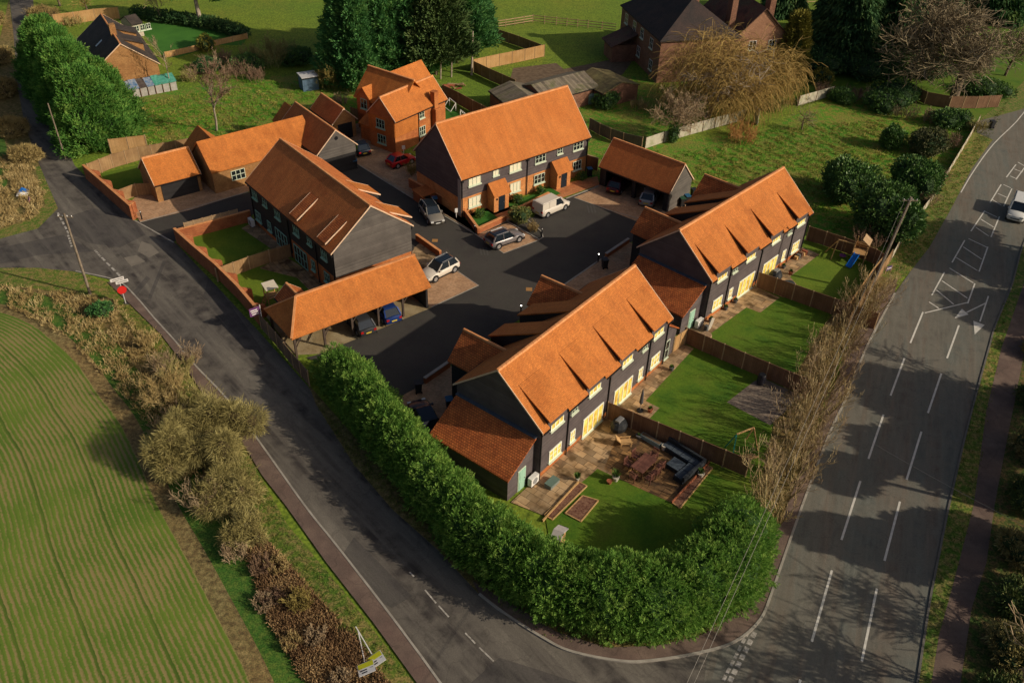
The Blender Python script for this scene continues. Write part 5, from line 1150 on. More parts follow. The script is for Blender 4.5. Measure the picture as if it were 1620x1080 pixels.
# telegraph poles and wires
POLE = M('pole_wood', (.20, .155, .11), (.30, .24, .18), 2, .85, 'bark')
def pole(name, label, px, h, lean=(0, 0), r=.15, box=False, guard=False):
    e = thing(name, label, 'pole', at(px)); t = (lean[0], lean[1], h)
    MB().tube((0, 0, 0), t, r, r * .7, 12).build('shaft', POLE, e)
    if h < 7.5: return None
    MB().bar((t[0] - .7, t[1], h - .35), (t[0] + .7, t[1], h - .35), .09).build('crossarm', POLE, e)
    for s in (-.6, -.2, .2, .6): MB().lathe((t[0] + s, t[1], h - .3), [(.03, 0), (.05, .05), (.03, .12)], 8).build('insulator', white(), e)
    return Vector(at(px)) + Vector(t)
pr = pole('telegraph_pole', 'tall pale telegraph pole at the edge of the field above the main road', (1375, 462), 10.3, (1.2, .4), .17)
pl_ = pole('telegraph_pole', 'slim telegraph pole on the grass beside the junction', (143, 466), 8.6, (-.1, .1), .13)
p3 = pole('telegraph_pole', 'telegraph pole beside the lane at the foot of the roadside conifers', (104, 252), 7.0, (-.1, 0), .10)
def wire(a, b, label, sag=.5, r=.012):
    mb = MB(); n = 16; prev = a
    for k in range(1, n + 1):
        t = k / n; p = a.lerp(b, t) - Vector((0, 0, sag * 4 * t * (1 - t))); mb.tube(prev, p, r, r, 4); prev = p
    tag(mb.build('overhead_wire', M('wire', (.25, .23, .2), rough=.6)), label, 'wire', 'overhead wires')
far = g(1097, 1080, 8.0); far = pr + (far - pr) * 1.25
wire(pr, far, 'overhead wire crossing the end of the tall hedge, upper strand', .6, .011); wire(pr + Vector((-.5, 0, -.25)), far + Vector((-.35, 0, -.2)), 'overhead wire crossing the end of the tall hedge, lower strand', .6, .011)
wire(g(1380, 700, 6.5), g(1700, 870, 6.5), 'thin overhead wire crossing the main road diagonally', .2, .012)

# ------------------------------------------------------------------ garden things
TK = M('teak', (.13, .05, .035), (.19, .08, .055), 3, .6)
def TL(b, u, w, z=.07): return b.world(u, w, z)
# dining set on the nearest patio
tp = TL(T1, 6.0, -5.2)
e = thing('dining_table', 'large dark teak garden table on the nearest patio', 'table', tp, T1.a - .05)
MB().box(-1.0, 1.0, -.55, .55, .70, .75).build('tabletop', M('teak_slats', (.13, .05, .035), (.19, .08, .055), 3, .6, 'boards', .4, p=(.12, .2, 1)), e)
for sx in (-.85, .85):
    for sy in (-.42, .42): MB().box(sx - .04, sx + .04, sy - .04, sy + .04, 0, .70).build('leg', TK, e)
def chair(u, w, rz, label, m=None):
    m = m or TK; e = thing('garden_chair', label, 'chair', TL(T1, u, w), rz, 'teak garden chairs round the table')
    MB().box(-.26, .26, -.25, .25, .40, .44).build('seat', m, e); bk = MB()
    for k in range(5): bk.box(-.24 + k * .11, -.19 + k * .11, .22, .26, .44, .95)
    bk.box(-.27, .27, .215, .265, .90, 1.0); bk.build('backrest', m, e)
    for sx in (-.23, .23):
        for sy in (-.21, .22): MB().box(sx - .025, sx + .025, sy - .025, sy + .025, 0, .40).build('leg', m, e)
        MB().box(sx - .03, sx + .03, -.24, .24, .62, .65).build('armrest', m, e)
side = {0: 'lawn side', 1: 'fence side'}
for i, (u, w, r_, lb) in enumerate([(5.2, -6.2, math.pi, 'teak chair on the lawn side of the table, nearest the house corner'), (6.0, -6.25, math.pi, 'teak chair in the middle of the lawn side of the table'), (6.8, -6.2, math.pi, 'teak chair on the lawn side of the table, nearest the sofa'),
        (5.4, -4.2, 0, 'teak chair on the house side of the table, at the left'), (6.5, -4.2, 0, 'teak chair on the house side of the table, at the right'), (4.6, -5.2, math.pi / 2, 'teak chair at the end of the table nearest the potted plant'), (7.5, -5.2, -math.pi / 2, 'teak chair at the end of the table nearest the coffee table')]):
    chair(u, w, T1.a - .05 + r_, lb)
SOFA = M('charcoal_rattan', (.018, .022, .028), (.03, .036, .044), 6, .8); CUSH = M('slate_cushion', (.045, .060, .078), (.06, .078, .10), 4, .9)
e = thing('corner_sofa', 'charcoal corner sofa with slate blue cushions against the brown fence', 'sofa', TL(T1, 9.15, -6.3), T1.a - .12)
MB().box(-.45, .40, -2.3, 1.1, 0, .36).box(-2.4, -.45, -2.3, -1.45, 0, .36).build('base', SOFA, e)
MB().box(.25, .45, -2.35, 1.1, .36, .8).box(-2.4, .25, -2.4, -2.2, .36, .8).build('backrest', SOFA, e)
for k in range(4): MB().box(-.42, .2, -2.1 + k * .8, -1.34 + k * .8, .36, .48).build('cushion', CUSH, e)
for k in range(2): MB().box(-2.35 + k * .95, -1.45 + k * .95, -2.15, -1.48, .36, .48).build('cushion', CUSH, e)
e = thing('coffee_table', 'square slate blue padded table in front of the corner sofa', 'table', TL(T1, 7.75, -7.0), T1.a - .1); MB().box(-.5, .5, -.5, .5, .05, .38).build('base', SOFA, e); MB().box(-.53, .53, -.53, .53, .38, .46).build('top', CUSH, e)
POTW = M('pot_white', (.55, .50, .42), rough=.7); POTT = M('terracotta', (.30, .09, .045), rough=.8); POTG = M('pot_grey', (.10, .10, .10), rough=.7)
PLANT = M('plant_leaf', (.04, .09, .015), (.08, .16, .02), 2, .7, 'leaf', c3=(.14, .22, .04))
RNG = np.random.default_rng(11)
def blades(n, r, h, seed=0, droop=.5):
    rg = np.random.default_rng(seed); a = rg.uniform(0, 2 * math.pi, n); rr = r * np.sqrt(rg.uniform(0, 1, n)); hh = h * rg.uniform(.6, 1, n); wd = .03 + .02 * rg.uniform(0, 1, n)
    base = np.stack([rr * .25 * np.cos(a), rr * .25 * np.sin(a), np.zeros(n)], 1); tip = np.stack([rr * np.cos(a), rr * np.sin(a), hh], 1); s = np.stack([-np.sin(a), np.cos(a), np.zeros(n)], 1) * wd[:, None]; mid = (base + tip) / 2 + np.array([0, 0, .12 * h])
    co = np.stack([base, mid + s, tip, mid - s], 1).reshape(-1, 3); return co, np.arange(4 * n).reshape(n, 4)
def pot(p, m, label, r=.25, h=.4, plant=.5, seed=1):
    e = thing('plant_pot', label, 'plant pot', p, 0, 'plant pots'); MB().lathe((0, 0, 0), [(r * .7, 0), (r, h * .8), (r * 1.08, h * .85), (r * 1.08, h), (r * .9, h), (r * .85, h * .9)], 12).build('pot', m, e)
    if plant:
        co, f_ = blades(60, plant * .7, plant, seed); mesh_np('plant', co + np.array([0, 0, h * .85]), f_, PLANT, e, uv=False)
pot(TL(T1, 3.75, -4.2), POTW, 'white pot with a spiky plant beside the dining table', .25, .4, .7); pot(TL(T1, 3.2, -4.0), POTT, 'terracotta pot next to the white pot', .2, .28, 0); pot(TL(T1, 8.2, -8.9), POTW, 'white pot with a bright green plant at the sofa end', .25, .35, .5, 2)
pot(TL(T1, 1.95, -2.0), POTW, 'small white pot at the corner of the long bed', .16, .25, .5, 3); pot(TL(T1, 8.8, -3.1), POTG, 'round grey pot against the brown patio fence', .25, .3, .2, 4)
for i, (b_, u, w, m, lb) in enumerate([(T2, .9, -.1, POTG, 'grey bucket pot nearest the lean-to, along the farther house wall'), (T2, 3.6, .0, POTG, 'grey pot under the small lit window of the farther house'), (T2, 5.3, .0, POTG, 'dark pot at the near end of the glazed doors'), (T1, 12.0, -2.2, POTT, 'dark red pot on the corner of the second garden paving'), (T1, 17.9, -.8, POTG, 'black bowl at the lawn edge of the second garden path'), (T2, 14.3, -.1, POTG, 'grey pot beside the wood store at the far house'), (T2, 13.8, -1.2, POTT, 'small terracotta pot on the far patio edge')]): pot(TL(b_, u, w), m, lb, .22, .36, .3, 20 + i)
e = thing('garden_planter', 'long pale blue trough planter against the patio fence', 'planter', TL(T1, 9.0, -4.0), T1.a - .06 + math.pi / 2); MB().box(-1.0, .8, -.2, .2, 0, .38).build('trough', M('pale_blue', (.20, .28, .30), rough=.6), e); MB().box(-.95, .75, -.16, .16, .38, .40).build('soil', SOIL, e); MB().lathe((-1.3, 0, 0), [(.16, 0), (.22, .45)], 10).build('pot', POTW, e)
def bbq(p, rz, label):
    e = thing('barbecue', label, 'barbecue', p, rz, 'covered barbecues'); MB().lathe((0, 0, 0), [(.05, 0), (.40, .02), (.62, .25), (.66, .6), (.5, .95), (.2, 1.1), (.03, 1.12)], 12, sx=1.2).build('cover', M('bbq_cover', (.012, .013, .015), (.03, .032, .035), 5, .45), e)
    MB().box(-.35, .35, -.2, .2, 1.02, 1.2).build('lid_top', M('dull_steel', (.2, .2, .2), rough=.5), e)
bbq(TL(T1, 8.5, -1.4), T1.a, 'black covered barbecue beside the patio fence and lit doors'); bbq(TL(T2, 11.7, -.6), T2.a, 'black covered barbecue outside the far lit garden doors')
e = thing('wooden_recliner', 'orange wooden recliner near the covered barbecue', 'chair', TL(T1, 7.4, -2.6), T1.a + .8); MB().box(-.3, .3, -.6, .3, .25, .30).build('seat', WOODT, e); MB().bar((0, .25, .3), (0, .7, .85), .6, .05).build('backrest', WOODT, e)
for s in (-.32, .32):
    MB().box(s - .03, s + .03, -.6, .4, .48, .53).build('armrest', WOODT, e)
    for y in (-.5, .3): MB().box(s - .03, s + .03, y - .03, y + .03, 0, .5).build('leg', WOODT, e)
e = thing('closed_parasol', 'tall closed grey parasol on the second garden paving', 'parasol', TL(T1, 11.6, -1.5)); MB().tube((0, 0, 0), (0, 0, 2.3), .03).build('pole', RIM, e); MB().lathe((0, 0, .7), [(.05, 0), (.16, .2), (.12, 1.0), (.04, 1.6)], 10).build('canopy', M('canopy_grey', (.07, .07, .075), rough=.8), e); MB().lathe((0, 0, 0), [(.28, 0), (.28, .1)], 12).build('base', BLACK, e)
e = thing('water_butt', 'black water butt on the gravel corner of the second garden', 'water butt', TL(T1, 21.2, -7.6)); MB().lathe((0, 0, 0), [(.3, 0), (.36, .3), (.36, .7), (.3, 1.0)], 16).build('barrel', M('butt', (.02, .02, .03), rough=.5), e); MB().lathe((0, 0, 1.0), [(.32, 0), (.28, .06)], 16).build('lid', BLACK, e)
e = thing('garden_chest', 'pale glass-topped cold frame beside the lean-to door of the nearest house', 'cold frame', TL(T1, .4, -.8), T1.a); MB().box(-.55, .55, -.3, .3, 0, .3).build('box', M('cold_frame', (.2, .22, .2), rough=.6), e); MB().box(-.55, .55, -.32, .32, .3, .35).build('lid', M('glass_lid', (.12, .18, .15), rough=.2), e)
e = thing('fire_pit_table', 'round dark bistro table on the far patio corner', 'table', TL(T2, 11.1, -2.4)); MB().lathe((0, 0, .68), [(.6, 0), (.6, .05)], 20).build('tabletop', M('dark_top', (.035, .05, .055), rough=.4), e); MB().tube((0, 0, 0), (0, 0, .68), .04).build('pedestal', BLACK, e); MB().lathe((0, 0, 0), [(.3, 0), (.25, .05)], 12).build('base', BLACK, e)
e = thing('wood_store', 'heap of tan chairs and boxes at the far end of the farther house', 'garden clutter', TL(T2, 17.6, -.1), T2.a); 
for k in range(5): MB().box(-.9 + k * .4, -.6 + k * .4, -.2 - .05 * k, .15, 0, .35 + .1 * (k % 3)).build('box', (WOODT, POTG, WOODD, WOODT, POTT)[k], e)
e = thing('garden_clutter', 'upturned table and boxes beside the heat pump between the houses', 'garden clutter', TL(T2, .0, -.7), T2.a); MB().bar((-.4, 0, 0), (.3, .1, 1.0), .08, .9).build('leaning_table', M('pale_table', (.4, .36, .3), rough=.7), e); MB().lathe((-1.5, -.5, 0), [(.3, 0), (.5, .2), (.45, .4)], 14).build('round_basket', M('wicker', (.25, .16, .09), (.33, .22, .13), 8, .8), e); MB().box(-.9, -.6, -.1, .2, 0, .7).build('box', POTG, e)
tag(MB().lathe((0, 0, 0), [(.34, 0), (.3, .2), (.25, .22)], 14).build('sandpit_shell', M('toy_green', (.01, .30, .14), rough=.5), loc=TL(T2, 11.6, -4.9)), 'small bright green toy on the blue slide garden lawn', 'toy')
# climbing frame with blue slide and swing
e = thing('climbing_frame', 'wooden climbing frame with a blue slide and swing arm', 'climbing frame', (*g(1356, 414)[:2], .05), math.radians(60)); o = e
def fr(a, b, w=.1, nm='beam', m=WOODT): return MB().bar(a, b, w).build(nm, m, o)
for x in (-.65, .65):
    for y in (-.65, .65): fr((x, y, 0), (x, y, 2.5 if y > 0 else 2.2), .1, 'leg')
MB().box(-.7, .7, -.7, .7, 1.15, 1.22).build('platform', WOODN, o)
MB().slab([(-.75, -.75, 2.45), (.75, -.75, 2.45), (.75, 0, 2.95), (-.75, 0, 2.95)], .04).build('roof_panel', WOODP, o)
for z in (1.4, 1.6, 1.8): MB().box(-.7, .7, .66, .70, z, z + .12).build('rail', WOODN, o); MB().box(.66, .70, -.7, .7, z, z + .12).build('rail', WOODN, o)
sd = MB(); sp = g(1341, 425) - Vector(o.location); c_, s_ = math.cos(-o.rotation_euler.z), math.sin(-o.rotation_euler.z); sp = Vector((c_ * sp.x - s_ * sp.y, s_ * sp.x + c_ * sp.y, .12)); a0 = sp.normalized() * .7; a0.z = 1.2
MB().bar(a0, sp, .5, .05).build('slide', M('slide_blue', (.012, .14, .50), rough=.35), o); q_ = Vector((-(sp - a0).y, (sp - a0).x, 0)).normalized() * .27
for s in (-1, 1): MB().bar(a0 + q_ * s + Vector((0, 0, .08)), sp + q_ * s + Vector((0, 0, .06)), .05, .16).build('slide_rail', M('slide_blue', (.012, .14, .50)), o)
lad = MB().bar((.68, -.3, 1.2), (1.5, -.3, 0), .07).bar((.68, .3, 1.2), (1.5, .3, 0), .07)
for k in range(4): t = (k + .5) / 4; lad.bar((.68 + .82 * t, -.3, 1.2 * (1 - t)), (.68 + .82 * t, .3, 1.2 * (1 - t)), .05)
lad.build('ladder', WOODT, o)
sw0 = g(1327, 380, 2.1) - Vector((*o.location[:2], 0)); sw0 = Vector((c_ * sw0.x - s_ * sw0.y, s_ * sw0.x + c_ * sw0.y, 2.1)); swb = g(1314, 411) - Vector(o.location); swb = Vector((c_ * swb.x - s_ * swb.y, s_ * swb.x + c_ * swb.y, 0))
fr((-.65, .65, 2.2), sw0, .1, 'swing_beam'); fr(sw0, swb, .1, 'swing_leg'); fr(sw0, (swb + Vector((1.2, .9, 0))) * 1, .1, 'swing_leg')
mid = Vector((-.65, .65, 2.2)).lerp(sw0, .5); MB().lathe((mid.x, mid.y, .45), [(.15, 0), (.33, .03), (.35, .1), (.28, .12)], 14).build('swing_seat', M('purple_seat', (.16, .03, .14), rough=.5), o); fr(mid, mid - Vector((0, 0, 1.65)), .02, 'swing_rope')
# play tower in the left garden
e = thing('play_tower', 'little wooden play tower with a pale canopy and yellow slide in the walled garden', 'climbing frame', (*g(432, 482)[:2], .05), math.radians(35)); o = e
for x in (-.5, .5):
    for y in (-.5, .5): fr((x, y, 0), (x, y, 2.0), .09, 'leg', WOODN)
MB().box(-.55, .55, -.55, .55, 1.0, 1.06).build('platform', WOODN, o); MB().slab([(-.6, -.6, 2.05), (.6, -.6, 2.05), (.6, .6, 2.25), (-.6, .6, 2.25)], .04).build('canopy', M('canvas', (.55, .48, .38), rough=.9), o)
MB().bar((.5, .2, 1.0), (1.7, .6, .15), .4, .05).build('slide', M('toy_yellow', (.5, .38, .02), rough=.5), o)
for z in (1.25, 1.5): MB().box(-.5, .5, -.52, -.48, z, z + .1).build('rail', WOODN, o)
lad = MB().bar((-.55, -.3, 1.0), (-1.1, -.3, 0), .06).bar((-.55, .3, 1.0), (-1.1, .3, 0), .06)
for k in range(4): t = (k + .5) / 4; lad.bar((-.55 - .55 * t, -.3, 1 - t), (-.55 - .55 * t, .3, 1 - t), .05)
lad.build('ladder', WOODN, o)
# swing frame at the end of the second garden
e = thing('swing_frame', 'turquoise and timber swing frame at the end of the second garden', 'swing', (*g(1172, 712)[:2], .05), .4); o = e
TQ = M('turquoise', (.03, .28, .22), rough=.5)
fr((-.8, 0, 1.9), (.9, .2, 1.9), .09, 'beam', WOODT); fr((-.8, 0, 1.9), (-1.2, -.6, 0), .08, 'leg', TQ); fr((-.8, 0, 1.9), (-1.0, .7, 0), .08, 'leg', TQ); fr((.9, .2, 1.9), (1.2, -.5, 0), .08, 'leg', WOODT); fr((.9, .2, 1.9), (1.1, .9, 0), .08, 'leg', WOODT)
for k in range(3): MB().box(-.6, .5, -.9 - k * .3, -.75 - k * .3, .1 + k * .15, .2 + k * .15).build('step', WOODN, o)
# goals
def goal(px, rz, s, label):
    e = thing('football_goal', label, 'goal', at(px, .06), rz, 'football goals'); wm = white(); fm = MB()
    for a, b in (((-1, 0, 0), (-1, 0, 1.1)), ((1, 0, 0), (1, 0, 1.1)), ((-1, 0, 1.1), (1, 0, 1.1)), ((-1, 0, 1.1), (-1, .8, 0)), ((1, 0, 1.1), (1, .8, 0)), ((-1, .8, 0), (1, .8, 0))): fm.bar(Vector(a) * s, Vector(b) * s, .08)
    fm.build('frame', wm, e)
goal((716, 172), math.radians(120), 1.0, 'white football goal at the far end of the artificial lawn'); goal((732, 186), math.radians(-60), .7, 'small white goal just behind the big orange roof')
# lean-to greenhouse wrapped in tarpaulins, beside the bungalow
a_ = g(200, 158); b_ = g(282, 142); gl_ = (b_ - a_).length; e = thing('tarpaulin_shelter', 'long low shelter patched with blue and green tarpaulins beside the bungalow', 'shelter', a_, math.atan2((b_ - a_).y, (b_ - a_).x)); o = e
TB = M('tarp_blue', (.015, .12, .40)); TG = M('tarp_green', (.04, .22, .16), (.10, .34, .26), 3, .6); TGr = M('felt', (.06, .045, .04), (.1, .08, .07), 2, .8); TBw = M('tarp_mix', (.05, .14, .28), (.3, .32, .36), 2.2, .6)
n = 7
for k in range(n):
    x0, x1 = gl_ * k / n, gl_ * (k + 1) / n - .03; mt = (TBw, TBw, TGr, TBw, TG, TG, TG)[k]
    z = 2.0 + .12 * math.sin(k * 2.1)
    MB().slab([(x0, -.2, 1.3), (x1, -.2, 1.3 + .06), (x1, 1.5, z), (x0, 1.5, z)], .06).build('sheet', mt, o)
    MB().slab([(x0, 1.5, z), (x1, 1.5, z), (x1, 3.0, 1.5), (x0, 3.0, 1.5)], .06).build('sheet', (TGr, TGr, M('grey_sheet', (.2, .2, .19), rough=.7), TGr, TG, TG, TG)[k], o)
    MB().box(x0 + .05, x1 - .05, 0, .05, 0, 1.2).build('side_sheet', M('dirty_white', (.28, .26, .24), (.4, .38, .35), 2, .8), o); MB().box(x0, x0 + .08, -.1, 0, 0, 1.4).build('post', WOODD, o)
# ibc tank by the shed
e = thing('water_tank', 'pale blue-green plastic water tank beside the farm shed', 'tank', at((931, 162)), 0); MB().lathe((0, 0, 0), [(.95, 0), (1.0, .2), (1.0, 1.3), (.8, 1.55), (.3, 1.7)], 20).build('tank', M('tank_green', (.14, .22, .19), (.2, .28, .25), 2, .6), e); MB().lathe((0, 0, 1.7), [(.25, 0), (.25, .08)], 12).build('lid', BLACK, e)
e = thing('log_pile', 'heap of rubble and timber beside the path behind the red house', 'rubble pile', at((718, 139)))
rr = random.Random(5)
for k in range(8): MB().bar((rr.uniform(-1.6, 1.6), rr.uniform(-.8, .8), rr.uniform(.1, .4)), (rr.uniform(-1.6, 1.6), rr.uniform(-.8, .8), rr.uniform(.1, .6)), .3, .15).build('plank', (WOODP, POTT, WOODF)[k % 3], e)
# ------------------------------------------------------------------ vegetation
LEYL = M('leylandii_leaf', (0.038, 0.118, 0.0228), (0.0855, 0.237, 0.038), 1.0, .75, 'leaf', c3=(0.199, 0.38, 0.0665), spec=.2, alpha=.25)
CONI = M('conifer_leaf', (0.0386, 0.118, 0.0393), (0.0771, 0.219, 0.0612), .5, .8, 'leaf', c3=(0.165, 0.32, 0.083), spec=.2, alpha=.25)
CONI2 = M('dark_conifer_leaf', (0.0331, 0.0821, 0.0306), (0.0606, 0.14, 0.0481), .4, .8, 'leaf', c3=(0.151, 0.219, 0.0655), spec=.2, alpha=.25)
GOLD = M('golden_leaf', (.12, .12, .015), (.22, .20, .03), .5, .8, 'leaf', c3=(.32, .27, .05))
LAUREL = M('laurel_leaf', (0.0496, 0.115, 0.0306), (0.0964, 0.192, 0.0481), 1.0, .4, 'leaf', c3=(0.145, 0.216, 0.0575), spec=.2)
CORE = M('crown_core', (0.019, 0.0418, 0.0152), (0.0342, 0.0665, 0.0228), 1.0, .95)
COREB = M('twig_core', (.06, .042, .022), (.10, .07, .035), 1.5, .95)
BARK = M('bark', (.14, .10, .07), (.24, .18, .12), 2, .9, 'bark')
BIRCH = M('pale_bark', (.36, .29, .22), (.48, .40, .31), 2, .85, 'bark')
TWIG = M('twig', (.22, .15, .09), (.33, .24, .14), 1.0, .9, 'leaf', c3=(.42, .32, .20))
TWIGR = M('reddish_twig', (.14, .080, .052), (.23, .14, .09), 1.0, .9, 'leaf', c3=(.36, .26, .17))
TWIGG = M('green_twig', (.17, .125, .035), (.27, .21, .055), .6, .9, 'leaf', c3=(.42, .34, .12))
SCRUBT_ = M('olive_twig', (0.162, 0.128, 0.027), (0.284, 0.23, 0.0473), .5, .9, 'leaf', c3=(0.459, 0.365, 0.108))
SCRUBT = M('scrub_twig', (.15, .125, .042), (.27, .23, .080), .5, .9, 'leaf', c3=(.44, .385, .16))
WILLOW = M('willow_twig', (.18, .115, .035), (.32, .21, .06), .5, .85, 'leaf', c3=(.50, .36, .12))
DRYG = M('dry_grass', (.21, .145, .052), (.37, .27, .11), .6, .9, 'leaf', c3=(.54, .43, .21))
BRACK = M('bracken_frond', (.13, .070, .035), (.25, .150, .070), .6, .9, 'leaf', c3=(.42, .29, .14))
BRACK_ = M('bracken', (0.135, 0.054, 0.0243), (0.284, 0.135, 0.0473), .6, .9, 'leaf', c3=(0.486, 0.284, 0.108))
GRASSB = M('grass_blade', (.06, .11, .015), (.12, .17, .025), .8, .9, 'leaf', c3=(.22, .20, .05))

def unit(v): return v / np.maximum(1e-6, np.linalg.norm(v, axis=1))[:, None]
def cards(base, d, L, Wd, rg, curve=.0):
    """kite shaped leaf cards growing from base along d"""
    n = len(base); L = np.broadcast_to(L, n); Wd = np.broadcast_to(Wd, n)
    r = rg.normal(size=(n, 3)); s = unit(np.cross(d, r)); tip = base + d * L[:, None]; tip[:, 2] -= curve * L
    mid = base + d * (L * .55)[:, None]
    co = np.stack([base, mid + s * (Wd / 2)[:, None], tip, mid - s * (Wd / 2)[:, None]], 1).reshape(-1, 3)
    return co, np.arange(4 * n).reshape(n, 4)
def join(parts):
    cs, fs, off = [], [], 0
    for c, f_ in parts: cs.append(c); fs.append(f_ + off); off += len(c)
    return np.concatenate(cs), np.concatenate(fs)
def blob_pts(blobs, n, rg, inner=.78):
    """points near the surface of ellipsoids (cx,cy,cz,rx,ry,rz), with outward directions; points inside another blob are dropped"""
    B = np.array(blobs, dtype=float); wgt = (B[:, 3] * B[:, 4] + B[:, 4] * B[:, 5] + B[:, 3] * B[:, 5]); k = rg.choice(len(B), n, p=wgt / wgt.sum())
    d = unit(rg.normal(size=(n, 3))); r = inner + (1.04 - inner) * rg.uniform(0, 1, n) ** .6
    bump = 1 + .13 * np.sin(d[:, 0] * 5 + k) * np.cos(d[:, 1] * 6 + k * 2) + .07 * np.sin(d[:, 2] * 9 + k * 3)
    p = B[k, :3] + d * B[k, 3:] * (r * bump)[:, None]; nr = unit(d / B[k, 3:]); keep = p[:, 2] > .05
    for j in range(len(B)):
        q = (p - B[j, :3]) / B[j, 3:]; keep &= ~(((q ** 2).sum(1) < .5) & (k != j))
    return p[keep], nr[keep]
def ico(sub=2):
    import bmesh
    bm = bmesh.new(); bmesh.ops.create_icosphere(bm, subdivisions=sub, radius=1); co = np.array([v.co[:] for v in bm.verts]); f_ = np.array([[v.index for v in f.verts] for f in bm.faces]); bm.free(); return co, f_
ICO = ico(2)
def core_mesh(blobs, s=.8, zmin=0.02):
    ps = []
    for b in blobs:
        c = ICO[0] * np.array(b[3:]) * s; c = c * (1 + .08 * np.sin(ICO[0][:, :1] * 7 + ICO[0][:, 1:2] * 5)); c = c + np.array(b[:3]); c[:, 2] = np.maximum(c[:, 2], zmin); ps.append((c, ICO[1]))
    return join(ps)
def foliage(name, blobs, n, L, Wd, mat, parent, rg, up=.35, k=4, jit=.55, core=CORE, cs=.80, loc=None, curve=0.0, inner=.78):
    p, nr = blob_pts(blobs, n, rg, inner); P = np.repeat(p, k, 0); N = np.repeat(nr, k, 0)
    d = unit(N + np.array([0, 0, up]) + rg.normal(size=P.shape) * jit); ll = L * rg.uniform(.55, 1.15, len(P)); P = P + rg.normal(size=P.shape) * L * .15
    co, f_ = cards(P, d, ll, Wd * rg.uniform(.7, 1.2, len(P)), rg, curve)
    mats = [mat]; mi = np.zeros(len(f_), dtype=np.int32)
    o = mesh_np(name, co, f_, mats, parent, mi, uv=False, loc=loc)
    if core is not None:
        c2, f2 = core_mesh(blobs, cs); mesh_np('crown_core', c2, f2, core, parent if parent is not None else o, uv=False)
    return o

def plumes(P, N, Ls, Lc, Wc, rg, up=.4, jit=.35, m=7):
    """flat fronds: a short stem with leaflets fanning off both sides"""
    n = len(P); d = unit(N + np.array([0, 0, up]) + rg.normal(size=P.shape) * jit); s = unit(np.cross(d, unit(N + rg.normal(size=P.shape) * .5))); ls = Ls * rg.uniform(.6, 1.25, n); out = []
    for i in range(m):
        t = (i + .4) / m; sd = 0 if i == m - 1 else (1 if i % 2 else -1); b = P + d * (ls * t * .75)[:, None]
        dd = unit(d * (.75 + .4 * t) + s * sd * .75 * (1.1 - .6 * t) + rg.normal(size=P.shape) * .10); out.append(cards(b, dd, Lc * ls / Ls * (1.15 - .45 * t), Wc * np.ones(n), rg, .02))
    return join(out)
# ---- tall hedge round the corner
HEDG = M('hedge_spray', (.060, .160, .026), (.155, .30, .050), .9, .8, 'leaf', c3=(.33, .47, .10), spec=.15, alpha=.35)
def hedge():
    rg = np.random.default_rng(3)
    base = smooth_line([g(*p) for p in [(540, 606), (575, 650), (615, 706), (690, 800), (760, 875), (840, 930), (930, 965), (1020, 975), (1085, 958), (1135, 925), (1160, 872)]], 4)
    L = [0]
    for a, b in zip(base, base[1:]): L.append(L[-1] + (b - a).length)
    T = L[-1]; H0 = 4.0
    def P_(t):
        i = max(0, min(len(L) - 2, int(np.searchsorted(L, t)) - 1)); q = (t - L[i]) / max(1e-6, L[i + 1] - L[i]); a, b = base[i], base[i + 1]; return a.lerp(b, q), (b - a).normalized()
    e = thing('tall_hedge', 'tall dense green conifer hedge curving round the corner of the two roads', 'hedge', (0, 0, 0))
    blobs = []; t = 0.2; k = 0
    while t < T:
        p, d = P_(t); n_ = Vector((-d.y, d.x, 0)); q = p + n_ * rg.uniform(-.2, .2) ; f_ = t / T
        wd = 1.7 + .75 * max(0, min(1, (f_ - .40) / .45)); h = H0 + rg.uniform(-.25, .3)
        h = h * (.86 + .16 * min(1, t / 4))
        blobs.append((q.x, q.y, h * .42, wd * rg.uniform(.9, 1.08), wd * rg.uniform(.9, 1.08), h * .60)); t += 1.05; k += 1
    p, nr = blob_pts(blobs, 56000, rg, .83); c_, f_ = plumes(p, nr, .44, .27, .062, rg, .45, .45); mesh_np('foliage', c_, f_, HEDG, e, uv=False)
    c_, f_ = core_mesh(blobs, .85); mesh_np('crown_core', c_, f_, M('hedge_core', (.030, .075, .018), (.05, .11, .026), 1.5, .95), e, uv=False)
    tr_ = MB()
    for k in range(0, len(blobs), 2): b = blobs[k]; tr_.tube((b[0], b[1], 0), (b[0], b[1], 1.5), .12, .09, 6)
    e2 = thing('x', None, None) if 0 else None
    tr_.build('stems', BARK, e)['kind'] = 'stuff'
hedge()

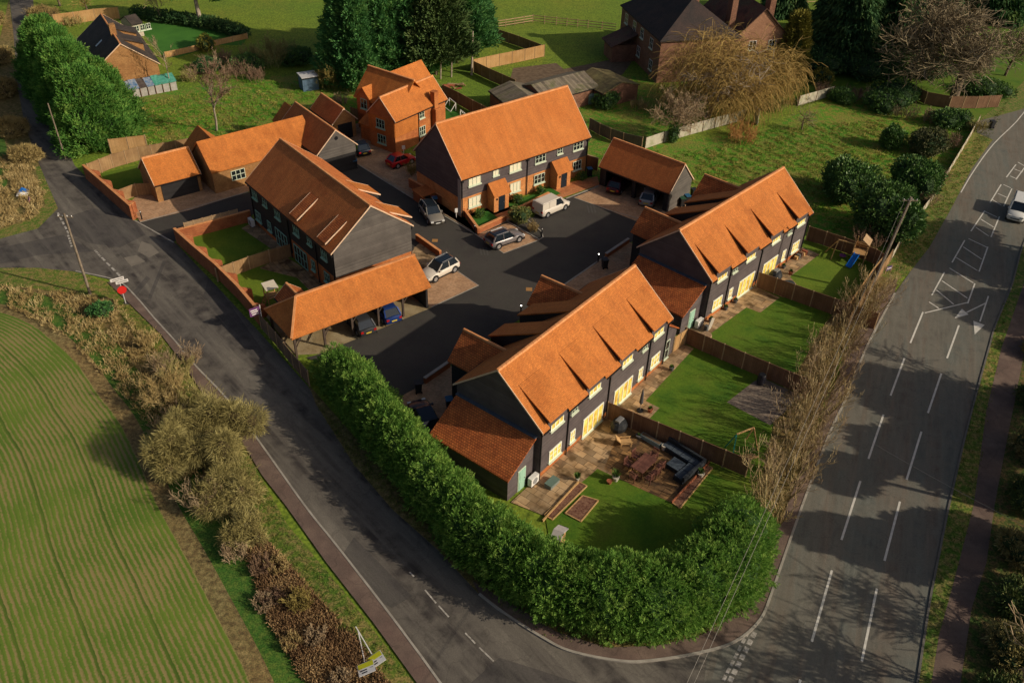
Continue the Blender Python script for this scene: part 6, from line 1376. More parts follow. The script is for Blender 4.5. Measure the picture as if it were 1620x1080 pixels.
def conifer(name, label, px, h, r, seed, mat, n=5200, loc=None, L=.8, Wd=.26, droop=0.0, group='conifers', trunk_h=None, base_z=.4, pw=.75, top=.06):
    rg = np.random.default_rng(seed); p = g(*px) if loc is None else Vector(loc); e = thing(name, label, 'conifer tree', (p.x, p.y, 0), 0, group)
    t = rg.uniform(0, 1, n) ** 1.25; z = base_z + (h - base_z) * t; a = rg.uniform(0, 2 * math.pi, n)
    prof = r * ((1 - t) ** pw + top) * (1 + .16 * np.sin(a * 3 + seed) + .10 * np.sin(a * 7 + t * 11 + seed)) * (1 + .10 * np.sin(z * 3.2))
    prof *= np.minimum(1, .55 + z / (h * .12)); rr = prof * rg.uniform(.55, 1.05, n) ** .5
    P = np.stack([rr * np.cos(a), rr * np.sin(a), z], 1); N = np.stack([np.cos(a), np.sin(a), .35 - droop + .5 * t], 1)
    if droop < .1: co, f_ = plumes(P, unit(N), L * 1.35, L * .75, Wd * .62, rg, .35, .32, 6)
    else:
        k = 4; P = np.repeat(P, k, 0); N = np.repeat(N, k, 0); d = unit(unit(N) + rg.normal(size=P.shape) * .42); P = P + rg.normal(size=P.shape) * .18
        co, f_ = cards(P, d, L * rg.uniform(.5, 1.1, len(P)), Wd * rg.uniform(.7, 1.2, len(P)), rg, .12 + droop * .5)
    mesh_np('crown', co, f_, mat, e, uv=False)
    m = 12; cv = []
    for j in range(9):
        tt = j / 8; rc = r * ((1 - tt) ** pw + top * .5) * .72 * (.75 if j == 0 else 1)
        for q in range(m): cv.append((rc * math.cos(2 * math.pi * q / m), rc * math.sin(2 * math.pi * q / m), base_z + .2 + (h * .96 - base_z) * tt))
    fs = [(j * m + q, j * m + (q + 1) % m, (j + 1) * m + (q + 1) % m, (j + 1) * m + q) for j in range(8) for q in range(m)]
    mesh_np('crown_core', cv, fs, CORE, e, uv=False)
    MB().tube((0, 0, 0), (0, 0, h * .7), .28, .1, 8).build('trunk', BARK, e)
    return e
# roadside conifers top left
for i, (px, h, r, lb) in enumerate([((88, 124), 8.2, 3.4, 'roadside conifer farthest up the lane'), ((104, 152), 9.0, 3.7, 'second roadside conifer down the lane from the far end'), ((124, 186), 9.6, 4.0, 'tallest roadside conifer in the middle of the row'), ((150, 224), 9.0, 3.9, 'roadside conifer nearest the brick wall and orange fence'), ((168, 200), 8.2, 3.8, 'conifer on the garden side of the roadside row')]):
    conifer('conifer_tree', lb, px, h, r, 10 + i, M('roadside_conifer_leaf', (.045, .135, .026), (.10, .25, .042), .7, .8, 'leaf', c3=(.23, .37, .075), spec=.15, alpha=.2), 8000, L=.62, Wd=.17, pw=.5, group='roadside conifers', base_z=.1, top=.14)
# dark conifers behind the detached house
for i, (px, h, r, lb) in enumerate([((562, 130), 15, 4.2, 'dark conifer at the left end of the group behind the red house'), ((606, 118), 17, 4.6, 'dark conifer second from the left behind the red house'), ((652, 112), 18, 4.8, 'dark conifer in the middle of the group behind the red house'), ((690, 118), 15, 4.6, 'paler green conifer above the rubble pile behind the red house'), ((722, 100), 17, 4.6, 'tall conifer at the right end of the group behind the red house'), ((640, 92), 18, 4.6, 'dark conifer at the back of the group behind the red house'), ((745, 88), 15, 3.4, 'conifer beside the start of the pale yard fence')]):
    conifer('conifer_tree', lb, px, h, r, 30 + i, CONI if i != 3 else M('mid_conifer_leaf', (.03, .065, .018), (.06, .11, .026), .5, .8, 'leaf', c3=(.11, .15, .045)), 5600, L=1.0, Wd=.34, group='dark conifers behind the detached house', base_z=.8 if i not in (3, 4, 6) else 3.0)
for k, (x, lb) in enumerate(((668, 'pale bare trunk at the left below the dark conifers'), (697, 'pale bare trunk beside the rubble pile'), (714, 'pale bare trunk at the right below the dark conifers'), (746, 'thick pale trunk next to the pale yard fence'))):
    tag(MB().tube((0, 0, 0), (.2, 0, 6.5), .20 if k == 3 else .13, .1, 8).build('tree_trunk', BIRCH, loc=at((x, 128 - k * 3))), lb, 'tree trunk')
# right hand group
for i, (px, h, r, lb) in enumerate([((1330, 95), 16, 5.2, 'drooping dark conifer at the left of the pair by the farm lane'), ((1398, 92), 17, 5.4, 'drooping dark conifer at the right of the pair, beside the bare tree'), ((1362, 66), 17, 5.0, 'dark conifer behind the drooping pair'), ((1236, 22), 8, 2.8, 'small dark conifer standing alone in the far paddock'), ((1450, 48), 14, 5.0, 'dark conifer behind the big bare tree'), ((1560, 25), 12, 5.5, 'dark conifer at the far top right corner')]):
    conifer('conifer_tree', lb, px, h, r, 50 + i, CONI2, 5200, L=1.3, Wd=.34, droop=.55, group='conifers at the top right', base_z=.5, pw=.6, top=.12)
conifer('golden_conifer', 'yellow-green column conifer beside the golden willow', (1248, 116), 9.0, 1.9, 61, GOLD, 3000, L=.6, Wd=.2, pw=.45, top=.15, group=None)

# ---- bare trees
def grow(rg, h, spread=.5, levels=4, trunks=1, trunk_r=.16, r0=0.0, up=.25, kids=(4, 6), tlen=.38, decay=.62, wob=.18, droop=0.0, first=.35):
    segs = []
    def br(p, d, L, r, lev):
        n = 4 if lev < levels else 2; q = p; pts = [p]
        for i in range(n):
            d = d + rg.normal(size=3) * wob * (1 if lev else .4); d[2] += up * .25 - droop * (lev >= 2) * .35; d = d / np.linalg.norm(d); q2 = q + d * L / n
            r1 = r * (1 - .55 * (i + 1) / n) if lev < levels else r * (1 - .8 * (i + 1) / n)
            segs.append((q, q2, r * (1 - .55 * i / n) if lev < levels else r * (1 - .8 * i / n), r1)); q = q2; pts.append((q, d, r1))
        if lev >= levels: return
        m = rg.integers(kids[0], kids[1] + 1)
        for j in range(m):
            t = first + (1 - first) * (j + rg.uniform(0, 1)) / m if lev == 0 else .2 + .8 * (j + rg.uniform(0, 1)) / m
            idx = min(n, max(1, int(t * n + .5))); q, dd, rr_ = pts[idx]; a = rg.normal(size=3); a = a - dd * np.dot(a, dd); a /= np.linalg.norm(a)
            nd = dd * (1 - spread * .55) + a * spread * rg.uniform(.7, 1.3); nd[2] += up * .3; nd /= np.linalg.norm(nd); br(q, nd, L * decay * rg.uniform(.75, 1.2), rr_ * .62, lev + 1)
    for t in range(trunks):
        a = rg.uniform(0, 2 * math.pi); d = np.array([math.cos(a) * .35 * (trunks > 1), math.sin(a) * .35 * (trunks > 1), 1.0]); p = np.array([math.cos(a) * r0, math.sin(a) * r0, 0.]) * rg.uniform(.2, 1); br(p, d / np.linalg.norm(d), h * tlen * rg.uniform(.8, 1.15), trunk_r * rg.uniform(.7, 1.1), 0)
    return segs
def segs_mesh(segs, rmin=.012, n=3):
    P0 = np.array([s[0] for s in segs]); P1 = np.array([s[1] for s in segs]); R0 = np.maximum(rmin, [s[2] for s in segs]); R1 = np.maximum(rmin * .7, [s[3] for s in segs])
    d = unit(P1 - P0); ref = np.where(np.abs(d[:, 2:3]) < .9, np.array([[0, 0, 1.]]), np.array([[1., 0, 0]])); x = unit(np.cross(d, ref)); y = np.cross(d, x); rings = []
    for P, R in ((P0, R0), (P1, R1)):
        for k in range(n): a = 2 * math.pi * k / n; rings.append(P + x * (R * math.cos(a))[:, None] + y * (R * math.sin(a))[:, None])
    co = np.stack(rings, 1).reshape(-1, 3); N = len(segs); fs = []
    for k in range(n): b = np.arange(N) * 2 * n; fs.append(np.stack([b + k, b + (k + 1) % n, b + n + (k + 1) % n, b + n + k], 1))
    return co, np.concatenate(fs)
def bare_tree(name, label, p, seed, h, cat='bare tree', group=None, tw=TWIG, bark=BARK, rmin=.018, thr=.05, **kw):
    rg = np.random.default_rng(seed); s = grow(rg, h, **kw); top = max(q[1][2] for q in s); f_ = h / top; s = [(a * f_, b * f_, c, d) for a, b, c, d in s]
    e = thing(name, label, cat, p, rg.uniform(0, 6), group)
    big = [q for q in s if q[2] > thr]; small = [q for q in s if q[2] <= thr]
    if big: c, f2 = segs_mesh(big, rmin, 6); q_ = mesh_np('trunk' if kw.get('trunks', 1) == 1 else 'stems', c, f2, bark, e, smooth=True, uv=False)
    if big and kw.get('trunks', 1) > 1: q_['kind'] = 'stuff'
    if small: c, f2 = segs_mesh(small, rmin, 3); mesh_np('crown', c, f2, tw, e, uv=False)
    return e
bare_tree('bare_tree', 'huge spreading bare tree beside the dark garden fence at top right', at((1508, 158)), 5, 14.5, trunk_r=.55, spread=.72, levels=5, kids=(5, 6), tlen=.30, decay=.74, up=.2, tw=M('grey_twig', (.13, .10, .06), (.22, .17, .10), 1, .9, 'leaf', c3=(.33, .27, .17)), rmin=.032, thr=.12).scale = (1.7, 1.7, 1.3)
bare_tree('bare_tree', 'smaller bare tree left of the huge spreading one', at((1440, 128)), 6, 8.5, trunk_r=.25, spread=.7, levels=4, kids=(4, 6), tlen=.32, decay=.7, rmin=.03, thr=.09, tw=MATS['grey_twig'])
bare_tree('bare_tree', 'bare tree at the top right edge of the picture', at((1590, 120)), 7, 9.5, trunk_r=.3, spread=.7, levels=4, kids=(5, 6), tlen=.32, decay=.7, rmin=.03, thr=.09, tw=MATS['grey_twig'])
bare_tree('birch_tree', 'slender bare birch with a pinkish crown behind the cottage', at((343, 207)), 8, 10.5, trunk_r=.17, spread=.62, levels=4, kids=(5, 7), tlen=.55, decay=.52, up=.45, tw=TWIGR, bark=BIRCH, rmin=.02, thr=.045, first=.3)
bare_tree('bare_tree', 'small bare orchard tree below the mossy fence end', at((1268, 205)), 9, 4.5, trunk_r=.13, spread=.8, levels=3, kids=(5, 6), tlen=.3, decay=.75, rmin=.02, tw=MATS['grey_twig'])
bare_tree('bare_tree', 'twiggy bare tree left of the golden willow', at((1072, 215)), 10, 7.0, trunk_r=.18, trunks=2, r0=.3, spread=.7, levels=4, kids=(5, 6), tlen=.32, decay=.68, rmin=.022, tw=TWIG)
bare_tree('bare_tree', 'pale bare sapling tree beside the tarpaulin shelter', at((273, 142)), 12, 8.0, trunk_r=.12, spread=.5, levels=3, kids=(4, 5), tlen=.5, decay=.5, up=.6, rmin=.02, bark=BIRCH)
bare_tree('bare_tree', 'bare tree beside the pale screen fence at the top left', at((140, 24)), 13, 9.0, trunk_r=.2, spread=.6, levels=4, kids=(4, 6), tlen=.35, decay=.68, rmin=.03, tw=TWIGG)
bare_tree('bare_tree', 'bare tree at the top edge right of the lane', at((95, 10)), 14, 9.0, trunk_r=.2, spread=.6, levels=4, kids=(4, 6), tlen=.35, decay=.68, rmin=.03, tw=TWIGG)
bare_tree('bare_tree', 'thin bare tree on the back hedge of the bright round lawn', at((256, 36)), 15, 7.0, trunk_r=.12, spread=.6, levels=3, kids=(5, 6), tlen=.35, decay=.65, rmin=.03)
# golden willow
def willow():
    rg = np.random.default_rng(21); p = at((1118, 186)); e = thing('willow_tree', 'big golden bare willow in front of the old farmhouse', 'willow tree', p); e.scale = (1.08, 1.08, 1.1)
    s = grow(rg, 10.5, spread=.9, levels=4, kids=(4, 6), tlen=.34, decay=.74, trunk_r=.45, up=.2); s = [(a * [1.5, 1.3, 1.0], b * [1.5, 1.3, 1.0], c_, d_) for a, b, c_, d_ in s]; c, f_ = segs_mesh(s, .035, 4); mesh_np('limbs', c + np.array([2.0, 1.0, 0]) * np.minimum(1, c[:, 2:3] / 4), f_, BIRCH, e, uv=False)
    bl = [(0, 0, 6.4, 3.4, 3.4, 3.6), (3.8, 1.2, 6.0, 3.0, 3.0, 3.6), (-3.6, 1.0, 5.2, 2.8, 2.6, 3.0), (7.2, 3.0, 5.8, 3.2, 3.2, 3.6), (2.0, 5.5, 6.4, 3.6, 3.4, 3.6), (1.4, -2.6, 4.4, 2.6, 2.2, 2.8), (-1.5, 4.5, 6.8, 2.6, 2.6, 3.0), (5.0, -1.0, 4.0, 2.4, 2.2, 2.8), (10.0, 4.5, 4.6, 2.6, 2.6, 3.0)]
    bl = [(a, b, c * .86, d, e_, f_ * .92) for a, b, c, d, e_, f_ in bl]; P, N = blob_pts(bl, 6000, rg, .25); segs = []
    for a, n_ in zip(P, N):
        d = n_ * .4 + rg.normal(size=3) * .6; d[2] += .15; L = rg.uniform(.6, 2.8); q = a
        for k in range(3): d = d / np.linalg.norm(d); q2 = q + d * L / 2.2; segs.append((q, q2, .022, .018)); q = q2; d = d * .7; d[2] -= .38 + .3 * (n_[2] < .3)
    c, f_ = segs_mesh(segs, .020, 3); mesh_np('crown', c, f_, WILLOW, e, uv=False)
willow()

def bush(name, label, px, blobs, mat, seed, n=1800, L=.4, Wd=.12, cat='bush', group=None, up=.35, core=CORE, k=4, jit=.55, z=0, cs=.78, stem=True, curve=0.0):
    rg = np.random.default_rng(seed); e = thing(name, label, cat, at(px, z), 0, group); foliage('foliage', blobs, n, L, Wd, mat, e, rg, up=up, core=core, k=k, jit=jit, cs=cs, curve=curve)
    if stem: MB().tube((0, 0, 0), (blobs[0][0], blobs[0][1], blobs[0][2]), .08, .05, 6).build('stem', BARK, e)
    return e
def rb(seed, R, H, n=6, spread=.6):
    r = random.Random(seed); out = [(0, 0, H * .5, R * .75, R * .75, H * .52)]
    for k in range(n): a = k * 2 * math.pi / n + r.random(); q = R * spread * r.uniform(.7, 1.1); out.append((q * math.cos(a), q * math.sin(a), H * r.uniform(.38, .6), R * .5, R * .5, H * r.uniform(.36, .46)))
    return out
bush('evergreen_shrub', 'big round dark shrub at the left of the orchard field', (1334, 312), rb(1, 3.3, 4.2), LAUREL, 71, 3800, .38, .16, group='round evergreen shrubs')
bush('evergreen_shrub', 'huge dark shrub behind the telegraph pole', (1398, 372), rb(2, 3.6, 5.6), LAUREL, 72, 4600, .40, .17, group='round evergreen shrubs')
bush('evergreen_shrub', 'pale-tipped shrub just behind the huge dark one', (1442, 305), rb(3, 3.0, 4.0), LAUREL, 73, 3200, .38, .16, group='round evergreen shrubs')
bush('evergreen_shrub', 'smallest round shrub standing alone on the orchard grass', (1407, 234), rb(4, 1.7, 2.8, 5, .45), LAUREL, 74, 1500, .32, .12, group='round evergreen shrubs')
bush('evergreen_shrub', 'greyish shrub right of the smallest round one', (1465, 242), rb(5, 2.4, 2.9), M('grey_leaf', (.06, .06, .03), (.10, .11, .04), 1, .8, 'leaf', c3=(.17, .17, .08)), 75, 2200, .34, .12, group='round evergreen shrubs')
bush('evergreen_shrub', 'small green bush on the scrub by the junction', (160, 497), rb(6, 1.0, 1.1, 4), CONI, 76, 600, .25, .09)
bush('laurel_bush', 'leafy green bush beside the pale water tank', (958, 168), rb(7, 1.9, 2.2), LAUREL, 77, 1200, .3, .13)
bush('yellow_bush', 'yellow flowering bush at the end of the round lawn', (327, 80), rb(8, 1.2, 2.4, 4), GOLD, 78, 500, .3, .12)
bush('yellow_bush', 'yellow-green shrub behind the mossy concrete fence', (1298, 132), rb(9, 1.8, 2.0, 4), GOLD, 79, 600, .35, .13)
bush('garden_hedge', 'dark clipped hedge curving behind the bright round lawn', (300, 44), [(x, y, .8, 1.6, 1.3, 1.0) for x, y in [((g(u, v) - g(300, 44)).x, (g(u, v) - g(300, 44)).y) for u, v in [(222, 27), (234, 30), (246, 32), (258, 34), (270, 35), (282, 37), (294, 38), (306, 40), (318, 42), (330, 44), (342, 46), (352, 49), (362, 52), (372, 55), (380, 59)]]], CONI2, 80, 4200, .35, .14, cat='hedge', stem=False)
def twiggy(name, label, px, R, H, seed, tw, n=26, levels=3, group=None, cat='bare shrub', rmin=.014, z=0, spread=.5, kids=(4, 5), **kw):
    return bare_tree(name, label, at(px, z), seed, H, cat, group, tw=tw, bark=BARK, rmin=rmin, thr=.045, trunks=n, r0=R * .55, trunk_r=.035, spread=spread, levels=levels, kids=kids, tlen=.55, decay=.55, up=.35, wob=.22, first=.15, **kw)
twiggy('bare_shrub', 'rust coloured bare shrub in front of the golden willow', (1173, 222), 3.4, 2.6, 91, M('rust_twig', (.24, .10, .03), (.36, .17, .05), .8, .9, 'leaf', c3=(.46, .27, .10)), 60, 2)
twiggy('bare_shrub', 'reddish bare shrub by the mossy concrete fence end', (1350, 158), 3.0, 2.2, 92, TWIGR, 40, 2)
twiggy('bare_shrub', 'brown bare shrub beside the blue metal shed', (525, 140), 2.4, 4.6, 93, TWIGG, 24, 3)
twiggy('bare_shrub', 'big tangled bare shrub behind the rough grass at the upper left', (430, 105), 3.0, 5.0, 94, SCRUBT, 26, 3)
twiggy('bare_shrub', 'low bramble heap with pale stems at the upper left', (375, 122), 3.5, 2.6, 95, TWIGR, 40, 2)
twiggy('bare_shrub', 'scrubby growth behind the garden wall at the upper left', (395, 95), 3.0, 2.8, 96, SCRUBT, 40, 2)
twiggy('bare_shrub', 'brown bare shrub against the old fence above the main road', (1478, 290), 2.4, 2.4, 97, TWIG, 36, 2)
twiggy('bare_shrub', 'brown bare shrub behind the climbing frame', (1370, 392), 2.6, 2.6, 98, TWIGR, 34, 2)
twiggy('bare_shrub', 'dark shrubbery along the top of the orchard field', (1430, 185), 3.4, 2.4, 99, MATS['grey_twig'], 40, 2)
twiggy('bare_shrub', 'dark shrubbery by the field gate', (1540, 205), 2.5, 2.2, 100, SCRUBT, 36, 2)
bush('laurel_bush', 'dark green bushes below the brown garden fence at the far side', (1400, 172), rb(12, 3.0, 2.4), LAUREL, 81, 1600, .35, .14)
bush('laurel_bush', 'dark green bushes beside the big bare tree fence', (1500, 198), rb(13, 2.6, 2.0), LAUREL, 82, 1400, .35, .14)
bush('laurel_bush', 'dark undergrowth below the pair of drooping conifers', (1370, 118), rb(14, 5.0, 3.0), CONI2, 83, 2000, .5, .18)
bush('laurel_bush', 'dark shrubs behind the yellow column conifer', (1290, 110), rb(15, 4.5, 3.0), CONI2, 84, 1800, .5, .18)
bush('ivy_bush', 'ivy-covered stump against the mossy concrete fence', (1064, 226), rb(16, .7, 2.6, 3), LAUREL, 85, 500, .22, .09)
# kerbed planting triangle and front garden plants
bush('ornamental_shrub', 'leafy pale shrub in the kerbed triangle beside the white van', (822, 352), rb(17, 1.2, 1.6, 4), M('pale_shrub_leaf', (.10, .14, .03), (.18, .20, .05), 1, .8, 'leaf', c3=(.32, .28, .12)), 86, 700, .22, .07, z=.1)
twiggy('bare_shrub', 'straw coloured stems in the kerbed triangle by the grey car', (843, 366), .9, 1.2, 101, DRYG, 26, 2, z=.1)
twiggy('bare_shrub', 'spiky ornamental shrub beside the white off-road car', (706, 420), .6, 1.7, 102, M('dark_twig', (.06, .05, .04), (.12, .1, .08), 1, .9, 'leaf'), 14, 2)
twiggy('bare_shrub', 'yellow-brown shrub above the low gable wall near the red car', (652, 276), 1.1, 2.2, 103, TWIGG, 22, 2)
for i, (u, w, lb) in enumerate([(1.9, -.75, 'dark front lawn plant at the left porch house'), (7.4, -.6, 'round front shrub beside the left porch'), (10.9, -.6, 'round front shrub beside the right porch'), (17.2, -.7, 'low front planting below the right hand window')]):
    p = B.world(u, w); bush('front_shrub', lb, (810, 540), rb(20 + i, .6, .9, 3), PLANT, 110 + i, 260, .2, .07, group='front garden shrubs').location = (p.x, p.y, .05)
sheet('front_lawn', tpoly(B, [(.2, -.2), (3.4, -.2), (3.4, -2.2), (.2, -2.6)]), .106, TURF, True); sheet('front_lawn', tpoly(B, [(6.1, -.2), (12.8, -.2), (12.8, -2.0), (6.1, -2.0)]), .106, TURF, True)
# leafy tree in the round lawn
def leafy():
    e = thing('evergreen_tree', 'tall trunked evergreen tree on the edge of the bright round lawn', 'tree', at((319, 42))); rg = np.random.default_rng(44)
    MB().tube((0, 0, 0), (-.3, 0, 5.5), .45, .25, 10).tube((-.3, 0, 5.0), (-2.5, .5, 8), .2, .1, 6).tube((-.3, 0, 5.0), (2.2, -.2, 8), .2, .1, 6).build('trunk', BIRCH, e)
    foliage('crown', [(-3.0, 0, 7.4, 2.3, 2.2, 1.9), (0, 0, 8.8, 2.8, 2.5, 2.2), (2.8, 0, 7.6, 2.4, 2.2, 2.0), (1.2, 1.0, 10, 2.2, 2, 2), (-3.6, 0, 5.6, 1.2, 1.2, 1.2), (3.4, 0, 5.8, 1.2, 1.2, 1.2)], 2600, .7, .26, CONI, e, rg, cs=.7)
leafy()
# bare saplings along the main road: three mother plants, copied
protos = []
SAPT = M('sapling_twig', (.20, .145, .065), (.35, .26, .12), .7, .9, 'leaf', c3=(.54, .43, .23))
for i in range(3):
    protos.append(bare_tree('roadside_sapling', 'x', (0, 0, 0), 200 + i, 6.6, 'sapling', 'bare multi-stemmed saplings along the main road', tw=(SAPT, SAPT, TWIG)[i], bark=M('sapling_bark', (.30, .24, .11), (.42, .36, .18), 2, .9, 'bark'), rmin=.0135, thr=.045, trunks=7, r0=1.1, trunk_r=.075, spread=.50, levels=3, kids=(3, 5), tlen=.72, decay=.50, up=.55, wob=.085, first=.12))
rs = random.Random(9); line_ = smooth_line([g(*p) for p in [(1385, 470), (1345, 530), (1305, 600), (1280, 680), (1245, 760), (1215, 835)]], 4); LL = [0]
for a, b in zip(line_, line_[1:]): LL.append(LL[-1] + (b - a).length)
NS = 22; ords = ['nearest the tall hedge', 'second from the tall hedge', 'third from the tall hedge', 'fourth from the tall hedge', 'fifth from the tall hedge', 'sixth from the tall hedge', 'seventh from the tall hedge', 'eighth from the tall hedge', 'ninth from the tall hedge', 'tenth from the tall hedge', 'eleventh from the tall hedge',
    'eleventh from the telegraph pole', 'tenth from the telegraph pole', 'ninth from the telegraph pole', 'eighth from the telegraph pole', 'seventh from the telegraph pole', 'sixth from the telegraph pole', 'fifth from the telegraph pole', 'fourth from the telegraph pole', 'third from the telegraph pole', 'second from the telegraph pole', 'nearest the telegraph pole']
for k in range(NS):
    t = LL[-1] * (1 - (k + .3) / NS); i = max(0, int(np.searchsorted(LL, t)) - 1); p = line_[i].lerp(line_[i + 1], (t - LL[i]) / (LL[i + 1] - LL[i])); s = k % 3
    e = protos[k] if k < 3 else copy_tree(protos[s]); e.location = (p.x + rs.uniform(-.9, .9), p.y + rs.uniform(-.5, .5), 0); e.rotation_euler = (0, 0, rs.uniform(0, 6)); sc = rs.uniform(.72, 1.05) * (1.0 - .28 * (k / NS)); e.scale = (sc * 1.15, sc * 1.15, sc)
    e['label'] = 'bare roadside sapling clump, ' + ords[k]
# scrub along the left hand bank
def scrub(name, label, px, R, H, seed, mat=SCRUBT, n=3400, core=COREB):
    r_ = random.Random(seed); bl = [(r_.gauss(0, R * .42), r_.gauss(0, R * .42), H * r_.uniform(.2, .62), R * r_.uniform(.26, .42), R * r_.uniform(.26, .42), H * r_.uniform(.2, .36)) for _ in range(15)]
    return bush(name, label, px, bl, mat, seed, int(n * 1.25), .7, .034, cat='scrub bush', group='scrub bushes on the field bank', up=.3, core=core, k=4, jit=.85, cs=.5, stem=True, curve=.08)
scrub('scrub_bush', 'biggest olive scrub bush, overhanging the lane below the junction', (345, 722), 2.8, 4.0, 301, n=6500); scrub('scrub_bush', 'olive scrub bush on the field side of the biggest one', (292, 735), 2.0, 3.4, 302, n=3600)
scrub('scrub_bush', 'twiggy scrub bush just below the biggest olive one', (350, 795), 1.8, 2.3, 303, n=2600); scrub('scrub_bush', 'low scrub bush on the lower field bank, above the brambles', (382, 850), 1.2, 1.5, 304, n=1400)
twiggy('bare_shrub', 'pale bare shrub at the top of the field bank scrub', (266, 640), 2.0, 3.8, 305, DRYG, 20, 3, rmin=.016); twiggy('bare_shrub', 'thin bare shrub by the lane above the biggest scrub bush', (300, 575), 1.2, 2.2, 306, TWIG, 22, 2)
twiggy('bare_shrub', 'bare shrub between the olive bushes and the headland', (262, 590), 1.4, 2.6, 307, TWIG, 22, 2)
twiggy('bare_shrub', 'reddish bramble clump low on the field bank', (430, 950), 1.3, .9, 308, TWIGR, 40, 2); twiggy('bare_shrub', 'yellowish thorn clump low on the field bank', (478, 960), 1.0, 1.6, 309, TWIGG, 26, 2); twiggy('bare_shrub', 'dark bramble clump nearest the camera on the bank', (415, 900), 1.3, 1.0, 310, M('bramble_twig', (.12, .07, .045), (.2, .125, .075), 1, .9, 'leaf', c3=(.3, .2, .12)), 40, 2)

for i, (px, R, H, tw, lb) in enumerate([((1300, 152), 2.4, 2.2, TWIGR, 'low bare shrubs left of the mossy fence end'), ((1385, 162), 2.8, 2.2, TWIG, 'brown shrubs along the top of the orchard field, left part'), ((1470, 192), 2.6, 2.0, TWIG, 'brown shrubs along the top of the orchard field, right part'), ((1500, 232), 2.0, 2.0, TWIGR, 'reddish shrub in the corner of the orchard field'),
     ((1462, 322), 2.2, 2.2, TWIG, 'brown thicket behind the pale-tipped shrub'), ((1440, 352), 1.8, 2.0, TWIG, 'brown thicket against the old leaning fence'), ((1225, 175), 2.6, 2.8, SCRUBT, 'green-brown thicket behind the white hoarding board'), ((1245, 150), 2.6, 3.0, SCRUBT, 'green-brown thicket below the yellow column conifer'),
     ((455, 92), 2.6, 3.4, SCRUBT, 'scrubby growth right of the big tangled shrub'), ((350, 100), 2.4, 2.4, TWIGR, 'bramble thicket below the yellow flowering bush'), ((405, 128), 2.6, 2.2, TWIGR, 'bramble thicket on the rough grass edge'), ((300, 128), 2.0, 2.2, SCRUBT, 'thicket at the end of the tarpaulin shelter'), ((120, 40), 2.6, 2.0, SCRUBT, 'thicket behind the pale screen fence'),
     ((60, 30), 2.2, 2.4, DRYG, 'golden scrub beside the lane at the very top'), ((540, 165), 1.6, 2.0, TWIG, 'dark brush behind the narrow garage'), ((1010, 172), 2.0, 1.6, DRYG, 'dry weeds below the old farmhouse wall'), ((905, 128), 1.8, 1.4, TWIG, 'weeds beside the mossy farm shed')]):
    twiggy('bare_shrub', lb, px, R, H, 800 + i, tw, 34, 2, group='shrubs round the old gardens')
for i, (px, R, H, lb) in enumerate([((395, 110), 2.6, 2.0, 'dark evergreen scrub below the big tangled shrub'), ((330, 112), 2.0, 1.6, 'dark evergreen scrub right of the tarpaulin shelter'), ((470, 100), 2.4, 2.2, 'dark evergreen scrub left of the blue shed'), ((1210, 150), 2.6, 3.0, 'dark evergreen mass right of the golden willow'), ((1330, 160), 1.8, 1.6, 'small dark evergreen at the top of the orchard field'), ((1415, 160), 3.2, 2.6, 'dark evergreen below the drooping conifers'), ((1300, 75), 3.6, 4.0, 'dark yew left of the drooping conifers'), ((1470, 120), 3.0, 2.4, 'dark bushes beside the smaller bare tree'), ((1560, 150), 3.4, 2.0, 'ivy thicket behind the dark brown fence'), ((600, 165), 2.0, 1.6, 'dark brush behind the detached red house')]):
    bush('laurel_bush', lb, px, rb(850 + i, R, H), CONI2 if i % 2 else LAUREL, 850 + i, 1500, .36, .12, group='dark evergreen scrub')
# continuous scruffy bank between the crop and the lane
for i, (px, R, H, tw, lb) in enumerate([((235, 545), 1.4, 1.6, DRYG, 'pale scrub highest on the field bank'), ((285, 600), 1.5, 2.2, SCRUBT, 'scrub clump second down the field bank'), ((318, 655), 1.8, 3.0, SCRUBT, 'scrub clump above the biggest olive bush'), ((275, 690), 1.6, 2.6, TWIG, 'brown scrub clump on the field side of the bank'), ((375, 770), 1.6, 2.8, SCRUBT, 'scrub clump on the lane side below the biggest bush'), ((325, 800), 1.8, 2.4, TWIG, 'brown scrub clump facing the crop'),
     ((400, 830), 1.2, 1.6, SCRUBT, 'scrub clump where the brambles begin'), ((372, 880), 1.4, 1.3, TWIG, 'brown scrub facing the crop lower down'), ((440, 900), 1.2, .9, DRYG, 'brown scrub on the lane side of the brambles'), ((415, 960), 1.2, .9, TWIG, 'low brown scrub against the headland grass'), ((500, 1010), 1.2, .9, TWIG, 'brown scrub left of the fallen boards'), ((465, 1020), 1.2, .8, DRYG, 'pale scrub at the bottom of the bank'), ((540, 1075), 1.2, .8, TWIG, 'brown scrub at the bottom edge of the picture')]):
    twiggy('bare_shrub', lb, px, R, H, 900 + i, tw, 40, 2, group='bare scrub on the field bank')
# hedge of dry scrub beside the lane at the far left
for i, (px, R, H, lb) in enumerate([((-14, 40), 2.4, 2.0, 'clipped dry hedge at the very top left'), ((-6, 100), 2.4, 2.0, 'dry hedge left of the shaded lane'), ((4, 150), 2.2, 1.9, 'dry hedge opposite the roadside conifers'), ((20, 210), 1.9, 1.6, 'dry hedge beside the little green lawn'), ((44, 252), 1.7, 1.4, 'dry hedge end above the dumped rubbish'), ((70, 35), 2.4, 2.2, 'tan scrub on the right of the lane at the top')]):
    bush('dry_hedge', lb, px, rb(400 + i, R, H), M('dry_hedge_twig', (.20, .14, .05), (.32, .24, .09), .6, .9, 'leaf', c3=(.42, .33, .15)), 400 + i, 2600, .5, .06, cat='hedge', group='dry hedges by the upper lane', core=COREB, cs=.7)
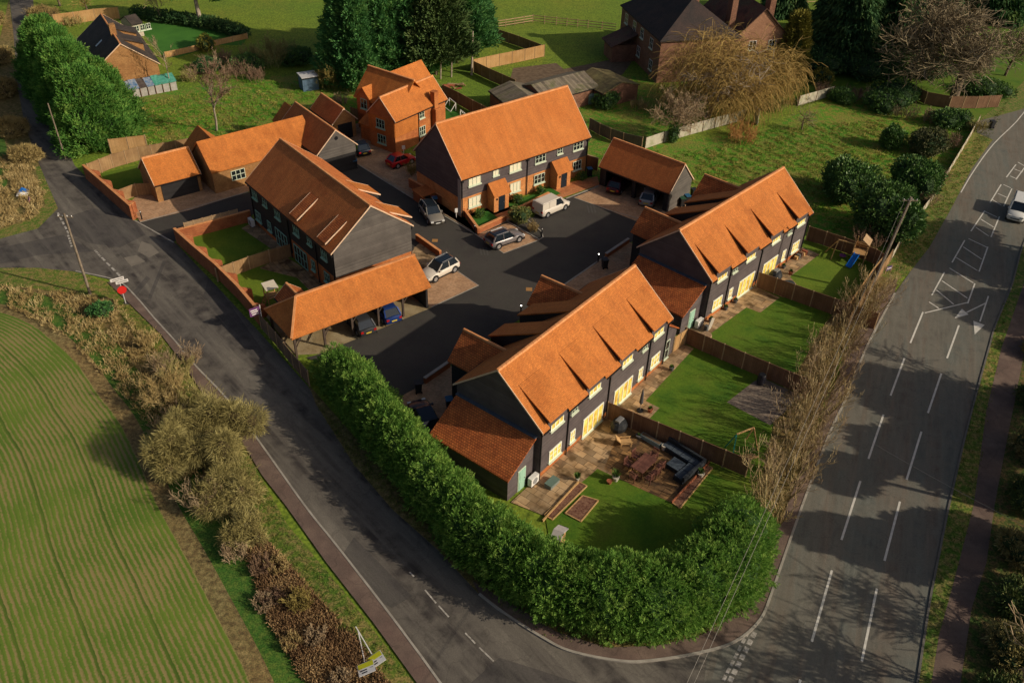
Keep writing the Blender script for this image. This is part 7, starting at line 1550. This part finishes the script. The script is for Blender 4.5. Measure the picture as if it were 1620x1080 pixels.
# hedgerow at the right edge, beyond the footpath
for i in range(9):
    v = 480 + i * 80; u = {0: 1650, 1: 1640, 2: 1632, 3: 1628, 4: 1622, 5: 1612, 6: 1604, 7: 1596, 8: 1590}[i]
    bush('hedgerow_bush', 'hedgerow bush beyond the footpath, ' + ['topmost at the right edge', 'second from the top of the right edge', 'third from the top of the right edge', 'fourth from the top', 'in the middle of the row', 'fourth from the bottom', 'third from the bottom', 'second from the bottom', 'nearest the bottom right corner'][i], (u + 12, v), rb(500 + i, 1.5, 1.5, 9, .8), (M('hedge_leaf', (.05, .085, .018), (.09, .13, .03), .6, .8, 'leaf', c3=(.24, .20, .07)), SCRUBT)[i % 2], 500 + i, 1500, .4, .08, cat='hedge bush', group='hedgerow bushes beyond the footpath')
    o = bpy.context.scene.objects
# trees beyond the right edge, whose shade falls across the main road
SH = Vector((-math.cos(SUN_AZ), -math.sin(SUN_AZ), 0))
for i, (px, z, R, lb) in enumerate([((1500, 372), 6.5, 2.8, 'evergreen tree shading the hatched markings'), ((1470, 405), 8.5, 2.4, 'tall evergreen tree shading the far verge'), ((1580, 420), 6.5, 3.4, 'evergreen tree shading the far lane'), ((1575, 490), 6.0, 3.0, 'evergreen tree shading the turn arrows'),
      ((1370, 600), 9.5, 1.7, 'tall slim evergreen shading the near kerb'), ((1440, 628), 7.5, 2.9, 'evergreen tree shading the middle of the main road'), ((1512, 655), 6.5, 2.9, 'evergreen tree beside the shaded footpath'), ((1425, 708), 7.5, 2.3, 'evergreen tree shading the dashes'), ((1495, 728), 6.5, 2.9, 'evergreen tree opposite the roadside saplings'), ((1325, 745), 9.5, 1.7, 'slim evergreen shading the foot of the saplings'),
      ((1290, 838), 9.5, 1.3, 'tall narrow evergreen shading the near kerb'), ((1350, 852), 8.0, 1.6, 'evergreen tree shading the near dashes'), ((1420, 868), 7.0, 1.9, 'evergreen tree opposite the tall hedge'), ((1485, 850), 6.0, 2.2, 'evergreen tree at the near end of the footpath')]):
    c = g(*px) - SH * (z / math.tan(SUN_EL)); rg = np.random.default_rng(600 + i)
    e = thing('roadside_evergreen', lb, 'tree', (c.x, c.y, 0), 0, 'evergreens beyond the right edge'); R = R * .9
    foliage('crown', [(0, 0, z, R, R, R * .7), (R * .5, R * .6, z - .5, R * .7, R * .7, R * .5), (-R * .5, -.6 * R, z - .4, R * .7, R * .7, R * .5)], 1500, .5, .2, CONI2, e, rg, cs=.88); MB().tube((0, 0, 0), (0, 0, z), .25, .15, 8).build('trunk', BARK, e)
for i, px in enumerate([(1350, 1050), (1410, 990), (1240, 1075), (1500, 600)]):
    c = g(*px) - SH * (6.5 / math.tan(SUN_EL)); bare_tree('roadside_bare_tree', ['bare tree shading the near dashes at the bottom', 'bare tree shading the lower right of the road', 'bare tree shading the road beside the hedge corner', 'bare tree shading the upper footpath'][i], (c.x, c.y, 0), 700 + i, 10.5, group='bare trees beyond the right edge', trunk_r=.25, spread=.65, levels=4, kids=(4, 5), tlen=.34, decay=.68, rmin=.04, thr=.09)
# far paddock edge
# ---- grass tufts (uncountable)
def inside(P, x, y):
    c = np.zeros(len(x), bool); n = len(P)
    for i in range(n):
        x0, y0 = P[i]; x1, y1 = P[(i + 1) % n]; t = ((y0 > y) != (y1 > y)) & (x < (x1 - x0) * (y - y0) / (y1 - y0 + 1e-12) + x0); c ^= t
    return c
def tufts(name, label, px, n, L, Wd, mat, seed, k=5, up=1.0, jit=.5, kind='stuff', cat='grass', clump=.0):
    P = [tuple(g(*p)[:2]) for p in px]; rg = np.random.default_rng(seed); xs = [p[0] for p in P]; ys = [p[1] for p in P]
    x = rg.uniform(min(xs), max(xs), n * 3); y = rg.uniform(min(ys), max(ys), n * 3)
    m = inside(P, x, y); x, y = x[m][:n], y[m][:n]
    if clump: q = np.sin(x * 1.3 + seed) * np.cos(y * 1.1) + .6 * np.sin(x * 3.1 + y * 2.3); m = q > clump; x, y = x[m], y[m]
    p = np.stack([x, y, np.full(len(x), .02)], 1); p = np.repeat(p, k, 0); p[:, :2] += rg.normal(size=(len(p), 2)) * .08; d = unit(rg.normal(size=p.shape) * jit + np.array([0, 0, up]))
    co, f_ = cards(p, d, L * rg.uniform(.5, 1.2, len(p)), Wd, rg, .15); o = mesh_np(name, co, f_, mat, uv=False); tag(o, label, cat, kind=kind); return o
BANK = [(-20, 450), (100, 462), (185, 478), (250, 560), (285, 620), (340, 700), (380, 800), (340, 830), (270, 740), (215, 650), (170, 600), (100, 530), (-20, 470)]
tufts('dry_grass', 'tall dry tan grass on the bank between the crop and the lane', BANK, 5200, .55, .05, DRYG, 1, 6, clump=-.5)
tufts('dry_grass', 'dry tan grass on the island left of the junction', [(-20, 255), (40, 240), (75, 300), (60, 345), (-20, 368)], 1800, .55, .06, DRYG, 2, 6, clump=-.6)
tufts('bracken', 'rusty bracken and brambles on the lower field bank', [(375, 825), (415, 850), (470, 910), (565, 1015), (635, 1110), (570, 1130), (485, 1080), (425, 980)], 6500, .42, .06, BRACK, 3, 6, clump=-1.0)
tufts('verge_tufts', 'grass tufts along the lane footway edge', [(170, 450), (255, 533), (290, 583), (384, 704), (455, 833), (540, 933), (640, 1063), (600, 1060), (505, 950), (420, 850), (350, 745), (268, 615), (205, 520)], 7000, .22, .035, GRASSB, 4, 5)
tufts('verge_tufts', 'shaggy grass below the tall hedge and round the corner', [(500, 640), (560, 735), (693, 865), (800, 970), (860, 1005), (960, 1024), (1110, 1003), (1190, 925), (1150, 930), (1000, 985), (850, 955), (700, 840), (560, 700)], 5000, .22, .04, GRASSB, 5, 5)
tufts('verge_tufts', 'rough grass on the verge above the main road', [(1500, 265), (1600, 155), (1537, 268), (1470, 390), (1430, 440), (1400, 430), (1440, 375)], 4200, .25, .05, GRASSB, 6, 5)
tufts('dry_grass', 'pale tussocks in the orchard grass', [(1090, 320), (1110, 240), (1230, 200), (1400, 190), (1480, 260), (1420, 300), (1300, 300), (1250, 330), (1180, 280)], 6500, .30, .06, M('tussock', (.19, .20, .03), (.30, .27, .06), .25, .9, 'leaf', c3=(.44, .36, .12)), 7, 5, clump=.15)
tufts('green_tussocks', 'lush green tufts in the orchard grass', [(940, 240), (1110, 240), (1230, 200), (1400, 190), (1540, 210), (1440, 340), (1300, 370), (1110, 320), (950, 260)], 9000, .30, .06, M('green_tuft', (.07, .18, .014), (.13, .27, .020), .25, .9, 'leaf', c3=(.21, .34, .035)), 17, 4, clump=-.2)
tufts('green_tussocks', 'lush green tufts behind the cottage', [(215, 165), (215, 235), (330, 245), (430, 185), (520, 145), (380, 120), (300, 150)], 4000, .30, .06, MATS['green_tuft'], 18, 4, clump=-.2)
tufts('dry_grass', 'rough tussocks behind the cottage', [(215, 165), (215, 235), (330, 245), (430, 185), (470, 150), (380, 140), (300, 150)], 2400, .30, .06, MATS['tussock'], 8, 5, clump=.1)
tufts('verge_tufts', 'grass under the saplings beside the main road', [(1390, 440), (1420, 450), (1380, 510), (1320, 620), (1250, 790), (1200, 860), (1190, 800), (1230, 640), (1320, 500)], 3200, .3, .05, DRYG, 9, 5)
tufts('verge_tufts', 'grass on the strip between the main road and the footpath', [(1600, 450), (1584, 551), (1540, 800), (1485, 1005), (1470, 1100), (1452, 1080), (1485, 878), (1537, 650), (1573, 519)], 2600, .2, .045, GRASSB, 10, 5)
